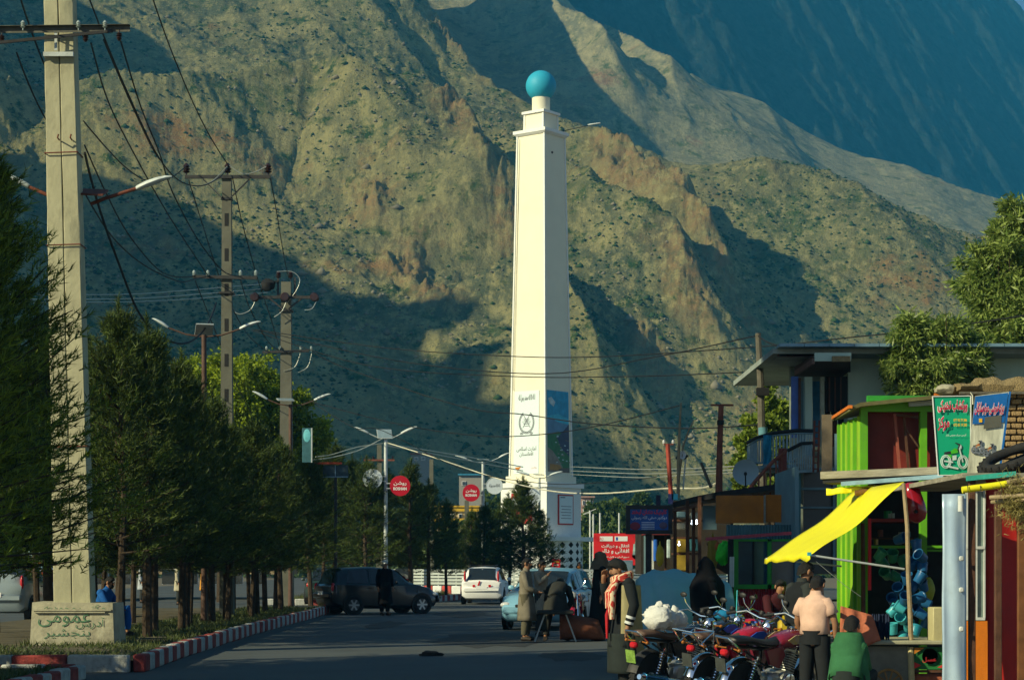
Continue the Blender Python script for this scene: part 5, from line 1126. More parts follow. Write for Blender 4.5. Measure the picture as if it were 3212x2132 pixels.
b = MB(); b.box((-2.14, .10, .84), (.02, .05, .2), (.35, 0, 0)); b.build('red_ribbon', M_lampr, cw, smooth=0)
M_pblue = paint('paint_pale_blue', (.20, .42, .55), .2)
car('estate_car', 'pale blue estate car facing us, half hidden by the men around the sack', (GX(1728, 48.6), 49.4, 0), R(-103), wag, M_pblue, [(-1.6, -.85, .08, .86, .1), (-.8, .1, .06, .88), (.16, .85, .06, .86, 0, -.35)], (-1.3, 1.3), .31, rear=(1.1, .2), wind=(1.03, .42), hatch=(-2.02, -1.6))
car('estate_car', 'dark green car seen from behind, left of the black hatchback', (GX(1006, 76), 78.5, 0), R(95), wag, paint('paint_darkgreen', (.02, .04, .035), .2), [(-1.6, -.85, .08, .86, .1), (-.8, .1, .06, .88), (.16, .85, .06, .86, 0, -.35)], (-1.3, 1.3), .31, rear=(.8, .1), wind=(1.03, .42), hatch=(-2.02, -1.6))
suv = [(a, z0 + .12, z1 + .18, (z2 + .36 if z2 > z1 + .03 else z2 + .2), ws, wb, wr) for a, z0, z1, z2, ws, wb, wr in wag]
car('off_roader', 'silver off-roader parked at the left edge of the picture', (GX(-20, 51), 52.6, 0), R(93), suv, paint('paint_silver', (.28, .34, .36), .2), [(-1.6, -.85, .08, .86, .1), (-.8, .1, .06, .88), (.16, .85, .06, .86, 0, -.35)], (-1.3, 1.3), .36, rear=(1.1, .22), wind=(1.03, .42), hatch=(-2.02, -1.6), cat='car')
# orange three-wheeler between the left pines
t = thing('three_wheeler', 'orange framed three wheeler standing behind the two men on the left', 'rickshaw', (GX(140, 72), 72, 0))
M_or = mat('paint_orange', (.55, .20, .02), .4, var=.1, bump=0, dirt=.2)
b = MB(); b.box((0, 0, 1.62), (1.3, 2.2, .12), ch=.05); b.build('roof', M_or, t)
for x in (-.6, 0, .6): b = MB(); b.bar((x, -1.05, .3), (x, -1.05, 1.6), .07); b.build('frame_post', M_or, t, smooth=0)
b = MB(); b.box((0, -.1, .55), (1.3, 2.1, .55), ch=.06); b.build('body', M_or, t); b = MB(); b.box((0, -1.0, 1.2), (1.15, .03, .5)); b.build('rear_screen', M_glass, t)
for x in (-.55, .55): b = MB(); b.lathe([(.1, -.06), (.24, -.06), (.25, 0), (.24, .06), (.1, .06)], 16, Matrix.Translation((x, -.6, .25)) @ Matrix.Rotation(R(90), 4, 'Y')); b.build('wheel', M_tyre, t)
b = MB(); b.box((0, -1.17, .5), (.8, .02, .16)); b.build('stripe', mat('paint_yellow', (.6, .42, .03), .5, bump=0), t, smooth=0)
for x_, lab in ((-16.9, 'white poster with script on a stall left of the three wheeler'),):
    o_ = MB(); o_.box((0, 0, 0), (1.5, .06, 1.1)); s_ = o_.build('poster', mat('poster_pale', (.35, .5, .52), .6, var=.2), smooth=0); s_.location = P(62, 1772, 74); tag(s_, lab, 'poster')
    text('فروشگاه', 'lettering', M_ink, (0, -.04, .15), (1, 0, 0), (0, 0, 1), 1.1, .5, s_, 0, local=True)

# ---------------------------------------------------------------- motorcycles (local x forward)
def bike(label, loc, rz, tank, side, seat, fender=None, lean=R(-9), steer=0.0, extras=(), group='motorcycles parked by the stalls', rimm=None, plate=None):
    t = thing('motorcycle', label, 'motorcycle', loc, rz, group); t.rotation_euler = (lean, 0, rz)
    fender = fender or M_chrome; rimm = rimm or mat('bike_rim', (.55, .52, .38), .3, metal=.7, bump=0)
    Ry = Matrix.Rotation(R(90), 4, 'X'); wr = .30
    for x in (-.62, .64):
        w = bpy.data.objects.new('wheel', None); C.objects.link(w); w.parent = t; w.location = (x, 0, wr)
        b = MB(); b.lathe([(wr - .055, -.035), (wr - .03, -.05), (wr, -.03), (wr + .004, 0), (wr, .03), (wr - .03, .05), (wr - .055, .035)], 36, Ry)
        for k in range(36):
            a = math.tau * k / 36
            for s in (-1, 1): b.box(((wr - .004) * math.cos(a + s * .04), s * .026, (wr - .004) * math.sin(a + s * .04)), (.02, .028, .03), (0, -a, 0))
        b.build('tyre', M_tyre, w)
        b = MB(); b.lathe([(wr - .05, -.032), (wr - .075, -.028), (wr - .08, 0), (wr - .075, .028), (wr - .05, .032), (wr - .05, -.032)], 32, Ry); b.build('rim', rimm, w)
        b = MB(); b.lathe([(.03, -.07), (.075, -.05), (.08, .05), (.03, .07)], 16, Ry); b.build('hub', mat('cast_metal', (.42, .42, .38), .4, metal=.7, bump=.1), w)
        b = MB()
        for k in range(18): a = math.tau * k / 18; s = 1 if k % 2 else -1; b.tube([(.07 * math.cos(a + .5 * s), s * .035, .07 * math.sin(a + .5 * s)), ((wr - .07) * math.cos(a), 0, (wr - .07) * math.sin(a))], .0035, 4, caps=False)
        sp_ = b.build('spokes', M_chrome, w); sp_['kind'] = 'stuff'
    for x, a0, a1, mm in ((-.62, 20, 165, fender), (.64, 25, 150, fender)):
        rows = []
        for k in range(13):
            a = R(a0 + (a1 - a0) * k / 12); rr = wr + .045; rows.append([(x + (rr - abs(u) * .02) * math.cos(a), u * .07, wr + (rr - abs(u) ** 2 * .03) * math.sin(a)) for u in (-1, -.6, 0, .6, 1)])
        b = MB(); b.grid(rows); b.grid([[(p[0] * 1, p[1], p[2] + .004) for p in r_] for r_ in rows]); b.build('mudguard', mm, t)
    M_fr = mat('frame_black', (.015, .015, .015), .4, bump=0)
    b = MB(); b.tube([(.42, 0, .86), (.1, 0, .80), (-.3, 0, .72), (-.75, 0, .76)], .022, 7); b.tube([(.42, 0, .82), (.30, 0, .45), (.18, 0, .28), (-.2, 0, .26), (-.3, 0, .42), (-.3, 0, .7)], .02, 7)
    for s in (-1, 1): b.tube([(-.3, s * .03, .32), (-.62, s * .085, .30)], .02, 6); b.tube([(-.3, s * .08, .55), (-.7, s * .09, .72)], .012, 6)
    b.build('frame', M_fr, t)
    # tank
    rows = []
    for x, w, h, z in ((-.10, .05, .05, .77), (-.08, .09, .08, .775), (.02, .115, .105, .79), (.15, .135, .125, .81), (.28, .135, .13, .82), (.38, .11, .105, .825), (.44, .06, .06, .83)):
        rows.append([(x, w * (abs(math.cos(a)) ** .7) * (1 if math.cos(a) > 0 else -1), z + h * math.sin(a) * (.8 if math.sin(a) > 0 else .75)) for a in [math.tau * k / 18 for k in range(18)]])
    b = MB(); b.loft(rows); tk = b.build('fuel_tank', tank, t, smooth=60)
    b = MB(); b.lathe([(.03, 0), (.032, .02), (.02, .03)], 12, Matrix.Translation((.22, 0, .92))); b.build('tank_cap', M_chrome, tk)
    for s in (-1, 1):
        b = MB(); pts = [(.0, .0), (.12, .055), (.25, .06), (.33, .03), (.25, -.035), (.1, -.045)]; b.prism([(-.02 + x, .82 + z) for x, z in pts], s * .132, s * .142); b.build('tank_decal', side, tk, smooth=0)
    # seat
    rows = []
    for x, w, h, z in ((-.86, .07, .03, .83), (-.84, .10, .042, .83), (-.6, .12, .045, .825), (-.35, .115, .04, .785), (-.15, .10, .04, .775), (-.06, .06, .05, .80)):
        rows.append([(x, w * math.cos(a), z + h * math.sin(a)) for a in [math.tau * k / 14 for k in range(14)]])
    b = MB(); b.loft(rows); b.build('seat', seat, t, smooth=60)
    for s in (-1, 1):
        b = MB(); b.prism([(-.36, .72), (-.08, .76), (-.02, .66), (-.10, .52), (-.26, .56)], s * .085, s * .12); b.build('side_cover', tank, t, smooth=20)
        b = MB(); b.tube([(-.62, s * .11, .30), (-.50, s * .115, .66)], .012, 6); b.tube([(-.60, s * .11, .34), (-.515, s * .115, .62)], .02, 8); b.build('shock', M_chrome, t)
        b = MB()
        for k in range(9): f = k / 8; c = Vector((-.60, s * .11, .36)).lerp(Vector((-.52, s * .115, .61)), f); b.tube([c - Vector((.004, 0, .008)), c + Vector((.004, 0, .008))], .033, 10)
        q = b.build('shock_spring', M_iron, t); q['kind'] = 'stuff'
    # engine
    M_en = MC['cast_metal']; b = MB(); b.tube([(.06, -.13, .36), (.06, .13, .36)], .12, 18); b.box((-.08, 0, .36), (.26, .2, .2), ch=.04); b.box((.12, 0, .36), (.2, .22, .18), ch=.04); eng = b.build('engine', M_en, t)
    for s in (-1, 1): b = MB(); b.lathe([(.105, 0), (.10, .02), (.06, .03)], 18, Matrix.Translation((.07, s * .13, .36)) @ Matrix.Rotation(R(-90 * s), 4, 'X')); b.build('crankcase_cover', M_chrome, eng)
    dirv = Vector((.28, 0, 1)).normalized()
    for k in range(9): c = Vector((.14, 0, .47)) + dirv * k * .026; b = MB(); b.box(c, (.16 if k < 7 else .12, .17, .011), (0, .27, 0)); b.build('cooling_fin', M_en, eng, smooth=0)
    b = MB(); b.box((.22, 0, .74), (.12, .12, .07), (0, .27, 0), ch=.02); b.build('cylinder_head', M_en, eng)
    b = MB(); b.tube([(.27, -.06, .68), (.36, -.09, .62), (.36, -.11, .42), (.24, -.13, .27), (.0, -.14, .24), (-.2, -.15, .25)], .022, 8); b.build('exhaust_pipe', M_chrome, t)
    b = MB(); b.tube([(-.15, -.15, .25), (-.25, -.155, .26), (-.62, -.16, .31), (-.98, -.165, .36), (-1.0, -.165, .362)], [.03, .046, .05, .044, .03], 14); b.build('silencer', M_chrome, t)
    b = MB(); b.tube([(-.5, -.165, .30), (-.92, -.17, .355)], [.0505, .0495], 14); b.build('silencer_sleeve', mat('blued_steel', (.03, .15, .28), .2, metal=.8, bump=0), t)
    # steering
    for s in (-1, 1): b = MB(); b.tube([(.64, s * .09, .30), (.52, s * .09, .62), (.44, s * .085, .96)], [.024, .02, .018], 8); b.build('fork_leg', M_chrome, t)
    b = MB(); b.tube([(.30, -.36, 1.02), (.36, -.22, 1.06), (.43, -.08, 1.0), (.43, .08, 1.0), (.36, .22, 1.06), (.30, .36, 1.02)], .012, 7); b.build('handlebar', M_chrome, t)
    for s in (-1, 1):
        b = MB(); b.tube([(.31, s * .33, 1.03), (.25, s * .42, 1.0)], .019, 8); b.build('grip', M_plast, t)
        b = MB(); b.tube([(.38, s * .18, 1.06), (.36, s * .26, 1.14), (.35, s * .28, 1.20)], .006, 5); mi = b.build('mirror_stem', M_chrome, t); b = MB(); b.ball((.35, s * .29, 1.23), (.015, .05, .032), 14, 8); b.build('mirror', M_plast, mi)
        b = MB(); b.ball((.52, s * .17, .90), (.024, .02, .02), 10, 6); b.tube([(.46, s * .09, .9), (.52, s * .16, .9)], .008, 5); b.build('indicator', mat('amber', (.32, .11, .015), .3, bump=0), t)
        b = MB(); b.ball((-.88, s * .15, .74), (.022, .02, .02), 10, 6); b.tube([(-.84, s * .05, .74), (-.88, s * .13, .74)], .008, 5); b.build('indicator', MC['amber'], t)
    b = MB(); b.lathe([(.02, -.12), (.07, -.09), (.085, -.02), (.088, .0)], 18, Matrix.Translation((.54, 0, .90)) @ Matrix.Rotation(R(90), 4, 'Y')); hl = b.build('headlamp', M_chrome, t)
    b = MB(); b.ball((.545, 0, .90), (.02, .08, .08), 16, 8); b.build('lens', M_lampw, hl)
    b = MB(); b.tube([(.42, -.05, 1.03), (.44, -.05, 1.07)], .035, 12); b.tube([(.42, .05, 1.03), (.44, .05, 1.07)], .035, 12); b.build('gauges', M_plast, t)
    b = MB(); b.tube([(-.80, -.13, .72), (-.92, -.12, .80), (-1.0, -.08, .86), (-1.0, .08, .86), (-.92, .12, .80), (-.80, .13, .72)], .012, 7); b.build('grab_rail', M_chrome, t)
    b = MB(); b.box((-.93, 0, .70), (.07, .10, .07), ch=.02); b.build('tail_light', M_lampr, t); b = MB(); b.box((-.97, 0, .57), (.012, .13, .15), (0, -.3, 0)); b.build('number_plate', plate or mat('plate_dark', (.05, .055, .05), .5, var=.3, scale=20, bump=0), t, smooth=0)
    b = MB(); b.tube([(-.1, .1, .28), (-.02, .22, .02)], .012, 6); b.build('side_stand', M_iron, t); b = MB(); b.bar((.0, -.22, .30), (.0, .22, .30), .02); b.build('footrests', M_plast, t)
    for e in extras: e(t)
    return t
def rack(t):
    b = MB(); pts = [(-1.12, -.13), (-.72, -.13), (-.72, .13), (-1.12, .13)]
    b.tube([(x, y, .90) for x, y in pts], .009, 6, closed=True); b.build('carrier', M_chrome, t)
    for s in (-1, 1):
        b = MB(); b.tube([(-1.12, s * .13, .90), (-.95, s * .14, .76), (-.72, s * .13, .90), (-.70, s * .13, .76)], .008, 6); b.build('carrier_stay', M_chrome, t)
def bags(t):
    rg = random.Random(4); ms = mat('sack_white', (.58, .58, .54), .8, var=.1, scale=6, bump=.6, dirt=.2)
    for i, (x, y, z, r_) in enumerate(((-.55, -.02, 1.0, .13), (-.36, .0, .98, .11), (-.16, .02, .96, .11))):
        b = MB(); b.ball((0, 0, 0), (r_ * .95, r_ * 1.5, r_ * 1.05), 18, 12, .15, rg); b.ball((rg.uniform(-.03, .03), 0, r_ * 1.05), (.04, .05, .06), 8, 6, .3, rg)
        o = b.build('cloth_bag', ms, smooth=60); M_ = Matrix.Translation(t.location) @ Euler(t.rotation_euler).to_matrix().to_4x4(); o.location = M_ @ Vector((x, y, z)); o.rotation_euler = (0, 0, t.rotation_euler[2] + .2 * i)
        tag(o, ('tied white cloth bag with a knot, nearest the tail light of the motorcycle', 'middle one of the white cloth bags on the motorcycle seat', 'crumpled white cloth bag furthest forward on the seat')[i], 'bag', 'white bags tied on a motorcycle')
M_mar = mat('tank_maroon', (.20, .012, .03), .18, var=.15, scale=4, bump=0, spec=.6, coat=.8); M_redp = mat('tank_red', (.40, .01, .03), .2, var=.1, scale=4, bump=0, coat=.8); M_blk = mat('tank_black', (.012, .012, .015), .2, bump=0, coat=.8); M_orp = mat('side_red', (.45, .06, .03), .25, bump=0, coat=.5)
M_dec1 = mat('decal_silver', (.55, .42, .38), .25, var=.5, scale=18, bump=0, metal=.3, col2=(.65, .5, .1)); M_dec2 = mat('decal_blue', (.01, .08, .42), .3, bump=0); M_dec3 = mat('decal_red', (.4, .02, .02), .3, bump=0)
M_seat = mat('seat_black', (.012, .013, .014), .42, var=.3, scale=6, bump=.3); M_seatb = mat('seat_brown', (.09, .05, .035), .6, var=.3, scale=6, bump=.3)
def BK(px, Y, **k): return (GX(px, Y), Y, -.05)
bike('maroon motorcycle with studded tank decal and chrome exhaust, nearest in the row', BK(2417, 21.5), R(46), M_mar, M_dec1, M_seat, lean=R(8))
bike('motorcycle with a chrome rear carrier and red and blue tank, second in the row', BK(2300, 22.6), R(48), M_redp, M_dec2, M_seatb, extras=(rack,), lean=R(8), rimm=M_iron)
bike('black motorcycle with three white bags on its seat, leftmost in the row', BK(2124, 23.4), R(49), M_blk, M_dec3, M_seatb, fender=M_iron, plate=mat('plate_green', (.20, .34, .06), .5, var=.5, scale=20, bump=0), extras=(bags,), lean=R(6), rimm=M_iron)
bike('black and chrome motorcycle behind the one with the carrier, blue mirror cover', BK(2225, 25.0), R(50), M_blk, M_dec2, M_seatb, lean=R(6), rimm=M_iron)
bike('red motorcycle with crash bars standing behind the maroon one', BK(2410, 25.4), R(150), M_redp, M_dec2, M_seat, lean=R(6), rimm=M_iron)
bike('red motorcycle seen head on behind the brown sack', (GX(1818, 43.5), 44.2, 0), R(-100), M_redp, M_dec3, M_seat, fender=M_redp, lean=R(4), group='motorcycles by the pale blue car')
b = MB(); b.ball((0, 0, 0), (.10, .03, .055), 16, 8); o = b.build('mirror_cover', mat('cover_blue', (.02, .22, .42), .35, bump=0)); o.location = P(2262, 1926, 24.0); tag(o, 'bright blue oval cover on the mirror above the red and blue tank', 'cover')
b = MB(); b.tube([(0, 0, 0), (.01, 0, .3)], .008, 6); o = b.build('aerial_rod', mat('rod_cyan', (.05, .45, .5), .4, bump=0)); o.location = P(2310, 1930, 23.4); tag(o, 'thin pale blue rod standing up between the motorcycles', 'rod')
t = thing('jerry_can', 'yellow plastic can standing among the motorcycles', 'canister', P(2458, 1998, 24.6)); b = MB(); b.box((0, 0, .1), (.13, .2, .24), ch=.03); b.build('body', mat('can_yellow', (.50, .36, .02), .5, bump=0), t); b = MB(); b.tube([(0, -.06, .22), (0, -.04, .26), (0, .04, .26), (0, .06, .22)], .012, 6); b.build('handle', MC['can_yellow'], t)
# ================================================================ PEOPLE (facing -y at rz 0)
def skinmesh(j, edges, root, name, m, parent, sub=1, extra=None):
    names = list(j); me = bpy.data.meshes.new(name); me.from_pydata([j[n][0] for n in names], [(names.index(a), names.index(c)) for a, c in edges], [])
    o = bpy.data.objects.new(name, me); C.objects.link(o); md = o.modifiers.new('s', 'SKIN'); md.use_smooth_shade = True; md.branch_smoothing = .6
    for i, n in enumerate(names):
        r = j[n][1]; r = r if hasattr(r, '__len__') else (r, r); me.skin_vertices[0].data[i].radius = r; me.skin_vertices[0].data[i].use_root = (n == root)
    sb = o.modifiers.new('b', 'SUBSURF'); sb.levels = sub; sb.render_levels = sub
    bpy.context.view_layer.update(); dg = bpy.context.evaluated_depsgraph_get(); nm = bpy.data.meshes.new_from_object(o.evaluated_get(dg)); bpy.data.objects.remove(o)
    if extra is not None:
        import bmesh
        bm = bmesh.new(); bm.from_mesh(nm); tm = bpy.data.meshes.new('x'); tm.from_pydata([tuple(v) for v in extra.v], [], extra.f); bm.from_mesh(tm); bmesh.ops.recalc_face_normals(bm, faces=bm.faces); bm.to_mesh(nm); bm.free()
    nm.materials.clear(); nm.materials.append(m); nm.polygons.foreach_set('use_smooth', [True] * len(nm.polygons)); nm.name = name
    r_ = bpy.data.objects.new(name, nm); C.objects.link(r_); r_.parent = parent; return r_
M_skin = mat('skin', (.28, .14, .075), .6, var=.12, scale=8, bump=.1); M_hair = mat('hair_black', (.008, .007, .006), .55, var=.4, scale=40, bump=.6); M_beard = mat('beard', (.012, .009, .008), .8, var=.4, scale=40, bump=.5)
STAND = dict(pelvis=(0, 0, .93), belly=(0, .0, 1.10), chest=(0, .01, 1.29), neck=(0, .0, 1.45), jaw=(0, -.035, 1.53), head=(0, -.01, 1.61), shL=(.18, .01, 1.39), shR=(-.18, .01, 1.39), elL=(.24, .03, 1.12), elR=(-.24, .03, 1.12), wrL=(.25, -.04, .87), wrR=(-.25, -.04, .87),
             hdL=(.25, -.06, .79), hdR=(-.25, -.06, .79), hiL=(.09, 0, .88), hiR=(-.09, 0, .88), knL=(.10, -.02, .48), knR=(-.10, -.02, .48), anL=(.10, .02, .08), anR=(-.10, .02, .08), toL=(.12, -.14, .035), toR=(-.12, -.14, .035))
RAD = dict(pelvis=(.14, .10), belly=(.13, .09), chest=(.15, .10), neck=.062, jaw=(.066, .075), head=(.078, .092), sh=.06, el=.042, wr=.03, hd=.035, hi=.08, kn=.055, an=.038, to=.04)
ED = [('pelvis', 'belly'), ('belly', 'chest'), ('chest', 'neck'), ('neck', 'jaw'), ('jaw', 'head'), ('chest', 'shL'), ('chest', 'shR')] + [(a + s, b_ + s) for s in 'LR' for a, b_ in (('sh', 'el'), ('el', 'wr'), ('wr', 'hd'), ('hi', 'kn'), ('kn', 'an'), ('an', 'to'))] + [('pelvis', 'hiL'), ('pelvis', 'hiR')]
def person(label, loc, rz, H=1.70, pose=None, top=None, bottom=None, style='kameez', hair='short', beard=False, sleeves='long', vest=None, hem=.55, headturn=0.0, group=None, sandals=True, flare=.24, shoe=None):
    t = thing('person', label, 'person', loc, rz, group); s = H / 1.70; t.scale = (s, s, s)
    J = dict(STAND); J.update(pose or {}); J = {k: Vector(v) for k, v in J.items()}
    if sleeves == 'short':
        for q_ in ('shL', 'shR'): J[q_].x *= .86; J[q_].z -= .02
    # face direction follows neck->head and headturn
    hc = J['head']; up = (J['head'] - J['neck']).normalized(); fw = Vector((math.sin(headturn), -math.cos(headturn), 0)); fw = (fw - up * fw.dot(up)).normalized(); rt = fw.cross(up)
    ex = MB(); Rm = Matrix((rt, -fw, up)).transposed().to_4x4(); Mh = Matrix.Translation(hc) @ Rm
    ex.ball((0, -.095, -.035), (.014, .026, .03), 8, 6); 
    v0 = len(ex.v)
    for q in range(len(ex.v)): ex.v[q] = tuple(Mh @ Vector(ex.v[q]))
    for sx in (-1, 1):
        e = MB(); e.ball((sx * .083, .0, -.03), (.013, .022, .034), 8, 6); b0 = len(ex.v); ex.v += [tuple(Mh @ Vector(p)) for p in e.v]; ex.f += [tuple(b0 + i for i in f) for f in e.f]; ex.m += e.m
    for S in 'LR':
        wr, hd = J['wr' + S], J['hd' + S]; d = (hd - wr).normalized(); sd = d.cross(Vector((0, 0, 1)))
        sd = sd.normalized() if sd.length > .2 else Vector((0, 1, 0)); nr = d.cross(sd)
        for k in range(4):
            o_ = (k - 1.5) * .019; L = (.062, .075, .07, .055)[k]; p0 = hd + sd * o_; ex.tube([p0 - d * .01, p0 + d * L * .5 + nr * .004, p0 + d * L * .85 + nr * .02], [.010, .009, .007], 6)
        th = wr + d * .03; ex.tube([th + sd * -.02, th + sd * -.05 + d * .03, th + sd * -.045 + d * .06 + nr * .01], [.012, .011, .008], 6)
    j = {k: (tuple(v), RAD[k] if k in RAD else RAD[k[:2]]) for k, v in J.items()}
    body = skinmesh(j, ED, 'pelvis', 'body', M_skin, t, 1, ex)
    e = MB()
    for sx in (-1, 1): b = MB(); c = Mh @ Vector((sx * .032, -.082, .0)); b.ball(c, (.013, .013, .008), 8, 6); b.build('eye', M_dark, t)
    # hair
    if hair in ('short', 'bushy', 'cap'):
        k = {'short': 1.0, 'bushy': 1.13, 'cap': 1.04}[hair]; rg = random.Random(int(H * 1000)); b = MB(); n, m_ = 18, 9
        rows = []
        for a in range(m_):
            f = a / (m_ - 1); rw = []
            for q in range(n):
                g = math.tau * q / n; back = max(0, math.sin(g)); front = max(0, -math.sin(g)); zl = .045 * front - .01 * (1 - front - back) - .105 * back - .02 * (1 - back) * (1 - front)
                if hair == 'cap': zl = .03
                zz = .098 * k + (zl - .098 * k) * f ** 1.4; wdt = math.sin(min(1, f * 1.25) * math.pi / 2) * (1 - .16 * back * max(0, f - .6) / .4)
                j1 = 1 + (rg.uniform(-.05, .07) if hair != 'cap' else 0); rw.append(Mh @ Vector((.084 * k * wdt * math.cos(g) * j1, .100 * k * wdt * math.sin(g) * j1 + .008, zz)))
            rows.append(rw)
        b.loft(rows); b.build('hair' if hair != 'cap' else 'cap', M_hair if hair != 'cap' else mat('cap_white', (.5, .5, .46), .8), t, smooth=80)
    if beard: b = MB(); b.ball(Mh @ Vector((0, -.055, -.085)), (.062, .05, .055), 12, 8, .08, random.Random(1)); b.build('beard', M_beard, t, smooth=80)
    if hair in ('scarf', 'veil'):
        b = MB(); rows = []; ln = {'scarf': .34, 'veil': .75}[hair]
        for k in range(10):
            f = k / 9; z = .125 - f * ln; w = (.02 + .105 * min(1, f * 5) ** .5) + (.115 * max(0, min(1, (f - .3) / .22)) if hair == 'veil' else .12 * max(0, f - .35)); rows.append([Mh @ Vector((w * math.cos(g), w * 1.05 * math.sin(g) + .02 + (.035 if math.sin(g) < -.7 and .15 < f < .5 and hair == 'scarf' else 0), z)) for g in [math.tau * q / 20 for q in range(20)]])
        b.loft(rows); b.build('head_scarf' if hair == 'scarf' else 'veil', vest if hair == 'scarf' and vest else top, t, smooth=80)
    # clothes
    rg = random.Random(int(H * 777) + len(label)); ax = [J['neck'] + (J['chest'] - J['neck']) * .15, J['chest'] + Vector((0, 0, .04)), J['belly'], J['pelvis']]
    def ringat(c, w, d, ax_, n=24, fold=0.0, ph=0): 
        x_ = Vector((1, 0, 0)); y_ = ax_.cross(x_).normalized(); return [c + x_ * (w * math.cos(g) * (1 + fold * math.sin(5 * g + ph) + fold * .6 * math.sin(9 * g + 2 * ph))) + y_ * (d * math.sin(g) * (1 + fold * math.sin(6 * g + ph + 1))) for g in [math.tau * q / n for q in range(n)]]
    up0 = (J['chest'] - J['pelvis']).normalized(); b = MB(); rows = []
    nk = J['neck'] - up0 * .0
    prof = [(nk + up0 * .055, .058, .056), (nk + up0 * .01, .075, .066), (nk - up0 * .03, .135, .084), (J['chest'] + up0 * .085, .19, .10), (J['chest'] + up0 * .03, .205, .125), (J['chest'] - up0 * .08, .185, .13), (J['belly'], .175, .13), (J['pelvis'] + up0 * .06, .185, .14)]
    for i, (c, w, d) in enumerate(prof): rows.append(ringat(c, w, d, up0, fold=.012 + .012 * i / 6, ph=i * .3))
    if style in ('kameez', 'robe'):
        kn = (J['knL'] + J['knR']) / 2; L = (J['pelvis'] - Vector((0, 0, 0)))
        n_ = 7; bot = J['pelvis'].lerp(kn, min(1, (.93 - hem) / .45)) if hem > .48 else kn - Vector((0, 0, .48 - hem))
        for k in range(1, n_ + 1):
            f = k / n_; c = J['pelvis'].lerp(bot, f); rows.append(ringat(c, .19 + (flare - .19) * f, .15 + (flare * .8 - .15) * f, Vector((0, 0, 1)).lerp(up0, 1 - f).normalized(), fold=.03 + .05 * f, ph=1.8 + k * .12))
    b.grid(rows, True); 
    for S in 'LR':
        a, e_, w_ = J['sh' + S], J['el' + S], J['wr' + S]; c0 = J['chest'] + (a - J['chest']) * .6 + up0 * .02
        if sleeves == 'long': b.ball(a - up0 * .01, .072, 12, 8); b.tube([c0, a - up0 * .01, a.lerp(e_, .5), e_, e_.lerp(w_, .5), e_.lerp(w_, .93)], [.07, .075, .07, .062, .056, .048], 12, caps=False)
        else: b.tube([c0 - Vector((0, 0, .02)), a - Vector((0, 0, .022)), a.lerp(e_, .3), a.lerp(e_, .62)], [.07, .074, .074, .082], 12, caps=False)
    shirt = b.build({'kameez': 'long_shirt', 'robe': 'robe', 'tee': 't_shirt'}[style], top, t, smooth=70)
    sol = shirt.modifiers.new('th', 'SOLIDIFY'); sol.thickness = .008
    b = MB()
    for S in 'LR':
        h, k_, a = J['hi' + S], J['kn' + S], J['an' + S]; wd = .115 if style != 'tee' else .10
        b.tube([h + Vector((0, 0, .08)), h.lerp(k_, .35), k_, k_.lerp(a, .5), a + (k_ - a) * .12], [wd, wd * .95, wd * .78, wd * .7, wd * .55], 14, caps=False)
    b.tube([J['pelvis'] + up0 * .10, J['pelvis'] - up0 * .06], [.155, .15], 16); b.build('trousers', bottom or top, t, smooth=70)
    for S in 'LR': a, to = J['an' + S], J['to' + S]; b = MB(); b.tube([a + Vector((0, .05, -.03)), a.lerp(to, .4) - Vector((0, 0, .01)), to], [.042, .05, .036], 10); b.build('shoe', shoe or mat('shoe_dark', (.03, .022, .016), .6), t)
    if vest and hair != 'scarf':
        b = MB(); rows = [ringat(c, w * 1.08 + .008, d * 1.1 + .008, up0, fold=.01) for c, w, d in prof[1:]]; b.grid(rows, True); b.build('waistcoat', vest, t, smooth=70)
    return t, J, Mh
def cloth(n, c, s=5): return mat(n, c, .9, var=.18, scale=s, bump=.3, spec=.1, bdist=.008)
K_ = dict
# 1 man with the chequered scarf
M_robe = cloth('robe_grey', (.022, .028, .026)); M_beige = cloth('waistcoat_beige', (.26, .23, .12)); M_jack = cloth('jacket_black', (.015, .018, .02))
x1 = GX(1958, 24); t, J, Mh = person('young man with bushy black hair, red chequered scarf and beige waistcoat, hand at his mouth', (x1, 24.0, -.04), R(-78), 1.69,
    dict(head=(0, -.09, 1.585), jaw=(0, -.12, 1.51), neck=(0, -.03, 1.44), chest=(0, .01, 1.28), wrR=(-.08, -.24, 1.42), elR=(-.24, -.16, 1.16), hdR=(-.04, -.24, 1.50), elL=(.27, .05, 1.12), wrL=(.24, -.02, .86), hdL=(.23, -.04, .78), knL=(.11, -.05, .48), knR=(-.09, .03, .48)), M_jack, cloth('trousers_dark', (.02, .022, .022)), 'kameez', 'bushy', True, hem=.62)
b = MB(); rows = []
for k in range(14):
    f = k / 13; z = 1.36 - f * 1.02; w = .215 + .06 * f; rows.append([Vector((w * math.cos(g), .17 * (1 + .3 * f) * math.sin(g) * (1 + .04 * math.sin(7 * g)) + .02, z)) for g in [R(-35) + R(250) * q / 22 for q in range(23)]])
b.grid(rows); o = b.build('waistcoat', M_beige, t, smooth=70); o.modifiers.new('th', 'SOLIDIFY').thickness = .012
b = MB(); rows = []
for k in range(12):
    f = k / 11; z = .78 - f * .48; w = .25 + .05 * f; rows.append([Vector((w * math.cos(g) * (1 + .04 * math.sin(6 * g)), .20 * math.sin(g), z)) for g in [math.tau * q / 26 for q in range(27)]])
b.grid(rows); o = b.build('long_shirt', M_robe, t, smooth=70); o.modifiers.new('th', 'SOLIDIFY').thickness = .01
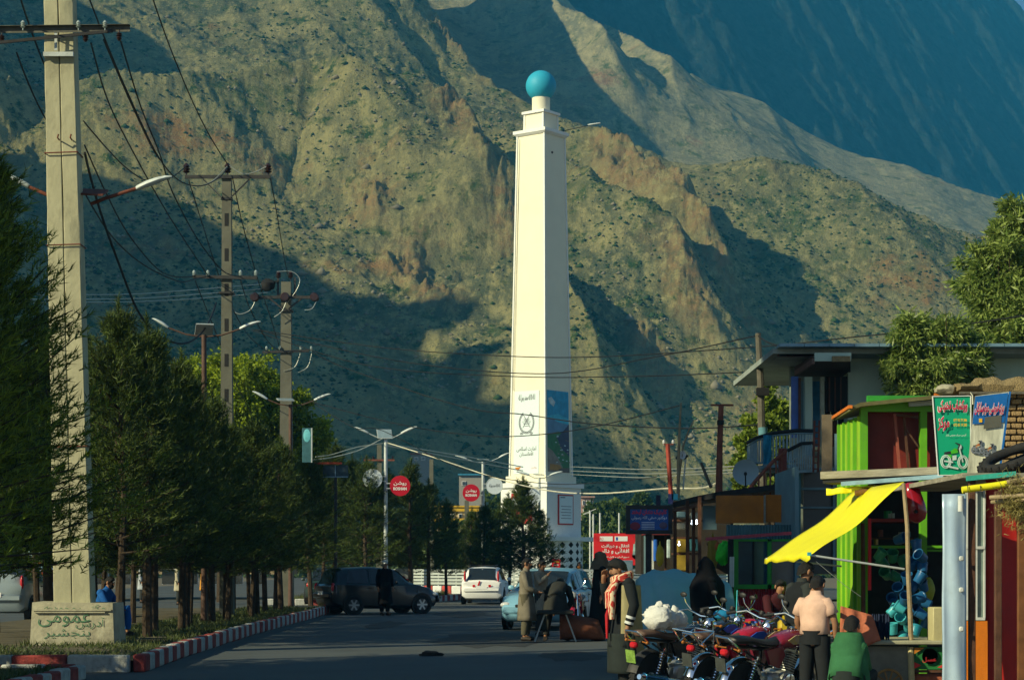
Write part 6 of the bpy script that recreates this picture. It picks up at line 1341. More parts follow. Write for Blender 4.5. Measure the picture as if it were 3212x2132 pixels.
m = bpy.data.materials.new('chequered_scarf'); m.use_nodes = True; nt_ = m.node_tree; ck = nt_.nodes.new('ShaderNodeTexWave'); ck.inputs['Scale'].default_value = 9; ck.inputs['Distortion'].default_value = 6; ck.inputs['Detail'].default_value = 3; tc = nt_.nodes.new('ShaderNodeTexCoord'); nt_.links.new(tc.outputs['Object'], ck.inputs['Vector'])
cr_ = nt_.nodes.new('ShaderNodeValToRGB'); cr_.color_ramp.elements[0].color = (.42, .03, .02, 1); cr_.color_ramp.elements[1].color = (.62, .50, .32, 1); cr_.color_ramp.elements[0].position = .42; cr_.color_ramp.elements[1].position = .55; nt_.links.new(ck.outputs[0], cr_.inputs[0]); nt_.links.new(cr_.outputs[0], nt_.nodes['Principled BSDF'].inputs['Base Color']); nt_.nodes['Principled BSDF'].inputs['Roughness'].default_value = .9
b = MB(); rg = random.Random(3)
for q in range(3): b.tube([Vector((.11 * math.cos(a), -.03 + .11 * math.sin(a), 1.43 + .02 * q - .03 * math.sin(a) * -1 + rg.uniform(-.01, .01))) for a in [math.tau * k / 14 for k in range(14)]], .035, 8, closed=True)
b.tube([(.10, -.12, 1.42), (.14, -.19, 1.28), (.16, -.20, 1.12), (.17, -.20, .95)], [.045, .05, .05, .03], 8); b.tube([(.05, -.13, 1.40), (.10, -.22, 1.26), (.13, -.24, 1.08)], [.04, .05, .03], 8)
b.build('scarf', m, t, smooth=80)
b = MB(); b.tube([(.07, -.17, 1.2), (.09, -.24, 1.0), (.10, -.24, .72)], [.02, .025, .015], 8); b.build('red_tassel', mat('cloth_red', (.35, .01, .015), .8), t, smooth=80)
for f in (.55, .8): e_, w_ = J['elL'], J['wrL']; c = e_.lerp(w_, f); dd = (w_ - e_).normalized() * .016; b = MB(); b.tube([c - dd, c + dd], .064 - .008 * f, 14); b.build('sleeve_stripe', mat('reflective_tape', (.55, .57, .55), .3, bump=0), t)
# 2 boy in the pale pink T-shirt, seen from behind
M_pink = cloth('tee_pink', (.62, .40, .30)); M_jean = cloth('trousers_black', (.018, .02, .022))
person('boy in a pale pink T-shirt and black trousers seen from behind', (GX(2556, 21), 21, -.06), R(148), 1.53, dict(head=(.0, -.085, 1.585), jaw=(0, -.11, 1.505), neck=(0, -.03, 1.44), elR=(-.25, -.02, 1.12), wrR=(-.22, -.10, .88), hdR=(-.20, -.12, .80), elL=(.24, -.03, 1.12), wrL=(.20, -.18, .94), hdL=(.17, -.24, .89), knL=(.12, -.02, .48), knR=(-.12, .0, .48), anL=(.14, .02, .08), anR=(-.13, .04, .08)), M_pink, M_jean, 'tee', 'short', sleeves='short')
# 3 bearded man
person('bearded man in a dark coat with a patterned collar behind the boy in pink', (GX(2512, 22.6), 22.6, -.06), R(112), 1.66, dict(head=(0, -.07, 1.60), jaw=(0, -.10, 1.52), neck=(0, -.02, 1.45)), cloth('coat_grey', (.03, .035, .034)), cloth('trousers_dark', (.02, .022, .022)), 'kameez', 'short', True, vest=cloth('vest_dark', (.014, .016, .018)), hem=.5)
# 4 crouching in the green shawl
M_shawl = cloth('shawl_green', (.035, .13, .055))
SIT = dict(pelvis=(0, .1, .42), belly=(0, .06, .58), chest=(0, -.02, .76), neck=(0, -.08, .91), jaw=(0, -.13, .98), head=(0, -.12, 1.06), shL=(.18, -.02, .85), shR=(-.18, -.02, .85), elL=(.22, -.16, .62), elR=(-.22, -.16, .62), wrL=(.12, -.34, .55), wrR=(-.12, -.34, .55), hdL=(.10, -.40, .52), hdR=(-.10, -.40, .52), hiL=(.1, .08, .40), hiR=(-.1, .08, .40), knL=(.16, -.32, .50), knR=(-.16, -.32, .50), anL=(.13, -.25, .09), anR=(-.13, -.25, .09), toL=(.14, -.40, .045), toR=(-.14, -.40, .045))
def shawl(t, m, z0, z1, c=(0, .0), w0=.14, w1=.34, d=.8, name='shawl', ph=0):
    b = MB(); rows = []
    for k in range(14):
        f = k / 13; z = z1 + (z0 - z1) * f; w = w0 + (w1 - w0) * f ** .6; rows.append([Vector((c[0] + w * math.cos(g) * (1 + .05 * f * math.sin(7 * g + ph)), c[1] + (.06 - .02 * f) + w * d * math.sin(g) * (1 + .05 * f * math.sin(5 * g)), z)) for g in [math.tau * q / 30 for q in range(30)]])
    b.loft(rows); o = b.build(name, m, t, smooth=70); return o
t, J, Mh = person('person crouching in a green shawl beside the fruit cart, seen from behind', (GX(2662, 20.4), 20.4, -.06), R(155), 1.62, SIT | dict(shL=(.13, -.02, .82), shR=(-.13, -.02, .82), elL=(.14, -.16, .62), elR=(-.14, -.16, .62)), M_shawl, M_robe, 'tee', 'short')
shawl(t, M_shawl, .1, .97, (0, -.08), .13, .27)
# 5 small seated figure
t, J, Mh = person('dark figure sitting behind the red motorcycle by the booth', (GX(2437, 27), 27, .35), R(20), 1.5, SIT, cloth('maroon_dark', (.05, .012, .015)), M_jack, 'tee', 'short')
b = MB(); b.box((0, 0, .25), (.5, .5, .5), ch=.03); o = b.build('crate', M_wood); o.location = (GX(2437, 27), 27.15, -.1); tag(o, 'wooden crate the dark figure by the booth sits on', 'crate')
# 6 veiled woman
M_black = cloth('veil_black', (.006, .006, .008))
t, J, Mh = person('woman wrapped in black beside the covered bundle, facing left', (GX(2212, 28), 28, -.06), R(-70), 1.70, None, M_black, M_black, 'robe', 'veil', hem=.12, flare=.27)
# 7..10 group at the sack
M_gkam = cloth('kameez_grey', (.18, .16, .12)); M_dk = cloth('kameez_dark', (.035, .036, .032)); M_blackr = cloth('robe_black', (.012, .013, .014)); M_hs = cloth('headcloth_brown', (.14, .11, .07))
person('man in a long grey shirt standing left of the stooping man', (GX(1650, 40.9), 40.9, 0), R(75), 1.70, dict(wrR=(-.1, -.26, 1.0), elR=(-.24, -.08, 1.1), hdR=(-.08, -.33, 1.0)), M_gkam, cloth('trousers_olive', (.10, .09, .06)), 'kameez', 'short', hem=.42)
BEND = dict(pelvis=(0, .12, .88), belly=(0, .0, 1.0), chest=(0, -.20, 1.08), neck=(0, -.36, 1.12), jaw=(0, -.44, 1.13), head=(0, -.48, 1.19), shL=(.19, -.28, 1.06), shR=(-.19, -.28, 1.06), elL=(.26, -.34, .82), elR=(-.26, -.34, .82), wrL=(.16, -.42, .62), wrR=(-.16, -.42, .62), hdL=(.14, -.46, .55), hdR=(-.14, -.46, .55), hiL=(.1, .12, .86), hiR=(-.1, .12, .86), knL=(.18, .02, .46), knR=(-.18, .02, .46), anL=(.22, .08, .08), anR=(-.22, .08, .08), toL=(.24, -.08, .035), toR=(-.24, -.08, .035))
person('man in dark clothes stooping over the cart with his back to us', (GX(1745, 41.3), 41.0, 0), R(170), 1.72, BEND, M_dk, M_dk, 'kameez', 'short', hem=.62, flare=.30)
person('tall man in a black robe and brown headcloth facing left by the sack', (GX(1880, 41), 41, 0), R(-75), 1.80, None, M_blackr, M_blackr, 'robe', 'scarf', vest=M_hs, hem=.25, flare=.26)
person('woman in black robes right behind the man with the brown headcloth', (GX(1922, 43), 43, 0), R(-60), 1.62, None, M_black, M_black, 'robe', 'veil', hem=.1, flare=.27)
person('man in a pale shirt behind the man in the long grey shirt', (GX(1697, 43.6), 43.6, 0), R(60), 1.66, dict(wrR=(-.1, -.22, 1.35), elR=(-.25, -.10, 1.2), hdR=(-.08, -.26, 1.42)), cloth('shirt_pale', (.30, .27, .2)), M_dk, 'kameez', 'short', hem=.5)
person('man in orange standing before the drum of the obelisk', (GX(1816, 96), 96, 0), R(90), 1.72, None, cloth('orange_cloth', (.55, .18, .02)), M_dk, 'kameez', 'short')
person('dark figure with a pale cap in front of the black hatchback', (GX(1207, 61.6), 61.6, 0), R(30), 1.70, None, M_black, M_blackr, 'kameez', 'cap', hem=.35)
person('man in black standing left of the man with the brown waistcoat', (GX(90, 66), 66, 0), R(160), 1.78, None, M_blackr, M_blackr, 'kameez', 'short', hem=.4)
person('man in a brown waistcoat and white trousers seen from behind at the left', (GX(150, 64), 64, 0), R(178), 1.76, None, cloth('shirt_blueish', (.20, .28, .4)), cloth('trousers_white', (.38, .42, .42)), 'kameez', 'short', vest=cloth('waistcoat_brown', (.14, .035, .02)), hem=.75, flare=.2)
M_blue = cloth('kameez_blue', (.015, .09, .30))
t, J, Mh = person('bearded man in blue sitting behind the concrete block', (GX(326, 37.2), 37.2, .22), R(75), 1.66, SIT | dict(knL=(.16, -.42, .52), knR=(-.16, -.42, .52), anL=(.13, -.42, .09), anR=(-.13, -.40, .09), toL=(.14, -.56, .045), toR=(-.14, -.54, .045)), M_blue, M_blue, 'kameez', 'short', True, hem=.6)
b = MB(); b.box((0, 0, .2), (.5, .55, .4), ch=.05); o = b.build('stone_block', M_conc); o.location = (GX(315, 37.4), 37.4, .17); tag(o, 'rough stone the man in blue sits on', 'stone')
for px, Y, m_, lab in ((560, 78, cloth('kameez_cream', (.4, .36, .25)), 'man in cream seen between the trunks right of the block'), (640, 80, cloth('kameez_orange', (.5, .22, .03)), 'figure in orange seen between the trunks'), (445, 82, cloth('kameez_pale', (.35, .38, .4)), 'figure in pale blue among the trunks near the man in blue')):
    person(lab, (GX(px, Y), Y, 0), R(90), 1.7, None, m_, M_dk, 'kameez', 'short')
# the cart and the brown sack
t = thing('hand_cart', 'small hand cart under the stooping man with pale steel legs', 'cart', (GX(1742, 40.4), 40.4, 0)); ms = mat('cart_pale', (.4, .42, .38), .5, bump=0)
for s in (-1, 1):
    b = MB(); b.bar((s * .42, 0, 0), (s * .20, 0, .60), .03); b.build('leg', ms, t, smooth=0)
b = MB(); b.box((0, .1, .60), (.75, .6, .08), ch=.02); b.build('tray', M_dk, t)
rg = random.Random(9); b = MB(); rows = []
for k in range(15):
    f = k / 14; x = -.40 + .92 * f; hz_ = .56 - .16 * f - .36 * max(0, f - .86) / .14; wz = .38 * math.sin(math.pi * (.12 + .86 * f)) ** .5
    rows.append([Vector((x + rg.uniform(-.01, .01), wz * math.cos(g) * (1 + .06 * math.sin(4 * g + k)), max(.01, .02 + hz_ * .5 + hz_ * .5 * math.sin(g) * (1 + .05 * math.sin(5 * g))))) for g in [math.tau * q / 22 for q in range(22)]])
b.loft(rows); o = b.build('sack', mat('sack_redbrown', (.17, .055, .025), .85, var=.25, scale=5, bump=.5, bdist=.02), smooth=75); o.location = (GX(1818, 40.8), 40.8, 0); tag(o, 'big red brown sack slumped on the road beside the stooping man', 'sack')
# ================================================================ SHOPS AND STALLS ON THE RIGHT
M_green = mat('paint_green', (.11, .36, .015), .5, var=.15, scale=3, bump=.1, dirt=.2); M_greenl = mat('paint_lime', (.22, .42, .02), .5, var=.25, scale=3, bump=.15, dirt=.35, stretch=(1, 1, .2)); M_greend = mat('paint_green_dark', (.03, .26, .03), .6, var=.2, dirt=.3)
M_redin = mat('red_lining', (.16, .018, .012), .6, var=.4, scale=2, bump=.1, dirt=.2); M_redc = mat('red_corrugated', (.40, .02, .03), .6, var=.2, scale=2, dirt=.3); M_orange = mat('orange_board', (.48, .16, .015), .7, var=.3, scale=1.6, bump=.2, dirt=.5)
M_yel = mat('yellow_tarp', (.78, .72, .015), .55, var=.05, scale=3, bump=.15, bdist=.02); M_wallp = mat('plaster_pale', (.42, .54, .44), .9, var=.15, scale=.8, bump=.4, dirt=.4, stretch=(1, 1, .5)); M_blueg = mat('blue_grey_steel', (.14, .24, .27), .6, var=.2, scale=2, dirt=.35)
M_plank = mat('weathered_plank', (.27, .25, .19), .85, var=.35, scale=5, bump=.6, stretch=(.25, 1, 2), dirt=.4); M_brown = mat('brown_timber', (.09, .04, .022), .8, var=.35, scale=6, bump=.4); M_slab = mat('roof_slab', (.26, .30, .27), .85, var=.2, scale=2, bump=.5, dirt=.4)
M_mud = mat('mud_straw', (.34, .25, .12), .95, var=.3, scale=14, bump=1.0, bdist=.04); M_brick = mat('mud_brick', (.30, .20, .09), .95, var=.35, scale=9, bump=.8); M_tin = mat('tin_roof', (.18, .30, .36), .45, metal=.3, var=.3, scale=3, dirt=.4)
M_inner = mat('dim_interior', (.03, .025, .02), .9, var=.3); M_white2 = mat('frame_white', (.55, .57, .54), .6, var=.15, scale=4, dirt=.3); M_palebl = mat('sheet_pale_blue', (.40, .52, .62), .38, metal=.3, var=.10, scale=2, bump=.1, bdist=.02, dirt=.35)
def piece(parent, name, m, shapes, smooth=0, origin=None):
    b = MB(); o = origin or Vector(parent.location)
    for s in shapes: s(b, o)
    return b.build(name, m, parent, smooth=smooth)
def pbox(px0, py0, px1, py1, Y, d=.06, ch=0):            # board facing us, picked off the picture at distance Y, d deep going away
    a, c = P(px0, py1, Y), P(px1, py0, Y)
    return lambda b, o: b.box(Vector(((a.x + c.x) / 2, Y + d / 2, (a.z + c.z) / 2)) - o, (abs(c.x - a.x), d, abs(c.z - a.z)), ch=ch)
def pbar(p, q, w, h=None): return lambda b, o: b.bar(P(*p) - o, P(*q) - o, w, h)
def ptube(pts, r, n=7): return lambda b, o: b.tube([P(*p) - o for p in pts], r, n)
def pquad(a, b_, c, d): return lambda b, o: b.quad(*(P(*q) - o for q in (a, b_, c, d)))
def place(name, label, cat, px, Y, group=None, z=0): return thing(name, label, cat, (GX(px, Y), Y, z), 0, group)
def corrug(b, x0, x1, z0, z1, y, n, amp=.02, ax='x', o=Vector((0, 0, 0))):
    rows = []
    for z in (z0, z1):
        rw = []
        for i in range(n * 4 + 1):
            u = x0 + (x1 - x0) * i / (n * 4); d = amp * (0, 1, 1, 0)[i % 4]; rw.append((Vector((u, y - d, z)) if ax == 'x' else Vector((y - d, u, z))) - o)
        rows.append(rw)
    b.grid(rows)

# -- flat roofed two storey house
YH_ = 40.0
t = place('house', 'two storey pale house with a flat roof, deep veranda and blue column', 'house', 2700, YH_); o = Vector(t.location)
piece(t, 'wall', M_wallp, [pbox(2660, 1100, 3290, 1790, YH_, 5)])
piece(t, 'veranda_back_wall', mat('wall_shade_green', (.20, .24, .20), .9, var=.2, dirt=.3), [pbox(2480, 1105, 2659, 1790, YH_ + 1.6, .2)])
piece(t, 'roof', M_slab, [pbox(2425, 1092, 3300, 1109, YH_ - .9, 7)])
piece(t, 'roof_sheet', M_tin, [lambda b, o: [b.bar(P(2440 + i * 78, 1086, YH_ - 1.05) - o, P(2440 + i * 78 + 76, 1086, YH_ - 1.05) - o, .5, .06) for i in range(11)]])
piece(t, 'eave_board', mat('board_redbrown', (.16, .09, .07), .8, dirt=.4), [pbox(2440, 1110, 2560, 1118, YH_ - .8, .1)])
# left wing of the roof slab, running away from us
def slabq(b, o):
    A = [P(2352, 1150, 44.5), P(2445, 1101, YH_ - .8), P(2560, 1101, YH_ - .8), P(2560, 1160, 44.5)]; lo = [P(2352, 1180, 44.5), P(2445, 1117, YH_ - .8), P(2560, 1117, YH_ - .8), P(2560, 1182, 44.5)]
    v = [p - o for p in A + lo]; b.add(v, [(0, 1, 2, 3), (7, 6, 5, 4), (0, 4, 5, 1), (1, 5, 6, 2), (2, 6, 7, 3), (3, 7, 4, 0)])
piece(t, 'roof_wing', M_slab, [slabq])
def porchq(b, o):
    A = [P(2492, 1150, 40.6), P(2555, 1112, 38.6), P(2668, 1112, 38.6), P(2668, 1150, 40.6)]; lo = [P(2492, 1180, 40.6), P(2555, 1135, 38.6), P(2668, 1135, 38.6), P(2668, 1180, 40.6)]
    v = [p - o for p in A + lo]; b.add(v, [(0, 1, 2, 3), (7, 6, 5, 4), (0, 4, 5, 1), (1, 5, 6, 2), (2, 6, 7, 3), (3, 7, 4, 0)])
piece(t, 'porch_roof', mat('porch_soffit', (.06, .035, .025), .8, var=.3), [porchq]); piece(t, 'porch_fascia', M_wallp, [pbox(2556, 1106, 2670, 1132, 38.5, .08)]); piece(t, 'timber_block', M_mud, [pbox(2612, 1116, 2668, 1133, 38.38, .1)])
for i in range(2): piece(t, 'fascia_board', mat('board_redbrown', (.16, .09, .07)), [pbar((2496, 1166 + i * 8, 40.55), (2552, 1128 + i * 9, 38.55), .05, .05)])
piece(t, 'column', mat('column_blue', (.08, .15, .42), .7, var=.15, dirt=.2), [pbox(2484, 1180, 2504, 1372, YH_ - .1, .13)])
piece(t, 'column', M_brown, [pbox(2505, 1185, 2512, 1380, YH_ - .2, .06)]); piece(t, 'column', M_wallp, [pbox(2524, 1182, 2548, 1375, YH_, .15)]); piece(t, 'column', mat('column_cream', (.3, .32, .24), .8, dirt=.3), [pbox(2574, 1182, 2586, 1400, YH_ - .1, .1)])
for px0, px1, m_ in ((2512, 2524, M_blueg), (2550, 2572, mat('shutter_blue', (.03, .15, .25), .6, dirt=.3)), (2588, 2604, M_dark), (2608, 2626, M_brown), (2630, 2650, M_dark)): piece(t, 'shutter', m_, [pbox(px0, 1195, px1, 1400, YH_ + .5, .06)])
piece(t, 'window_opening', M_dark, [pbox(2590, 1180, 2658, 1290, YH_ - .02, .06)])
for k in range(3): piece(t, 'window_bar', M_brown, [pbox(2600 + k * 18, 1182, 2604 + k * 18, 1290, YH_ - .09, .05)])
# lower floor
piece(t, 'pillar', mat('pillar_teal', (.06, .20, .25), .7, var=.2, dirt=.35), [pbox(2478, 1470, 2512, 1800, YH_ - .6, .3)])
piece(t, 'shop_window', mat('shop_glass', (.03, .035, .035), .3, spec=.5, bump=0), [pbox(2520, 1480, 2660, 1800, YH_ - .3, .05)])
for pb in ((2513, 1466, 2662, 1474), (2513, 1528, 2662, 1536), (2513, 1588, 2662, 1594)): piece(t, 'window_rail', M_blueg, [pbox(*pb, YH_ - .42, .06)])
piece(t, 'window_post', M_blueg, [pbox(2613, 1475, 2621, 1790, YH_ - .42, .05)])
piece(t, 'first_floor_slab', M_blueg, [pbox(2400, 1455, 2560, 1466, 38.4, 2.2)])
# balcony
bal = place('balcony', 'rounded iron balcony with pale rails and a blue cloth hung over it', 'balcony', 2440, 39.2)
pth = [(2346, 1388, 40.5), (2375, 1372, 39.2), (2430, 1357, 38.6), (2500, 1350, 38.4), (2552, 1351, 38.4)]
piece(bal, 'handrail', M_dark, [ptube([(a, b_, c) for a, b_, c in pth], .04)], 60)
piece(bal, 'lower_rail', M_blueg, [ptube([(a, b_ + 8, c) for a, b_, c in pth], .02), ptube([(2346, 1455, 40.5), (2375, 1452, 39.2), (2430, 1450, 38.6), (2500, 1446, 38.4), (2552, 1446, 38.4)], .02)], 60)
M_bars = mat('baluster_pale', (.24, .34, .35), .7, var=.2, dirt=.3)
for i in range(26):
    f = i / 25 * (len(pth) - 1); k = min(int(f), len(pth) - 2); u = f - k; a, c = pth[k], pth[k + 1]; px, py, Y = [a[q] + (c[q] - a[q]) * u for q in range(3)]
    piece(bal, 'baluster', M_bars, [pbox(px - 2.6, py + 4, px + 2.6, 1452, Y, .03)])
piece(bal, 'floor', M_slab, [lambda b, o: b.add([P(*q) - o for q in [(a, 1460, c) for a, _, c in pth] + [(2560, 1460, 41.5), (2400, 1460, 41.5)]] + [P(*q) - o for q in [(a, 1480, c) for a, _, c in pth] + [(2560, 1480, 41.5), (2400, 1480, 41.5)]], [tuple(range(7)), tuple(range(13, 6, -1))] + [(i, i + 7, (i + 1) % 7 + 7, (i + 1) % 7) for i in range(7)])])
b = MB(); rows = []
for k in range(8): rows.append([P(2394 + u * 26, 1364 + k * 15, 38.65 + .03 * math.sin(u * 9 + k)) for u in [q / 8 for q in range(9)]])
b.grid(rows); oc = b.build('hung_cloth', mat('cloth_blue', (.02, .20, .30), .85, var=.3, scale=4, bump=.5), loc=(GX(2407, 38.5), 38.5, 5.5)); tag(oc, 'blue cloth hung over the curved balcony rail', 'cloth'); oc.modifiers.new('s', 'SOLIDIFY').thickness = .01
bl2 = place('balcony', 'lower iron balcony corner with clutter behind pale rails', 'balcony', 2500, 37.6)
piece(bl2, 'handrail', M_dark, [ptube([(2470, 1413, 37.4), (2515, 1390, 37.4), (2555, 1388, 37.6)], .035)], 60)
for i in range(11): piece(bl2, 'baluster', M_bars, [pbox(2474 + i * 7, 1410 - min(i * 4.5, 22) + 4, 2477.5 + i * 7, 1478, 37.5, .03)])
piece(bl2, 'base_rail', M_bars, [pbar((2470, 1480, 37.4), (2560, 1476, 37.4), .05)])
b = MB(); rg = random.Random(6)
for i in range(9): b.ball(P(2515 + rg.uniform(-20, 26), 1463 + rg.uniform(-22, 6), 37.9) - o * 0, (rg.uniform(.05, .12),) * 3, 8, 6, .3, rg)
q = b.build('junk_heap', M_conc, loc=(GX(2515, 37.9), 37.9, 3.4)); q['kind'] = 'stuff'
ld = place('ladder', 'dark iron ladder standing upright beside the balcony', 'ladder', 2560, 37.3)
for px in (2551, 2566): piece(ld, 'rail', M_rust, [pbar((px, 1480, 37.2), (px + 4, 1318, 37.2), .035)])
for i in range(8): piece(ld, 'rung', M_rust, [pbar((2551 + i * .5, 1470 - i * 19, 37.2), (2567 + i * .5, 1470 - i * 19, 37.2), .025)])
# leaning boards
for px0, px1, y0, m_, lab in ((2578, 2610, 1300, mat('board_tan', (.17, .13, .08), .8, var=.2, dirt=.3), 'tan board leaning against the house beside the ladder'), (2618, 2634, 1360, M_blueg, 'blue grey metal sheet between the tan board and the green kiosk')):
    b = MB(); a, c = P(px0, 1480, 36.8), P(px1, y0, 36.8); b.box(Vector(((a.x + c.x) / 2, 36.8, (a.z + c.z) / 2)), (c.x - a.x, .05, c.z - a.z)); q = b.build('leaning_board', m_, smooth=0, loc=((a.x + c.x) / 2, 36.8, (a.z + c.z) / 2)); tag(q, lab, 'board')
# stair rail
st = place('stair_rail', 'red iron stair rail climbing to the balcony', 'railing', 2420, 36)
piece(st, 'handrail', M_rust, [ptube([(2342, 1545, 36), (2368, 1510, 36), (2420, 1452, 36), (2466, 1412, 36)], .035)], 60)
for i in range(6): f = i / 5; piece(st, 'baluster', M_rust, [pbar((2362 + f * 90, 1600, 36), (2362 + f * 90, 1520 - f * 92, 36), .03)])
piece(st, 'newel_post', mat('post_maroon', (.14, .03, .02), .7, var=.3, dirt=.3), [pbox(2444, 1405, 2468, 1800, 36, .14)])

# -- dark porch with brown posts and the stall under it
pr = place('porch', 'dark sloping porch roof on thin brown posts over a lit stall', 'porch', 2190, 35)
def roofp(b, o):
    A = [(2104, 1576, 38), (2180, 1556, 36.5), (2260, 1540, 35.2), (2480, 1512, 34.6), (2480, 1532, 38.5), (2200, 1560, 41)]; v = [P(*q) - o for q in A] + [P(*q) - o - Vector((0, 0, .10)) for q in A]; n = 6
    b.add(v, [tuple(range(n)), tuple(range(2 * n - 1, n - 1, -1))] + [(i, i + n, (i + 1) % n + n, (i + 1) % n) for i in range(n)])
piece(pr, 'roof', M_dark, [roofp])
for px, Y, yt in ((2118, 37.8, 1578), (2157, 36.8, 1568), (2195, 36.0, 1556), (2176, 39, 1570)): piece(pr, 'post', M_brown, [pbox(px - 5, yt, px + 5, HZ + F * 1.5 / Y, Y, .07)])
piece(pr, 'beam', M_brown, [pbar((2112, 1600, 37.9), (2200, 1582, 36.1), .06, .05)])
sl_ = place('stall', 'dim stall of shelves and hanging goods under the dark porch', 'stall', 2180, 39.4)
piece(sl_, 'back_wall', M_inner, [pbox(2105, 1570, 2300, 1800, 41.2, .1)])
for y_, x0_, x1_ in ((1628, 2112, 2215), (1683, 2112, 2200), (1733, 2112, 2200)): piece(sl_, 'shelf', M_brown, [pbox(x0_, y_, x1_, y_ + 6, 40.2, .5)])
for px0, py0, px1, py1, m_ in ((2122, 1604, 2152, 1622, M_blueg), (2116, 1640, 2150, 1660, M_conc), (2168, 1606, 2192, 1626, M_slab), (2125, 1690, 2156, 1732, mat('crate_yellow', (.3, .2, .02), .7)), (2164, 1690, 2192, 1728, mat('goods_teal', (.03, .12, .14), .7)), (2120, 1740, 2160, 1790, mat('crate_yellow', (.3, .2, .02))), (2170, 1700, 2186, 1722, mat('goods_orange', (.4, .1, .02), .7))):
    piece(sl_, 'goods', m_, [pbox(px0, py0, px1, py1, 39.9, .3, .02)])
piece(sl_, 'side_panel', M_blueg, [pbox(2205, 1585, 2248, 1660, 36.6, .06)])
M_bulb = mat('bulb_lit', (.9, .9, .9), .3, emit=((.75, .88, 1.0), 9), bump=0); M_bulbw = mat('bulb_warm', (.9, .8, .6), .3, emit=((1, .85, .6), 8), bump=0)
for px, py, w_, lab in ((2171, 1641, 0, 'small lit white bulb, left of the pair under the porch'), (2185, 1640, 0, 'small lit white bulb, right of the pair under the porch'), (2175, 1680, 1, 'warm lit bulb hanging lower in the stall under the porch'), (2130, 1707, 0, 'tiny white bulb beside the yellow goods in the stall')):
    b = MB(); b.ball((0, 0, 0), .022 if w_ == 0 else .03, 10, 6); b.tube([(0, 0, .02), (0, 0, .07)], .012, 6); q = b.build('light_bulb', M_bulbw if w_ else M_bulb); q.location = P(px, py, 39.4); tag(q, lab, 'light bulb', 'bulbs in the stall')
def hang(name, label, cat, px, py, Y, r, m, jit=.18, seed=1, neck=True):
    rg = random.Random(seed); c = P(px, py, Y); k = Y / F; b = MB(); b.ball((0, 0, 0), (r[0] * k, r[0] * k * .7, r[1] * k), 14, 10, jit, rg)
    if neck: b.tube([(0, 0, r[1] * k * .8), (0, 0, r[1] * k * 1.35)], [r[0] * k * .35, .01], 6)
    q = b.build(name, m, smooth=75); q.location = c; tag(q, label, cat); return q
hang('hanging_can', 'yellow plastic can hanging by the clinic sign post', 'canister', 2070, 1742, 37, (13, 34), mat('can_yellow', (.50, .36, .02)), .05, 1)
hang('hanging_bag', 'mustard yellow bag hanging at the end of the porch', 'bag', 2236, 1735, 34.5, (18, 48), mat('bag_mustard', (.25, .17, .01), .7, var=.2), .15, 2)
hang('hanging_bag', 'bright green plastic bundle hanging in front of the booth', 'bag', 2268, 1738, 33.5, (22, 32), mat('bag_green', (.05, .65, .03), .5, var=.2, scale=9, bump=.5, bdist=.03), .22, 3)
hang('hanging_bag', 'smaller green bundle above the bigger one by the booth', 'bag', 2272, 1712, 33.6, (16, 16), mat('bag_green', (.04, .42, .02)), .2, 4, False)
hang('hanging_bag', 'small orange bag hanging left of the green bundle', 'bag', 2250, 1712, 33.9, (8, 13), mat('goods_orange', (.4, .1, .02)), .15, 5)
for i, (px, c_) in enumerate(((2014, (.02, .15, .5)), (2060, (.35, .38, .4)))):
    pass
# strings of small flags / goods along the street front
t = place('shop', 'row of cluttered shop fronts between the clinic sign and the porch', 'shop', 2050, 44)
piece(t, 'wall', M_inner, [pbox(2010, 1655, 2118, 1800, 44, 2)]); piece(t, 'awning', mat('awning_red', (.25, .03, .03), .7, dirt=.3), [pbox(2020, 1668, 2100, 1676, 43.2, .8)])
for px, m_ in ((2020, M_blueg), (2045, M_white2), (2085, M_brown)): piece(t, 'post', m_, [pbox(px, 1676, px + 6, 1800, 43.5, .06)])
for x_, y_, x2, y2, m_ in ((2030, 1700, 2042, 1730, M_bbred), (2050, 1690, 2062, 1760, mat('goods_blue', (.02, .12, .5), .5)), (2092, 1690, 2104, 1750, mat('goods_pale', (.4, .5, .5), .5)), (2108, 1685, 2114, 1780, mat('goods_yellow', (.5, .4, .05), .5))): piece(t, 'goods', m_, [pbox(x_, y_, x2, y2, 43.3, .1, .02)])
# small posters standing on the porch edge
for px0, py0, px1, py1, m_, lab in ((2058, 1552, 2072, 1592, mat('poster_dark', (.03, .025, .05), .6, var=.5, scale=8), 'dark poster with a pink corner standing above the clinic sign'), (2096, 1548, 2112, 1580, mat('poster_mixed', (.35, .3, .4), .6, var=.7, scale=10, col2=(.05, .04, .25)), 'purple and white poster beside the red painted post'), (2107, 1548, 2126, 1566, mat('poster_cyan', (.1, .55, .6), .5, var=.2), 'cyan board tied under the bare sticks')):
    b = MB(); a, c = P(px0, py1, 37.9), P(px1, py0, 37.9); b.box((0, 0, 0), (c.x - a.x, .03, c.z - a.z)); q = b.build('poster', m_, smooth=0); q.location = ((a.x + c.x) / 2, 37.9, (a.z + c.z) / 2); tag(q, lab, 'poster')
# orange sign board
t = place('shop_sign', 'wide blank orange brown sign board above the green booth', 'sign', 2360, 33, z=4)
for i in range(2): piece(t, 'sign_panel', M_orange, [pbox(2246 + i * 156, 1553 - i * 2, 2400 + i * 75, 1640 - i * 3, 33, .05)])
piece(t, 'seam_strip', M_plank, [pbox(2396, 1552, 2402, 1640, 32.96, .03)]); 
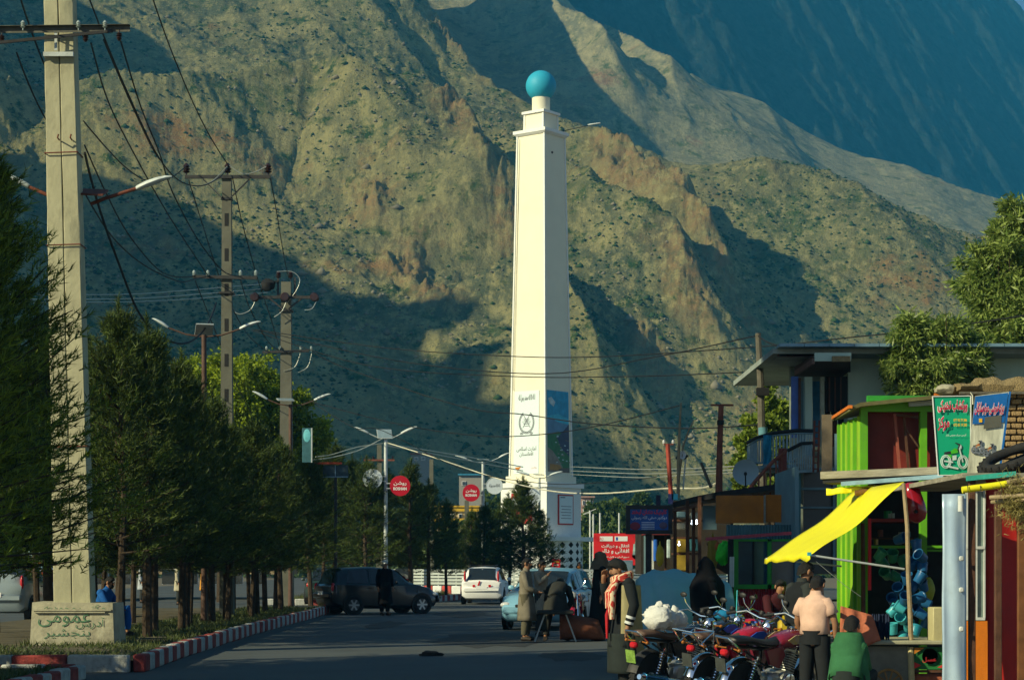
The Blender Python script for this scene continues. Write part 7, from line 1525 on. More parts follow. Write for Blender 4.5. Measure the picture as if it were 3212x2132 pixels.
# booth
bo = place('booth', 'booth with green window frames over red corrugated panels', 'booth', 2400, 31.5)
def corr(px0, px1, py0, py1, Y, n, amp): a, c = P(px0, py1, Y), P(px1, py0, Y); return lambda b, o: corrug(b, a.x, c.x, a.z, c.z, Y, n, amp, 'x', o)
piece(bo, 'upper_sheet', mat('sheet_teal', (.08, .17, .19), .6, metal=.2, var=.25, scale=2, dirt=.4), [corr(2278, 2482, 1645, 1690, 31.9, 22, .02)]); piece(bo, 'lower_panel', M_redc, [corr(2285, 2500, 1845, 2060, 31.4, 26, .02)])
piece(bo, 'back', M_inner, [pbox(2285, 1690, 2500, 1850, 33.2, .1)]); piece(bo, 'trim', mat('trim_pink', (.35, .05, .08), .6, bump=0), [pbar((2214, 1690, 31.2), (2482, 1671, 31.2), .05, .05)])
for pb in ((2303, 1690, 2316, 1846), (2408, 1690, 2420, 1846), (2316, 1832, 2500, 1846), (2316, 1690, 2500, 1697), (2303, 1846, 2315, 2050)): piece(bo, 'green_frame', M_greend, [pbox(*pb, 31.25, .08)])
for px0, px1 in ((2317, 2360), (2366, 2407), (2421, 2500)): piece(bo, 'pane', mat('booth_glass', (.02, .055, .085), .12, spec=.7, bump=0, var=.4, scale=2), [pbox(px0, 1698, px1, 1831, 31.5, .02)])
piece(bo, 'mullion', M_dark, [pbox(2361, 1698, 2366, 1831, 31.45, .05)]); piece(bo, 'side_wall', M_blueg, [lambda b, o: b.box(Vector((GX(2500, 31.4), 32.6, 1.5)) - o, (.06, 2.4, 3.2))])
for i in range(3): piece(bo, 'leaning_tube', M_galv, [pbar((2290 + i * 5, 1840, 31.1), (2291 + i * 5, 1745, 31.1), .02)])
# covered bundle
rg = random.Random(14); ya = 29.5
outl = [(1985, 1965), (1990, 1900), (1998, 1815), (2030, 1792), (2060, 1785), (2130, 1787), (2190, 1800), (2240, 1812), (2283, 1822), (2287, 1900), (2290, 1965)]
b = MB(); rows = []
for k in range(9):
    f = k / 8; y = ya - 1.1 + 2.2 * f; s = math.sin(math.pi * (.06 + .88 * f)) ** .35; rw = []
    for i in range(41):
        u = i / 40 * (len(outl) - 1); q0 = min(int(u), len(outl) - 2); fr = u - q0; px = outl[q0][0] + (outl[q0 + 1][0] - outl[q0][0]) * fr; py = outl[q0][1] + (outl[q0 + 1][1] - outl[q0][1]) * fr
        p = P(px, py, ya); zz = max(.0, p.z) * s; p2 = Vector((p.x * 1, y + .05 * math.sin(i * .9 + k), zz + .02 * math.sin(i * 1.3 + k * 2))); rw.append(p2)
    rows.append(rw)
fr_ = [Vector((v.x, v.y - .06 + .04 * math.sin(i * 1.1), 0.06)) for i, v in enumerate(rows[0])]
b.grid([fr_] + [[a.lerp(c, .5) + Vector((0, -.05 + .05 * math.sin(i * .8), 0)) for i, (a, c) in enumerate(zip(fr_, rows[0]))]] + rows); q = b.build('covered_load', mat('tarp_bluegrey', (.20, .40, .42), .75, var=.10, scale=2, bump=.2, bdist=.03, dirt=.1), smooth=75, loc=(GX(2130, ya), ya, 0)); q.modifiers.new('s', 'SOLIDIFY').thickness = .01; tag(q, 'big load covered with a blue grey tarpaulin behind the motorcycles', 'covered load')
b = MB(); b.box((0, 0, .35), (1.3, 1.6, .7)); q = b.build('load_box', M_dark); q.location = (GX(2130, ya), ya, .06); tag(q, 'dark box under the blue grey tarpaulin', 'box')

# -- lime green kiosk
ki = place('kiosk', 'lime green framed kiosk with dark red panels and a thin mossy roof', 'kiosk', 2850, 26.6)
piece(ki, 'side_wall', M_greenl, [lambda b, o: corrug(b, 26.05, 27.9, .06, 3.50, GX(2703, 26) , 7, .035, 'y', o)])
for px0, px1 in ((2700, 2722), (2888, 2908)): piece(ki, 'green_post', M_green, [pbox(px0, 1272, px1, 2130, 26 if px0 < 2800 else 26.02, .12)])
for i in range(4): piece(ki, 'wall_rib', M_green, [lambda b, o, i=i: b.box(Vector((GX(2700, 26) - .015, 26.35 + i * .42, 1.8)) - o, (.05, .07, 3.4))])
piece(ki, 'top_beam', M_green, [pbox(2722, 1258, 3060, 1290, 26.0, .1)]); piece(ki, 'beam', M_greend, [pbox(2722, 1240, 3060, 1257, 26.05, .1)])
piece(ki, 'red_panel', M_redin, [pbox(2722, 1290, 2888, 1500, 26.25, .04)]); piece(ki, 'red_panel', M_redin, [pbox(2908, 1290, 3060, 1500, 26.25, .04)])
piece(ki, 'door_stile', mat('stile_salmon', (.30, .08, .05), .6, var=.2), [pbar((2806, 1298, 26.1), (2822, 1475, 26.1), .035)]); piece(ki, 'door_stile', M_brown, [pbar((2836, 1308, 26.1), (2850, 1475, 26.1), .03)]); piece(ki, 'door_brace', M_brown, [pbar((2838, 1340, 26.08), (2880, 1400, 26.08), .02)]); piece(ki, 'door_stile', M_brown, [pbar((2806, 1300, 26.1), (2880, 1308, 26.1), .03)])
def kroof(b, o):
    A = [(2612, 1308, 27.6), (2664, 1277, 25.7), (2700, 1262, 25.7), (2940, 1238, 25.7), (3090, 1231, 25.7), (3090, 1225, 28.4), (2700, 1262, 28.4)]; v = [P(*q) - o for q in A] + [P(*q) - o - Vector((0, 0, .05)) for q in A]; n = 7
    b.add(v, [tuple(range(n)), tuple(range(2 * n - 1, n - 1, -1))] + [(i, i + n, (i + 1) % n + n, (i + 1) % n) for i in range(n)])
piece(ki, 'roof', mat('roof_moss', (.13, .12, .05), .9, var=.4, scale=4, dirt=.4), [kroof]); piece(ki, 'roof_edge', mat('edge_orange', (.60, .16, .02), .8, var=.3, scale=8), [pbar((2614, 1310, 27.5), (2668, 1275, 25.65), .05, .04), pbar((2930, 1237, 25.66), (3020, 1232, 25.66), .03, .03)])
piece(ki, 'plastic_scrap', mat('plastic_pale', (.4, .45, .42), .4), [pbar((2850, 1268, 25.9), (2925, 1263, 25.9), .05, .06)])
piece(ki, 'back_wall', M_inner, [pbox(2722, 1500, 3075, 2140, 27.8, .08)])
piece(ki, 'shelf', mat('shelf_red', (.30, .03, .02), .6), [pbox(2725, 1626, 2900, 1636, 26.6, .9)]); piece(ki, 'shelf', M_green, [pbox(2725, 1710, 2960, 1718, 26.6, .5)]); piece(ki, 'shelf', M_green, [pbox(2910, 1722, 2970, 1729, 26.1, .1)]); piece(ki, 'shelf', M_brown, [pbox(2725, 1685, 2900, 1690, 26.8, .6)])
piece(ki, 'red_strip', M_bbred, [pbox(2724, 1625, 2733, 1850, 25.9, .04)])
rg = random.Random(17)
for i in range(16):
    px = 2740 + rg.uniform(0, 150); row_ = rg.choice([1683, 1708, 1624]); m_ = rg.choice([mat('tin_brass', (.35, .22, .06), .3, metal=.6), M_rust, mat('goods_teal', (.03, .12, .14)), M_conc, mat('goods_green', (.03, .2, .05), .6)]); h_ = rg.uniform(12, 24); w_ = rg.uniform(6, 12)
    piece(ki, 'jar', m_, [lambda b, o, px=px, row_=row_, h_=h_, w_=w_: b.tube([P(px, row_, 26.8) - o, P(px, row_ - h_, 26.8) - o], w_ * 26.8 / F, 10)], 40)
# eave plank, yellow valance, awning
q = place('eave', 'weathered eave plank with a yellow cloth edge above the fruit cart', 'eave', 2760, 24.8, z=2.6)
piece(q, 'plank', M_plank, [pbar((2592, 1493, 24.9), (2955, 1478, 24.3), .55, .09)]); piece(q, 'under_board', M_dark, [pbar((2598, 1510, 24.9), (2955, 1492, 24.3), .5, .06)]); piece(q, 'gutter', M_tin, [pbar((2640, 1517, 24.55), (2960, 1493, 23.95), .05, .05)])
b = MB(); rows = []
for k in range(5): f = k / 4; rows.append([P(2592 + u * 246, 1531 - u * 16 + f * (22 - u * 12) + 1.5 * math.sin(u * 30), 24.75 - .35 * u + .02 * math.sin(u * 25)) for u in [i / 24 for i in range(25)]])
b.grid(rows); v = b.build('valance', M_yel, q, world=True, smooth=70); v.modifiers.new('s', 'SOLIDIFY').thickness = .008
piece(q, 'rope_roll', mat('rope_brown', (.22, .11, .03), .9, var=.4, scale=20, bump=.8), [ptube([(2682, 1546 - i * .0, 24.5) if i == 0 else (2682 + i * 13, 1546 - i * 2.6 + 1.5 * math.sin(i * 2), 24.5) for i in range(12)], .035, 8)], 60)
b = MB(); Yn, Yf = 22.0, 26.0; rows = []
for k in range(15):
    f = k / 14; rw = []
    for i in range(17):
        u = i / 16; Y = Yn + (Yf - Yn) * u; p_in = Vector((4.33 + .12 * u, Y, 2.47 + .03 * u)); p_out = Vector((3.30, Y, 1.655)); p = p_in.lerp(p_out, f); p.z += -.10 * math.sin(math.pi * f) * (.5 + .5 * math.sin(math.pi * u)) + .015 * math.sin(u * 22 + f * 3) * f + .02 * math.sin(f * 9 + u * 2); rw.append(p)
    rows.append(rw)
rows.append([p + Vector((-.01, 0, -.05 - .012 * math.sin(i * 1.7))) for i, p in enumerate(rows[-1])])
b.grid(rows); aw = b.build('awning', M_yel, smooth=75, loc=(3.9, 24, 2)); aw.modifiers.new('s', 'SOLIDIFY').thickness = .006; tag(aw, 'bright yellow cloth awning sloping down from the eave towards the road', 'awning')
pl = place('awning_prop', 'grey pole that holds out the near edge of the yellow awning', 'pole', 2700, 22, z=1.6); piece(pl, 'rod', M_galv, [ptube([(2540, 1740, 22), (2837, 1784, 22)], .013)], 60); piece(pl, 'far_rod', M_galv, [ptube([(2402, 1751, 25.9), (2640, 1775, 25.6)], .012)], 60); piece(pl, 'blue_tie', mat('tie_blue', (.05, .35, .38), .6), [pbox(2534, 1731, 2545, 1742, 21.95, .05)]); piece(pl, 'cord', M_wirel, [ptube([(2560, 1760, 21.9), (2650, 1835, 21.9), (2700, 1870, 21.9)], .003, 4)])
stick('twig_pole', 'crooked wooden pole in the middle of the fruit cart front', [(2858, 2016, 21.7), (2854, 1900, 21.7), (2849, 1800, 21.7), (2846, 1650, 21.8), (2834, 1515, 21.9)], [.028, .026, .025, .024, .022], M_twig)
stick('twig_pole', 'pale peeled leg under the fruit cart', [(2860, 2140, 21.6), (2858, 2080, 21.6), (2856, 2028, 21.6)], [.035, .034, .032], mat('peeled_wood', (.5, .42, .2), .8))
stick('twig_pole', 'thin dark post between the lime wall and the green post', [(2708, 1950, 25.2), (2708, 1830, 25.2), (2706, 1640, 25.2)], [.03, .028, .026], M_brown)
# fruit cart
fc = place('fruit_cart', 'barrow stall with a pale table top, spoked wheel and painted juice panel', 'cart', 2830, 21.6)
piece(fc, 'table_top', mat('top_pale', (.34, .33, .22), .8, var=.2, dirt=.4), [lambda b, o: b.box(Vector((GX(2842, 21.5), 22.1, .715)) - o, (.98, 1.2, .045), ch=.01)])
piece(fc, 'front_panel', mat('canvas_grey', (.20, .20, .15), .85, var=.2, dirt=.4), [pbox(2703, 2026, 2852, 2160, 21.62, .03)])
piece(fc, 'juice_panel', mat('juice_green', (.02, .16, .04), .6, var=.2, dirt=.2), [pbox(2867, 2028, 2978, 2098, 21.6, .03)]); b = MB(); b.lathe([(0.0, 0), (.085, 0)], 24, Matrix.Translation(P(2917, 2057, 21.57) - Vector(fc.location)) @ Matrix.Rotation(R(90), 4, 'X')); b.build('orange_print', mat('print_orange', (.55, .2, .02)), fc, smooth=0)
text('عسل', 'lettering', MC['print_red'], P(2915, 2068, 21.555), (1, 0, 0), (0, .0, 1), .15, .06, fc, 0, .01)
for pts in (((2868, 2030), (2900, 2030), (2868, 2050)), ((2940, 2092), (2978, 2070), (2978, 2096)), ((2868, 2075), (2890, 2085), (2868, 2096))): piece(fc, 'print_shape', mat('print_orange', (.55, .2, .02)) if pts[0][1] < 2040 else M_bred, [lambda b, o, pts=pts: b.add([P(x, y, 21.575) - o for x, y in pts], [(0, 1, 2)])])
piece(fc, 'lower_rail', M_brown, [pbox(2865, 2100, 2980, 2108, 21.6, .04)]); piece(fc, 'lower_cloth', mat('cloth_coral', (.40, .12, .06), .8, bump=.5), [pbox(2868, 2112, 2980, 2160, 21.65, .1, .03)])
w = bpy.data.objects.new('wheel', None); C.objects.link(w); w.parent = fc; wl = P(2787, 2142, 21.55) - Vector(fc.location); w.location = wl; mw_ = mat('wheel_wood', (.30, .17, .05), .8, var=.3, scale=10)
b = MB(); b.tube([(.15 * math.cos(a), 0, .15 * math.sin(a)) for a in [math.tau * k / 28 for k in range(28)]], .014, 7, closed=True); b.build('rim', mw_, w)
for k in range(10): b = MB(); a = math.tau * k / 10; b.bar((0, 0, 0), (.14 * math.cos(a), 0, .14 * math.sin(a)), .014); b.build('spoke', mw_, w, smooth=0)
b = MB(); b.tube([(0, -.03, 0), (0, .03, 0)], .03, 12); b.build('hub', mw_, w)
# goods on the cart: teal pots hanging in a bunch
rg = random.Random(23); M_pots = [mat('pot_teal', (.02, .22, .30), .35, bump=0, var=.1), mat('pot_blue', (.015, .10, .24), .35, bump=0, var=.1), mat('pot_green', (.02, .16, .07), .4, bump=0, var=.1), mat('pot_cyan', (.05, .36, .42), .35, bump=0, var=.1)]
pots = [(2822, 1690, 1), (2875, 1712, 1), (2890, 1745, 1), (2800, 1745, 2), (2770, 1765, 2), (2832, 1760, 2), (2860, 1770, 1), (2893, 1782, 1), (2780, 1800, 2), (2810, 1808, 2), (2885, 1812, 1), (2845, 1815, 1), (2862, 1842, 1), (2895, 1838, 1), (2820, 1848, 1), (2800, 1880, 1), (2838, 1878, 1), (2880, 1875, 1), (2905, 1890, 1), (2825, 1905, 3), (2800, 1915, 3), (2870, 1912, 1), (2890, 1925, 1), (2828, 1940, 3), (2800, 1972, 3), (2850, 1962, 3), (2870, 1980, 0), (2830, 2000, 3), (2760, 1740, 2), (2905, 1950, 1)]
ords = 'first second third fourth fifth sixth seventh eighth ninth tenth eleventh twelfth thirteenth fourteenth fifteenth sixteenth seventeenth eighteenth'.split(); cnts = {}; pots.sort(key=lambda p: p[1])
for i, (px, py, mi) in enumerate(pots):
    cnts[mi] = cnts.get(mi, -1) + 1; b = MB(); b.lathe([(.048, -.06), (.052, -.055), (.062, .05), (.068, .055), (.068, .07), (.058, .065), (.050, -.045)], 16); q = b.build('plastic_pot', M_pots[mi]); q.location = P(px, py, 22.6 + rg.uniform(-.25, .25)); q.rotation_euler = (rg.uniform(-1.2, 1.2), rg.uniform(-1.2, 1.2), rg.uniform(0, 6))
    tag(q, '%s plastic pot, %s of its colour from the top of the hanging bunch' % (('dark teal', 'deep blue', 'green', 'pale turquoise')[mi], ords[min(17, cnts.get(mi, 0))]), 'pot', 'plastic pots hung in a bunch')
b = MB(); rows = []
for k in range(10):
    f = k / 9; rows.append([Vector(((-.16 + .34 * u) * (1) + .10 * f * (u - .3), -.02 - .10 * f + .015 * math.sin(u * 14), .40 * (1 - f) * (1 - .25 * u) + .03 * math.sin(u * 8) * f)) for u in [i / 14 for i in range(15)]])
b.grid(rows); q = b.build('coral_cloth', mat('cloth_coral', (.40, .12, .06)), smooth=75); q.location = P(2685, 2015, 21.6); q.modifiers.new('s', 'SOLIDIFY').thickness = .02; tag(q, 'coral orange cloth heaped over goods on the cart', 'cloth')
b = MB(); b.box((0, 0, .19), (.21, .3, .38), ch=.01); q = b.build('carton', mat('carton_tan', (.42, .38, .20), .8, var=.12)); q.location = P(2948, 2012, 21.7); tag(q, 'tan carton standing at the right end of the cart', 'carton')
b = MB(); rg = random.Random(2)
for i in range(9): b.ball((i * .02 - .08, rg.uniform(-.04, .04), .16), (.016, .05, .15), 8, 6, .1, rg)
q = b.build('folded_clothes', mat('cloth_navy', (.012, .02, .05), .9, var=.3), smooth=75); q.location = P(2762, 2012, 21.7); tag(q, 'dark bundle of folded clothes standing on the cart beside the coral cloth', 'clothes'); 
for i, (px, m_, lab) in enumerate(((2700 + 0, 'pot_cyan', 'pale turquoise bowl behind the coral cloth'),)): pass
b = MB(); b.ball((0, 0, 0), (.09, .07, .15), 12, 8, .1, rg); q = b.build('hanging_bag', mat('bag_chartreuse', (.28, .30, .02), .5)); q.location = P(2908, 1850, 23.2); tag(q, 'yellow green bag hanging behind the bunch of pots', 'bag')
# red fuel tank hung under the eave
b = MB(); rows = []
for z, w_, dx in ((.22, .05, -.03), (.20, .09, -.03), (.1, .10, -.02), (-.02, .125, .0), (-.12, .13, .02), (-.2, .10, .03), (-.25, .03, .03)): rows.append([(dx + w_ * math.cos(a), w_ * .7 * math.sin(a), z) for a in [math.tau * k / 18 for k in range(18)]])
b.loft(rows); q = b.build('fuel_tank', mat('tank_crimson', (.30, .008, .02), .2, bump=0, coat=.8), smooth=70); q.location = P(2868, 1572, 23.2); tag(q, 'crimson motorcycle fuel tank hanging under the eave', 'fuel tank'); b = MB(); b.tube([(0, 0, 0), (0, -.012, 0)], .022, 14); b.build('filler_hole', M_dark, q).location = (.0, -.09, -.12); b = MB(); b.tube([(0, 0, 0), (0, -.006, 0)], .03, 14); b.build('filler_ring', M_chrome, q).location = (.0, -.085, -.12)

# -- things at the right edge
def post(name, label, px0, px1, y0, y1, Y, m, cat='post', d=.06, top=None): a, c = P(px0, y1, Y), P(px1, y0, Y); b = MB(); b.box((0, 0, 0), (c.x - a.x, d, c.z - a.z), ch=.006); q = b.build(name, m); q.location = ((a.x + c.x) / 2, Y, (a.z + c.z) / 2); tag(q, label, cat); return q
dr = place('metal_door', 'pale blue sheet metal door standing open at the right of the cart', 'door', 2995, 20.4)
b = MB(); rows = []
for z in np.linspace(0.06, 2.28, 16): rows.append([Vector((u * .24 - .12, .05 * math.sin(u * 7 + z * .6) * .3 + .012 * math.sin(z * 6 + u * 4), z)) for u in [i / 10 for i in range(11)]])
b.grid(rows); q = b.build('sheet', M_palebl, dr, smooth=75); q.modifiers.new('s', 'SOLIDIFY').thickness = .02
for z in (.9, 1.3, 1.62, 2.2): b = MB(); b.box((.06, -.04, z), (.05, .03, .05), ch=.01); b.build('hinge', M_white2, dr)
b = MB(); b.tube([(.05, -.05, 2.1), (.05, -.05, 2.26)], .03, 10); b.build('bolt_case', M_white2, dr)
wf = place('window_frame', 'narrow white window frame with orange panels beside the red shop door', 'window', 3062, 20.8)
for px0, px1 in ((3030, 3040), (3060, 3066), (3086, 3091)): piece(wf, 'stile', M_white2, [pbox(px0, 1535, px1, 1940, 20.8, .04)])
for y_ in (1712, 1935): piece(wf, 'rail', M_white2, [pbox(3030, y_, 3090, y_ + 9, 20.79, .04)])
piece(wf, 'pane', mat('pane_grey', (.16, .22, .20), .15, spec=.6, bump=0), [pbox(3066, 1540, 3086, 1934, 20.83, .01)]); piece(wf, 'pane', mat('pane_grey', (.16, .22, .20)), [pbox(3040, 1540, 3060, 1711, 20.83, .01)])
piece(wf, 'lower_panel', mat('panel_orange', (.62, .17, .01), .5, var=.12), [pbox(3034, 1946, 3098, 2200, 20.8, .03)])
post('door_post', 'square brown door post in front of the white window frame', 3038, 3059, 1500, 2200, 20.5, M_brown)
rd = place('shop_door', 'deep red sheet metal shop door at the right edge', 'door', 3150, 20.9); b = MB(); rows = []
for z in np.linspace(0.06, 2.5, 14): rows.append([Vector((GX(3092 + u * 190, 20.9) - GX(3150, 20.9), .02 * math.sin(u * 9 + z * 2) + .012 * math.sin(z * 5), z)) for u in [i / 14 for i in range(15)]])
b.grid(rows); q = b.build('sheet', mat('door_red', (.36, .012, .008), .5, var=.25, scale=1.5, bump=.2, dirt=.15), rd, smooth=75); q.modifiers.new('s', 'SOLIDIFY').thickness = .02
post('round_post', 'dark brown pole standing before the red door', 3120, 3141, 1540, 2200, 19.8, M_brown, 'post', .065); post('round_post', 'rust brown post at the very right edge', 3192, 3214, 1560, 2200, 19.8, mat('post_rust', (.15, .06, .02), .8, var=.3), 'post')
rg = random.Random(5)
for i, (p, q_, r_) in enumerate((((3105, 1560, 19.6), (3225, 1552, 19.4), .022), ((3110, 1574, 19.7), (3225, 1566, 19.4), .018), ((3160, 1512, 19.6), (3225, 1500, 19.5), .025), ((3165, 1530, 19.6), (3225, 1524, 19.5), .022))):
    t, o_ = stick('roof_stick', ('long pale stick jutting under the yellow roll', 'lower thin stick beside it at the right edge', 'short stout stick end above the brushwood', 'grey stick end just below the stout one')[i], [p, q_], r_, M_twig, 'sticks of the shop roof')
yr = place('yellow_roll', 'rolled yellow cloth tied along the teal edge of the shop roof', 'cloth', 3090, 20.2, z=2.3); piece(yr, 'roll', M_yel, [ptube([(3018, 1536, 20.2), (3060, 1530, 20.2), (3110, 1524, 20.2), (3162, 1516, 20.2)], .035, 9)], 60)
for px in (3035, 3075, 3140): piece(yr, 'tie', M_dark, [ptube([(px, 1522, 20.16), (px + 2, 1542, 20.14)], .004, 5)])
te = place('roof_edge', 'teal painted steel edge of the shop roof at the right', 'roof edge', 3100, 20.4, z=2.4); piece(te, 'strip', mat('strip_teal', (.04, .38, .30), .5, dirt=.2), [pbar((3032, 1500, 20.35), (3185, 1485, 20.35), .06, .05)]); piece(te, 'deck', M_plank, [lambda b, o: b.box(Vector((GX(3120, 20.4), 22.3, GZ(1490, 20.4))) - o, (.66, 3.8, .05))])
n = 2600; rs3 = np.random.RandomState(4); c = np.array(P(3190, 1570, 19.55)); pos = c + rs3.normal(0, 1, (n, 3)) * np.array([.075, .07, .11]); d = rs3.normal(0, 1, (n, 3)); d[:, 2] -= .6; d /= np.linalg.norm(d, axis=1, keepdims=True); s = np.cross(d, rs3.normal(0, 1, (n, 3))); s /= np.linalg.norm(s, axis=1, keepdims=True)
V = np.stack([pos - s * .004, pos + s * .004, pos + d * .06], 1).reshape(-1, 3); soup('dry_brushwood', V, np.arange(n * 3).reshape(n, 3), leafmat('dry_leaf', (.14, .12, .03), (.38, .32, .10), .2))
# posters on the roof
gp = place('shop_poster', 'green poster with red and white script and a green motorcycle on it', 'poster', 2985, 22.2, z=3)
def pquadbox(c4, Y, th=.02): return lambda b, o: b.add([P(x, y, Y) - o for x, y in c4] + [P(x, y, Y + th) - o for x, y in c4], [(0, 1, 2, 3), (7, 6, 5, 4), (0, 4, 5, 1), (1, 5, 6, 2), (2, 6, 7, 3), (3, 7, 4, 0)])
G4 = [(2943, 1490), (3045, 1488), (3045, 1241), (2925, 1243)]
piece(gp, 'sheet', mat('poster_green', (.005, .33, .17), .45, bump=0, var=.04), [pquadbox(G4, 22.2)])
for a, c_ in ((G4[0], G4[1]), (G4[1], G4[2]), (G4[2], G4[3]), (G4[3], G4[0])): piece(gp, 'border', M_w, [pbar((a[0], a[1], 22.19), (c_[0], c_[1], 22.19), .012, .008)])
M_pinkr = mat('print_crimson', (.62, .01, .06), .5, bump=0); YL = 22.17
def gt(s, px, py, w, h, m_, bold=.02, off=0, par=gp, Y=YL, name='lettering', raw=False, up=(0, 0, 1)): text(s, name, m_, P(px, py, Y - off), (1, 0, 0), up, w * Y / F, h * Y / F, par, 0, bold)
for s_, px, py, w_, h_ in (('ورکشاپ تخنیکی', 2988, 1275, 92, 42), ('مرکز', 2960, 1328, 36, 46)):
    gt(s_, px, py, w_ + 4, h_ + 4, M_w, .07); gt(s_, px, py, w_, h_, M_pinkr, .03, .004)
M_py = mat('print_amber', (.75, .42, .02), .5, bump=0); gt('077 92 77 386', 3012, 1317, 42, 9, M_py, .03); gt('072 05 19 280', 3012, 1332, 42, 9, M_py, .03); gt('آدرس: سرک عمومی بازار', 2999, 1364, 64, 8, M_w, .01)
def pbike(par, cx, cy, s, Y, mg, mw2, mk):
    def C2(x, y): return P(cx + x * s, cy - y * s, Y)
    o_ = Vector(par.location)
    for wx_, wy_ in ((-28, -24), (30, -26)): b = MB(); b.tube([C2(wx_ + 17 * math.cos(a), wy_ + 22 * math.sin(a)) - o_ for a in [math.tau * k / 20 for k in range(20)]], .006, 5, closed=True); b.tube([C2(wx_ + 12 * math.cos(a), wy_ + 17 * math.sin(a)) - o_ for a in [math.tau * k / 20 for k in range(20)]], .007, 5, closed=True); b.build('print_wheel', mw2, par)
    b = MB(); b.add([C2(*q) - o_ for q in ((-12, 12), (2, 22), (14, 18), (12, 6), (-10, 2))], [(0, 1, 2, 3, 4)]); b.add([C2(*q) - o_ for q in ((-24, 0), (-10, 0), (-8, -12), (-20, -10))], [(0, 1, 2, 3)]); b.build('print_tank', mg, par, smooth=0)
    b = MB(); b.add([C2(*q) - o_ for q in ((-34, 8), (-12, 12), (-10, 4), (-34, 0))], [(0, 1, 2, 3)]); b.bar(C2(4, 40) - o_, C2(20, 34) - o_, .01); b.bar(C2(18, 34) - o_, C2(12, 14) - o_, .012); b.build('print_seat', mk, par, smooth=0)
    b = MB(); b.bar(C2(16, 26) - o_, C2(30, -26) - o_, .012); b.add([C2(*q) - o_ for q in ((-6, -4), (8, -2), (8, -18), (-6, -20))], [(0, 1, 2, 3)]); b.bar(C2(-34, -22) - o_, C2(-4, -26) - o_, .016); b.ball(C2(20, 26) - o_, (.02, .003, .03), 10, 6); b.bar(C2(-24, -40) - o_, C2(14, -48) - o_, .02); b.build('print_engine', mw2, par, smooth=0)
pbike(gp, 2993, 1425, .92, 22.185, mat('print_green', (.06, .45, .02), .5, bump=0), mat('print_silver', (.5, .58, .55), .5, bump=0), M_ink)
wp = place('shop_poster', 'worn white and blue poster with red script, its pictures washed out', 'poster', 3095, 22.100, z=3)
W4 = [(3033, 1488), (3135, 1468), (3166, 1228), (3058, 1241)]
piece(wp, 'sheet', mat('poster_washed', (.50, .50, .38), .6, var=.55, scale=3.5, bump=0, stretch=(2.5, 1, .5)), [pquadbox(W4, 22.100)]); piece(wp, 'blue_head', mat('print_blue2', (.01, .12, .38), .5, bump=0, var=.2), [lambda b, o: b.add([P(x, y, 22.085) - o for x, y in ((3050, 1330), (3150, 1324), (3163, 1231), (3059, 1243))], [(0, 1, 2, 3)])])
gt('پرزه فروشی موترسایکل', 3104, 1282, 92, 46, M_w, .08, 0, wp, 22.070, up=(.13, 0, 1)); gt('پرزه فروشی موترسایکل', 3104, 1282, 90, 43, M_pinkr, .02, .006, wp, 22.070, up=(.13, 0, 1))
piece(wp, 'faded_streak', mat('print_smoke', (.10, .10, .08), .6, bump=0), [lambda b, o: b.add([P(x, y, 22.080) - o for x, y in ((3085, 1345), (3140, 1338), (3142, 1300), (3090, 1308))], [(0, 1, 2, 3)])]); piece(wp, 'yellow_mark', M_py, [pbox(3071, 1312, 3081, 1324, 22.075, .004)])
for px, py in ((3068, 1400), (3105, 1410)): pbike(wp, px, py, .45, 22.080, mat('print_rust', (.4, .12, .03), .6, bump=0), mat('print_grey', (.15, .17, .2)), M_ink)
piece(wp, 'edge', mat('print_blue2', (.01, .12, .38)), [pbar((3137, 1468, 22.090), (3168, 1228, 22.090), .02, .02)])
rp = place('rope', 'short pale rope end between the two posters', 'rope', 3050, 22.1, z=3); piece(rp, 'strand', M_wiret, [ptube([(3044, 1230, 22.1), (3051, 1240, 22.1), (3052, 1268, 22.1)], .008, 6)], 60)
# mud brick wall with straw mud coping; every brick its own piece
mw = place('mud_brick_wall', 'mud brick wall under a thick straw and mud coping at the right edge', 'wall', 3200, 25)
piece(mw, 'core', mat('mortar_dark', (.14, .10, .05), .95), [pbox(3080, 1232, 3330, 2150, 25.08, .5)])
k_ = 25 / F; bw, bh = .135, .062; cache = []
rg = random.Random(10)
for v_ in range(4): b = MB(); b.box((0, 0, 0), (bw - .008 * rg.random(), .09, bh - .004), (rg.uniform(-.03, .03), rg.uniform(-.04, .04), 0), ch=.010); q = b.build('brick', M_brick, smooth=30); cache.append(q.data); bpy.data.objects.remove(q)
for j in range(33):
    for i in range(8):
        z = GZ(1240, 25) - j * (bh + .014); x = GX(3098, 25) + (i + (j % 2) * .5) * (bw + .012)
        q = bpy.data.objects.new('brick', cache[rg.randrange(4)]); C.objects.link(q); q.parent = mw; q.location = Vector((x, 25.04 + rg.uniform(-.012, .012), z)) - Vector(mw.location)
rg = random.Random(3); b = MB(); rows = []
for i in range(26):
    px = 3005 + i * 13; hh_ = (.05 if i < 5 else .12 + .02 * math.sin(i)) * (1 if i > 4 else .6); z = GZ(1232 if i > 5 else 1224, 25) ; top_ = hh_ + .05
    rows.append([(GX(px, 25), 24.86 + .0, z), (GX(px, 25), 24.82 + rg.uniform(-.015, .015), z + top_ * .5), (GX(px, 25), 24.9, z + top_ + rg.uniform(-.012, .012)), (GX(px, 25), 25.2, z + top_ + .02), (GX(px, 25), 25.6, z + top_ * .7), (GX(px, 25), 25.6, z)])
b.loft(rows); b.build('coping', M_mud, mw, world=True, smooth=60); piece(mw, 'coping_timber', M_wood, [pbar((3010, 1232, 24.85), (3330, 1232, 24.85), .06, .03)])
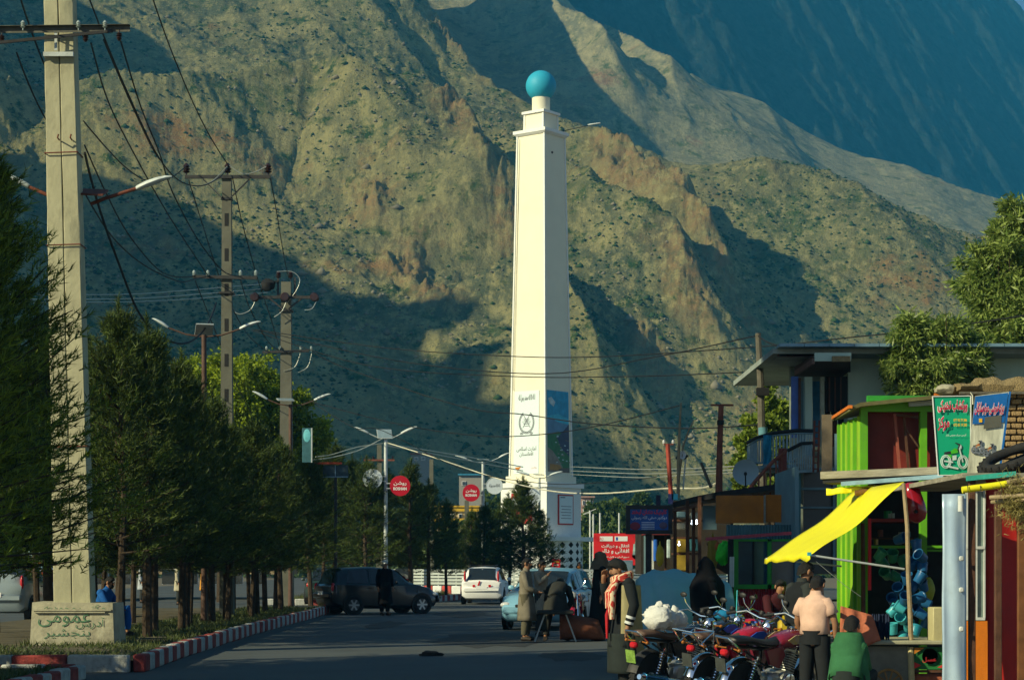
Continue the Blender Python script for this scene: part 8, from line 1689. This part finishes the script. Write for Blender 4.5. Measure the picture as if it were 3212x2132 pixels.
b = MB(); b.ball((0, 0, 0), (.14, .15, .07), 12, 8, .15, rg); q = b.build('roof_stone', M_conc); q.location = P(2968, 1222, 25.2) ; tag(q, 'grey stone holding down the kiosk roof by the lower willow', 'stone')
# tyres on the roof
for i, (px, py, R_, rx, rz_, lab) in enumerate(((3190, 1430, .34, 62, 20, 'worn motorcycle tyre lying on top of the roof pile'), (3175, 1447, .32, 74, 12, 'worn motorcycle tyre below it, nearest the washed out poster'), (3215, 1455, .33, 55, 30, 'worn tyre at the back of the roof pile'))):
    b = MB(); b.tube([(R_ * math.cos(a), R_ * math.sin(a), 0) for a in [math.tau * k / 40 for k in range(40)]], .05, 10, closed=True)
    for k in range(48): a = math.tau * k / 48; b.box(((R_ + .045) * math.cos(a), (R_ + .045) * math.sin(a), (.02 if k % 2 else -.02)), (.022, .022, .03), (0, 0, a))
    q = b.build('tyre', M_tyre, smooth=50); q.location = P(px, py, 21.2 + i * .1); q.rotation_euler = (R(rx - 60), R(-25), R(rz_)); tag(q, lab, 'tyre', 'old tyres on the shop roof')

# -- buildings far beyond the roundabout
def farhouse(label, px0, py0, px1, py1, Y, m, mroof, wins, dep=8, stripe=None):
    t = thing('building', label, 'building', (GX((px0 + px1) / 2, Y), Y, 0)); piece(t, 'wall', m, [pbox(px0, py0, px1, 1800, Y, dep)]); piece(t, 'roof', mroof, [pbox(px0 - 4, py0 - 5, px1 + 4, py0 - .3, Y - .4, dep + .8)])
    for a, b_, c_, d_ in wins:
        wn = piece(t, 'window', M_w, [pbox(a - 1.5, b_ - 1.5, c_ + 1.5, d_ + 1.5, Y - .12, .1)]); b = MB(); p0, p1 = P(a, d_, Y), P(c_, b_, Y); b.box(Vector(((p0.x + p1.x) / 2, Y - .15, (p0.z + p1.z) / 2)) - Vector(t.location), (p1.x - p0.x, .06, p1.z - p0.z)); b.build('pane', M_glass, wn, smooth=0)
    if stripe:
        for y0, y1, m_ in stripe: piece(t, 'parapet', m_, [pbox(px0 - 2, y0, px1 + 2, y1, Y - .25, .2)])
    return t
M_yb = mat('facade_yellow', (.62, .38, .03), .8, var=.1, dirt=.1); M_yb2 = mat('facade_cream', (.60, .46, .22), .8, var=.1); M_pk = mat('facade_pink', (.35, .22, .18), .8, var=.15); M_gr = mat('facade_grey', (.30, .28, .24), .8, var=.15, dirt=.2)
farhouse('long yellow building with two rows of parapets beyond the roundabout', 1355, 1590, 1500, 0, 190, M_yb2, M_yb, [(1395, 1613, 1402, 1622), (1406, 1613, 1413, 1622), (1417, 1613, 1424, 1622), (1440, 1612, 1448, 1624)], stripe=((1588, 1603, M_yb), (1625, 1643, M_yb)))
farhouse('pinkish grey building with a pillared upper floor right of the pedestal', 1824, 1560, 1862, 0, 240, M_pk, M_pk, [(1828, 1570, 1834, 1582), (1840, 1570, 1846, 1582), (1851, 1570, 1857, 1582), (1830, 1592, 1837, 1602), (1846, 1592, 1853, 1602)], stripe=((1584, 1590, M_pk),))
farhouse('low red roofed house on the slope above the far trees', 1290, 1425, 1350, 0, 420, M_gr, mat('roof_red2', (.30, .08, .03), .8), [(1300, 1434, 1310, 1442), (1322, 1434, 1332, 1442)], 6)
farhouse('blue roofed house half hidden left of the pedestal', 1440, 1490, 1520, 0, 300, M_gr, mat('roof_blue', (.04, .22, .35), .6), [(1450, 1510, 1460, 1520)], 6)
farhouse('row of low shops behind the left pines', 250, 1765, 900, 0, 90, mat('shopwall_tan', (.25, .20, .12), .8, var=.3, scale=.5, dirt=.4), M_brown, [(300 + i * 70, 1785, 340 + i * 70, 1830) for i in range(8)], 5)
farhouse('teal and white shop at the far left behind the off-roader', -60, 1740, 180, 0, 84, mat('shopwall_teal', (.15, .35, .36), .8, var=.3, scale=.6), M_brown, [(60, 1790, 100, 1850)], 5)
# small container house on the slope at right
hx, hy = MP(3110, 742); hz_ = plane(hx, hy) if 'plane' in globals() else 60
t = thing('hillside_house', 'tiny red and cream building on the slope beside the tall willow', 'building', (hx, hy, hz_)); kk = hy / F
b = MB(); b.box((26 * kk, 0, 9 * kk), (34 * kk, 5, 13 * kk)); b.build('red_wall', mat('container_red', (.35, .05, .04), .7), t, smooth=0); b = MB(); b.box((-12 * kk, 0, 8 * kk), (36 * kk, 5, 8 * kk)); b.build('cream_wall', mat('facade_cream', (.60, .46, .22)), t, smooth=0)
# distant thin lamp poles right of the pedestal
for i, (px, pt, Y, lab) in enumerate(((1851, 1600, 135, 'pale far lamp pole with a drooping arm, nearest the pedestal'), (1861, 1612, 140, 'pale far pole right beside the drooping lamp'), (1882, 1608, 142, 'pale far pole above the left end of the red billboard'), (1942, 1608, 138, 'pale far pole above the middle of the red billboard'))):
    t = thing('far_pole', lab, 'pole', (GX(px, Y), Y, 0)); b = MB(); b.tube([(0, 0, 0), (0, 0, GZ(pt, Y))], .06, 8); b.build('shaft', M_white2, t)
    if i == 0: b = MB(); b.tube([(0, 0, GZ(pt + 6, Y)), (-.45, 0, GZ(pt + 12, Y)), (.4, 0, GZ(pt, Y) + .1)], .03, 6); b.build('arm', M_white2, t)
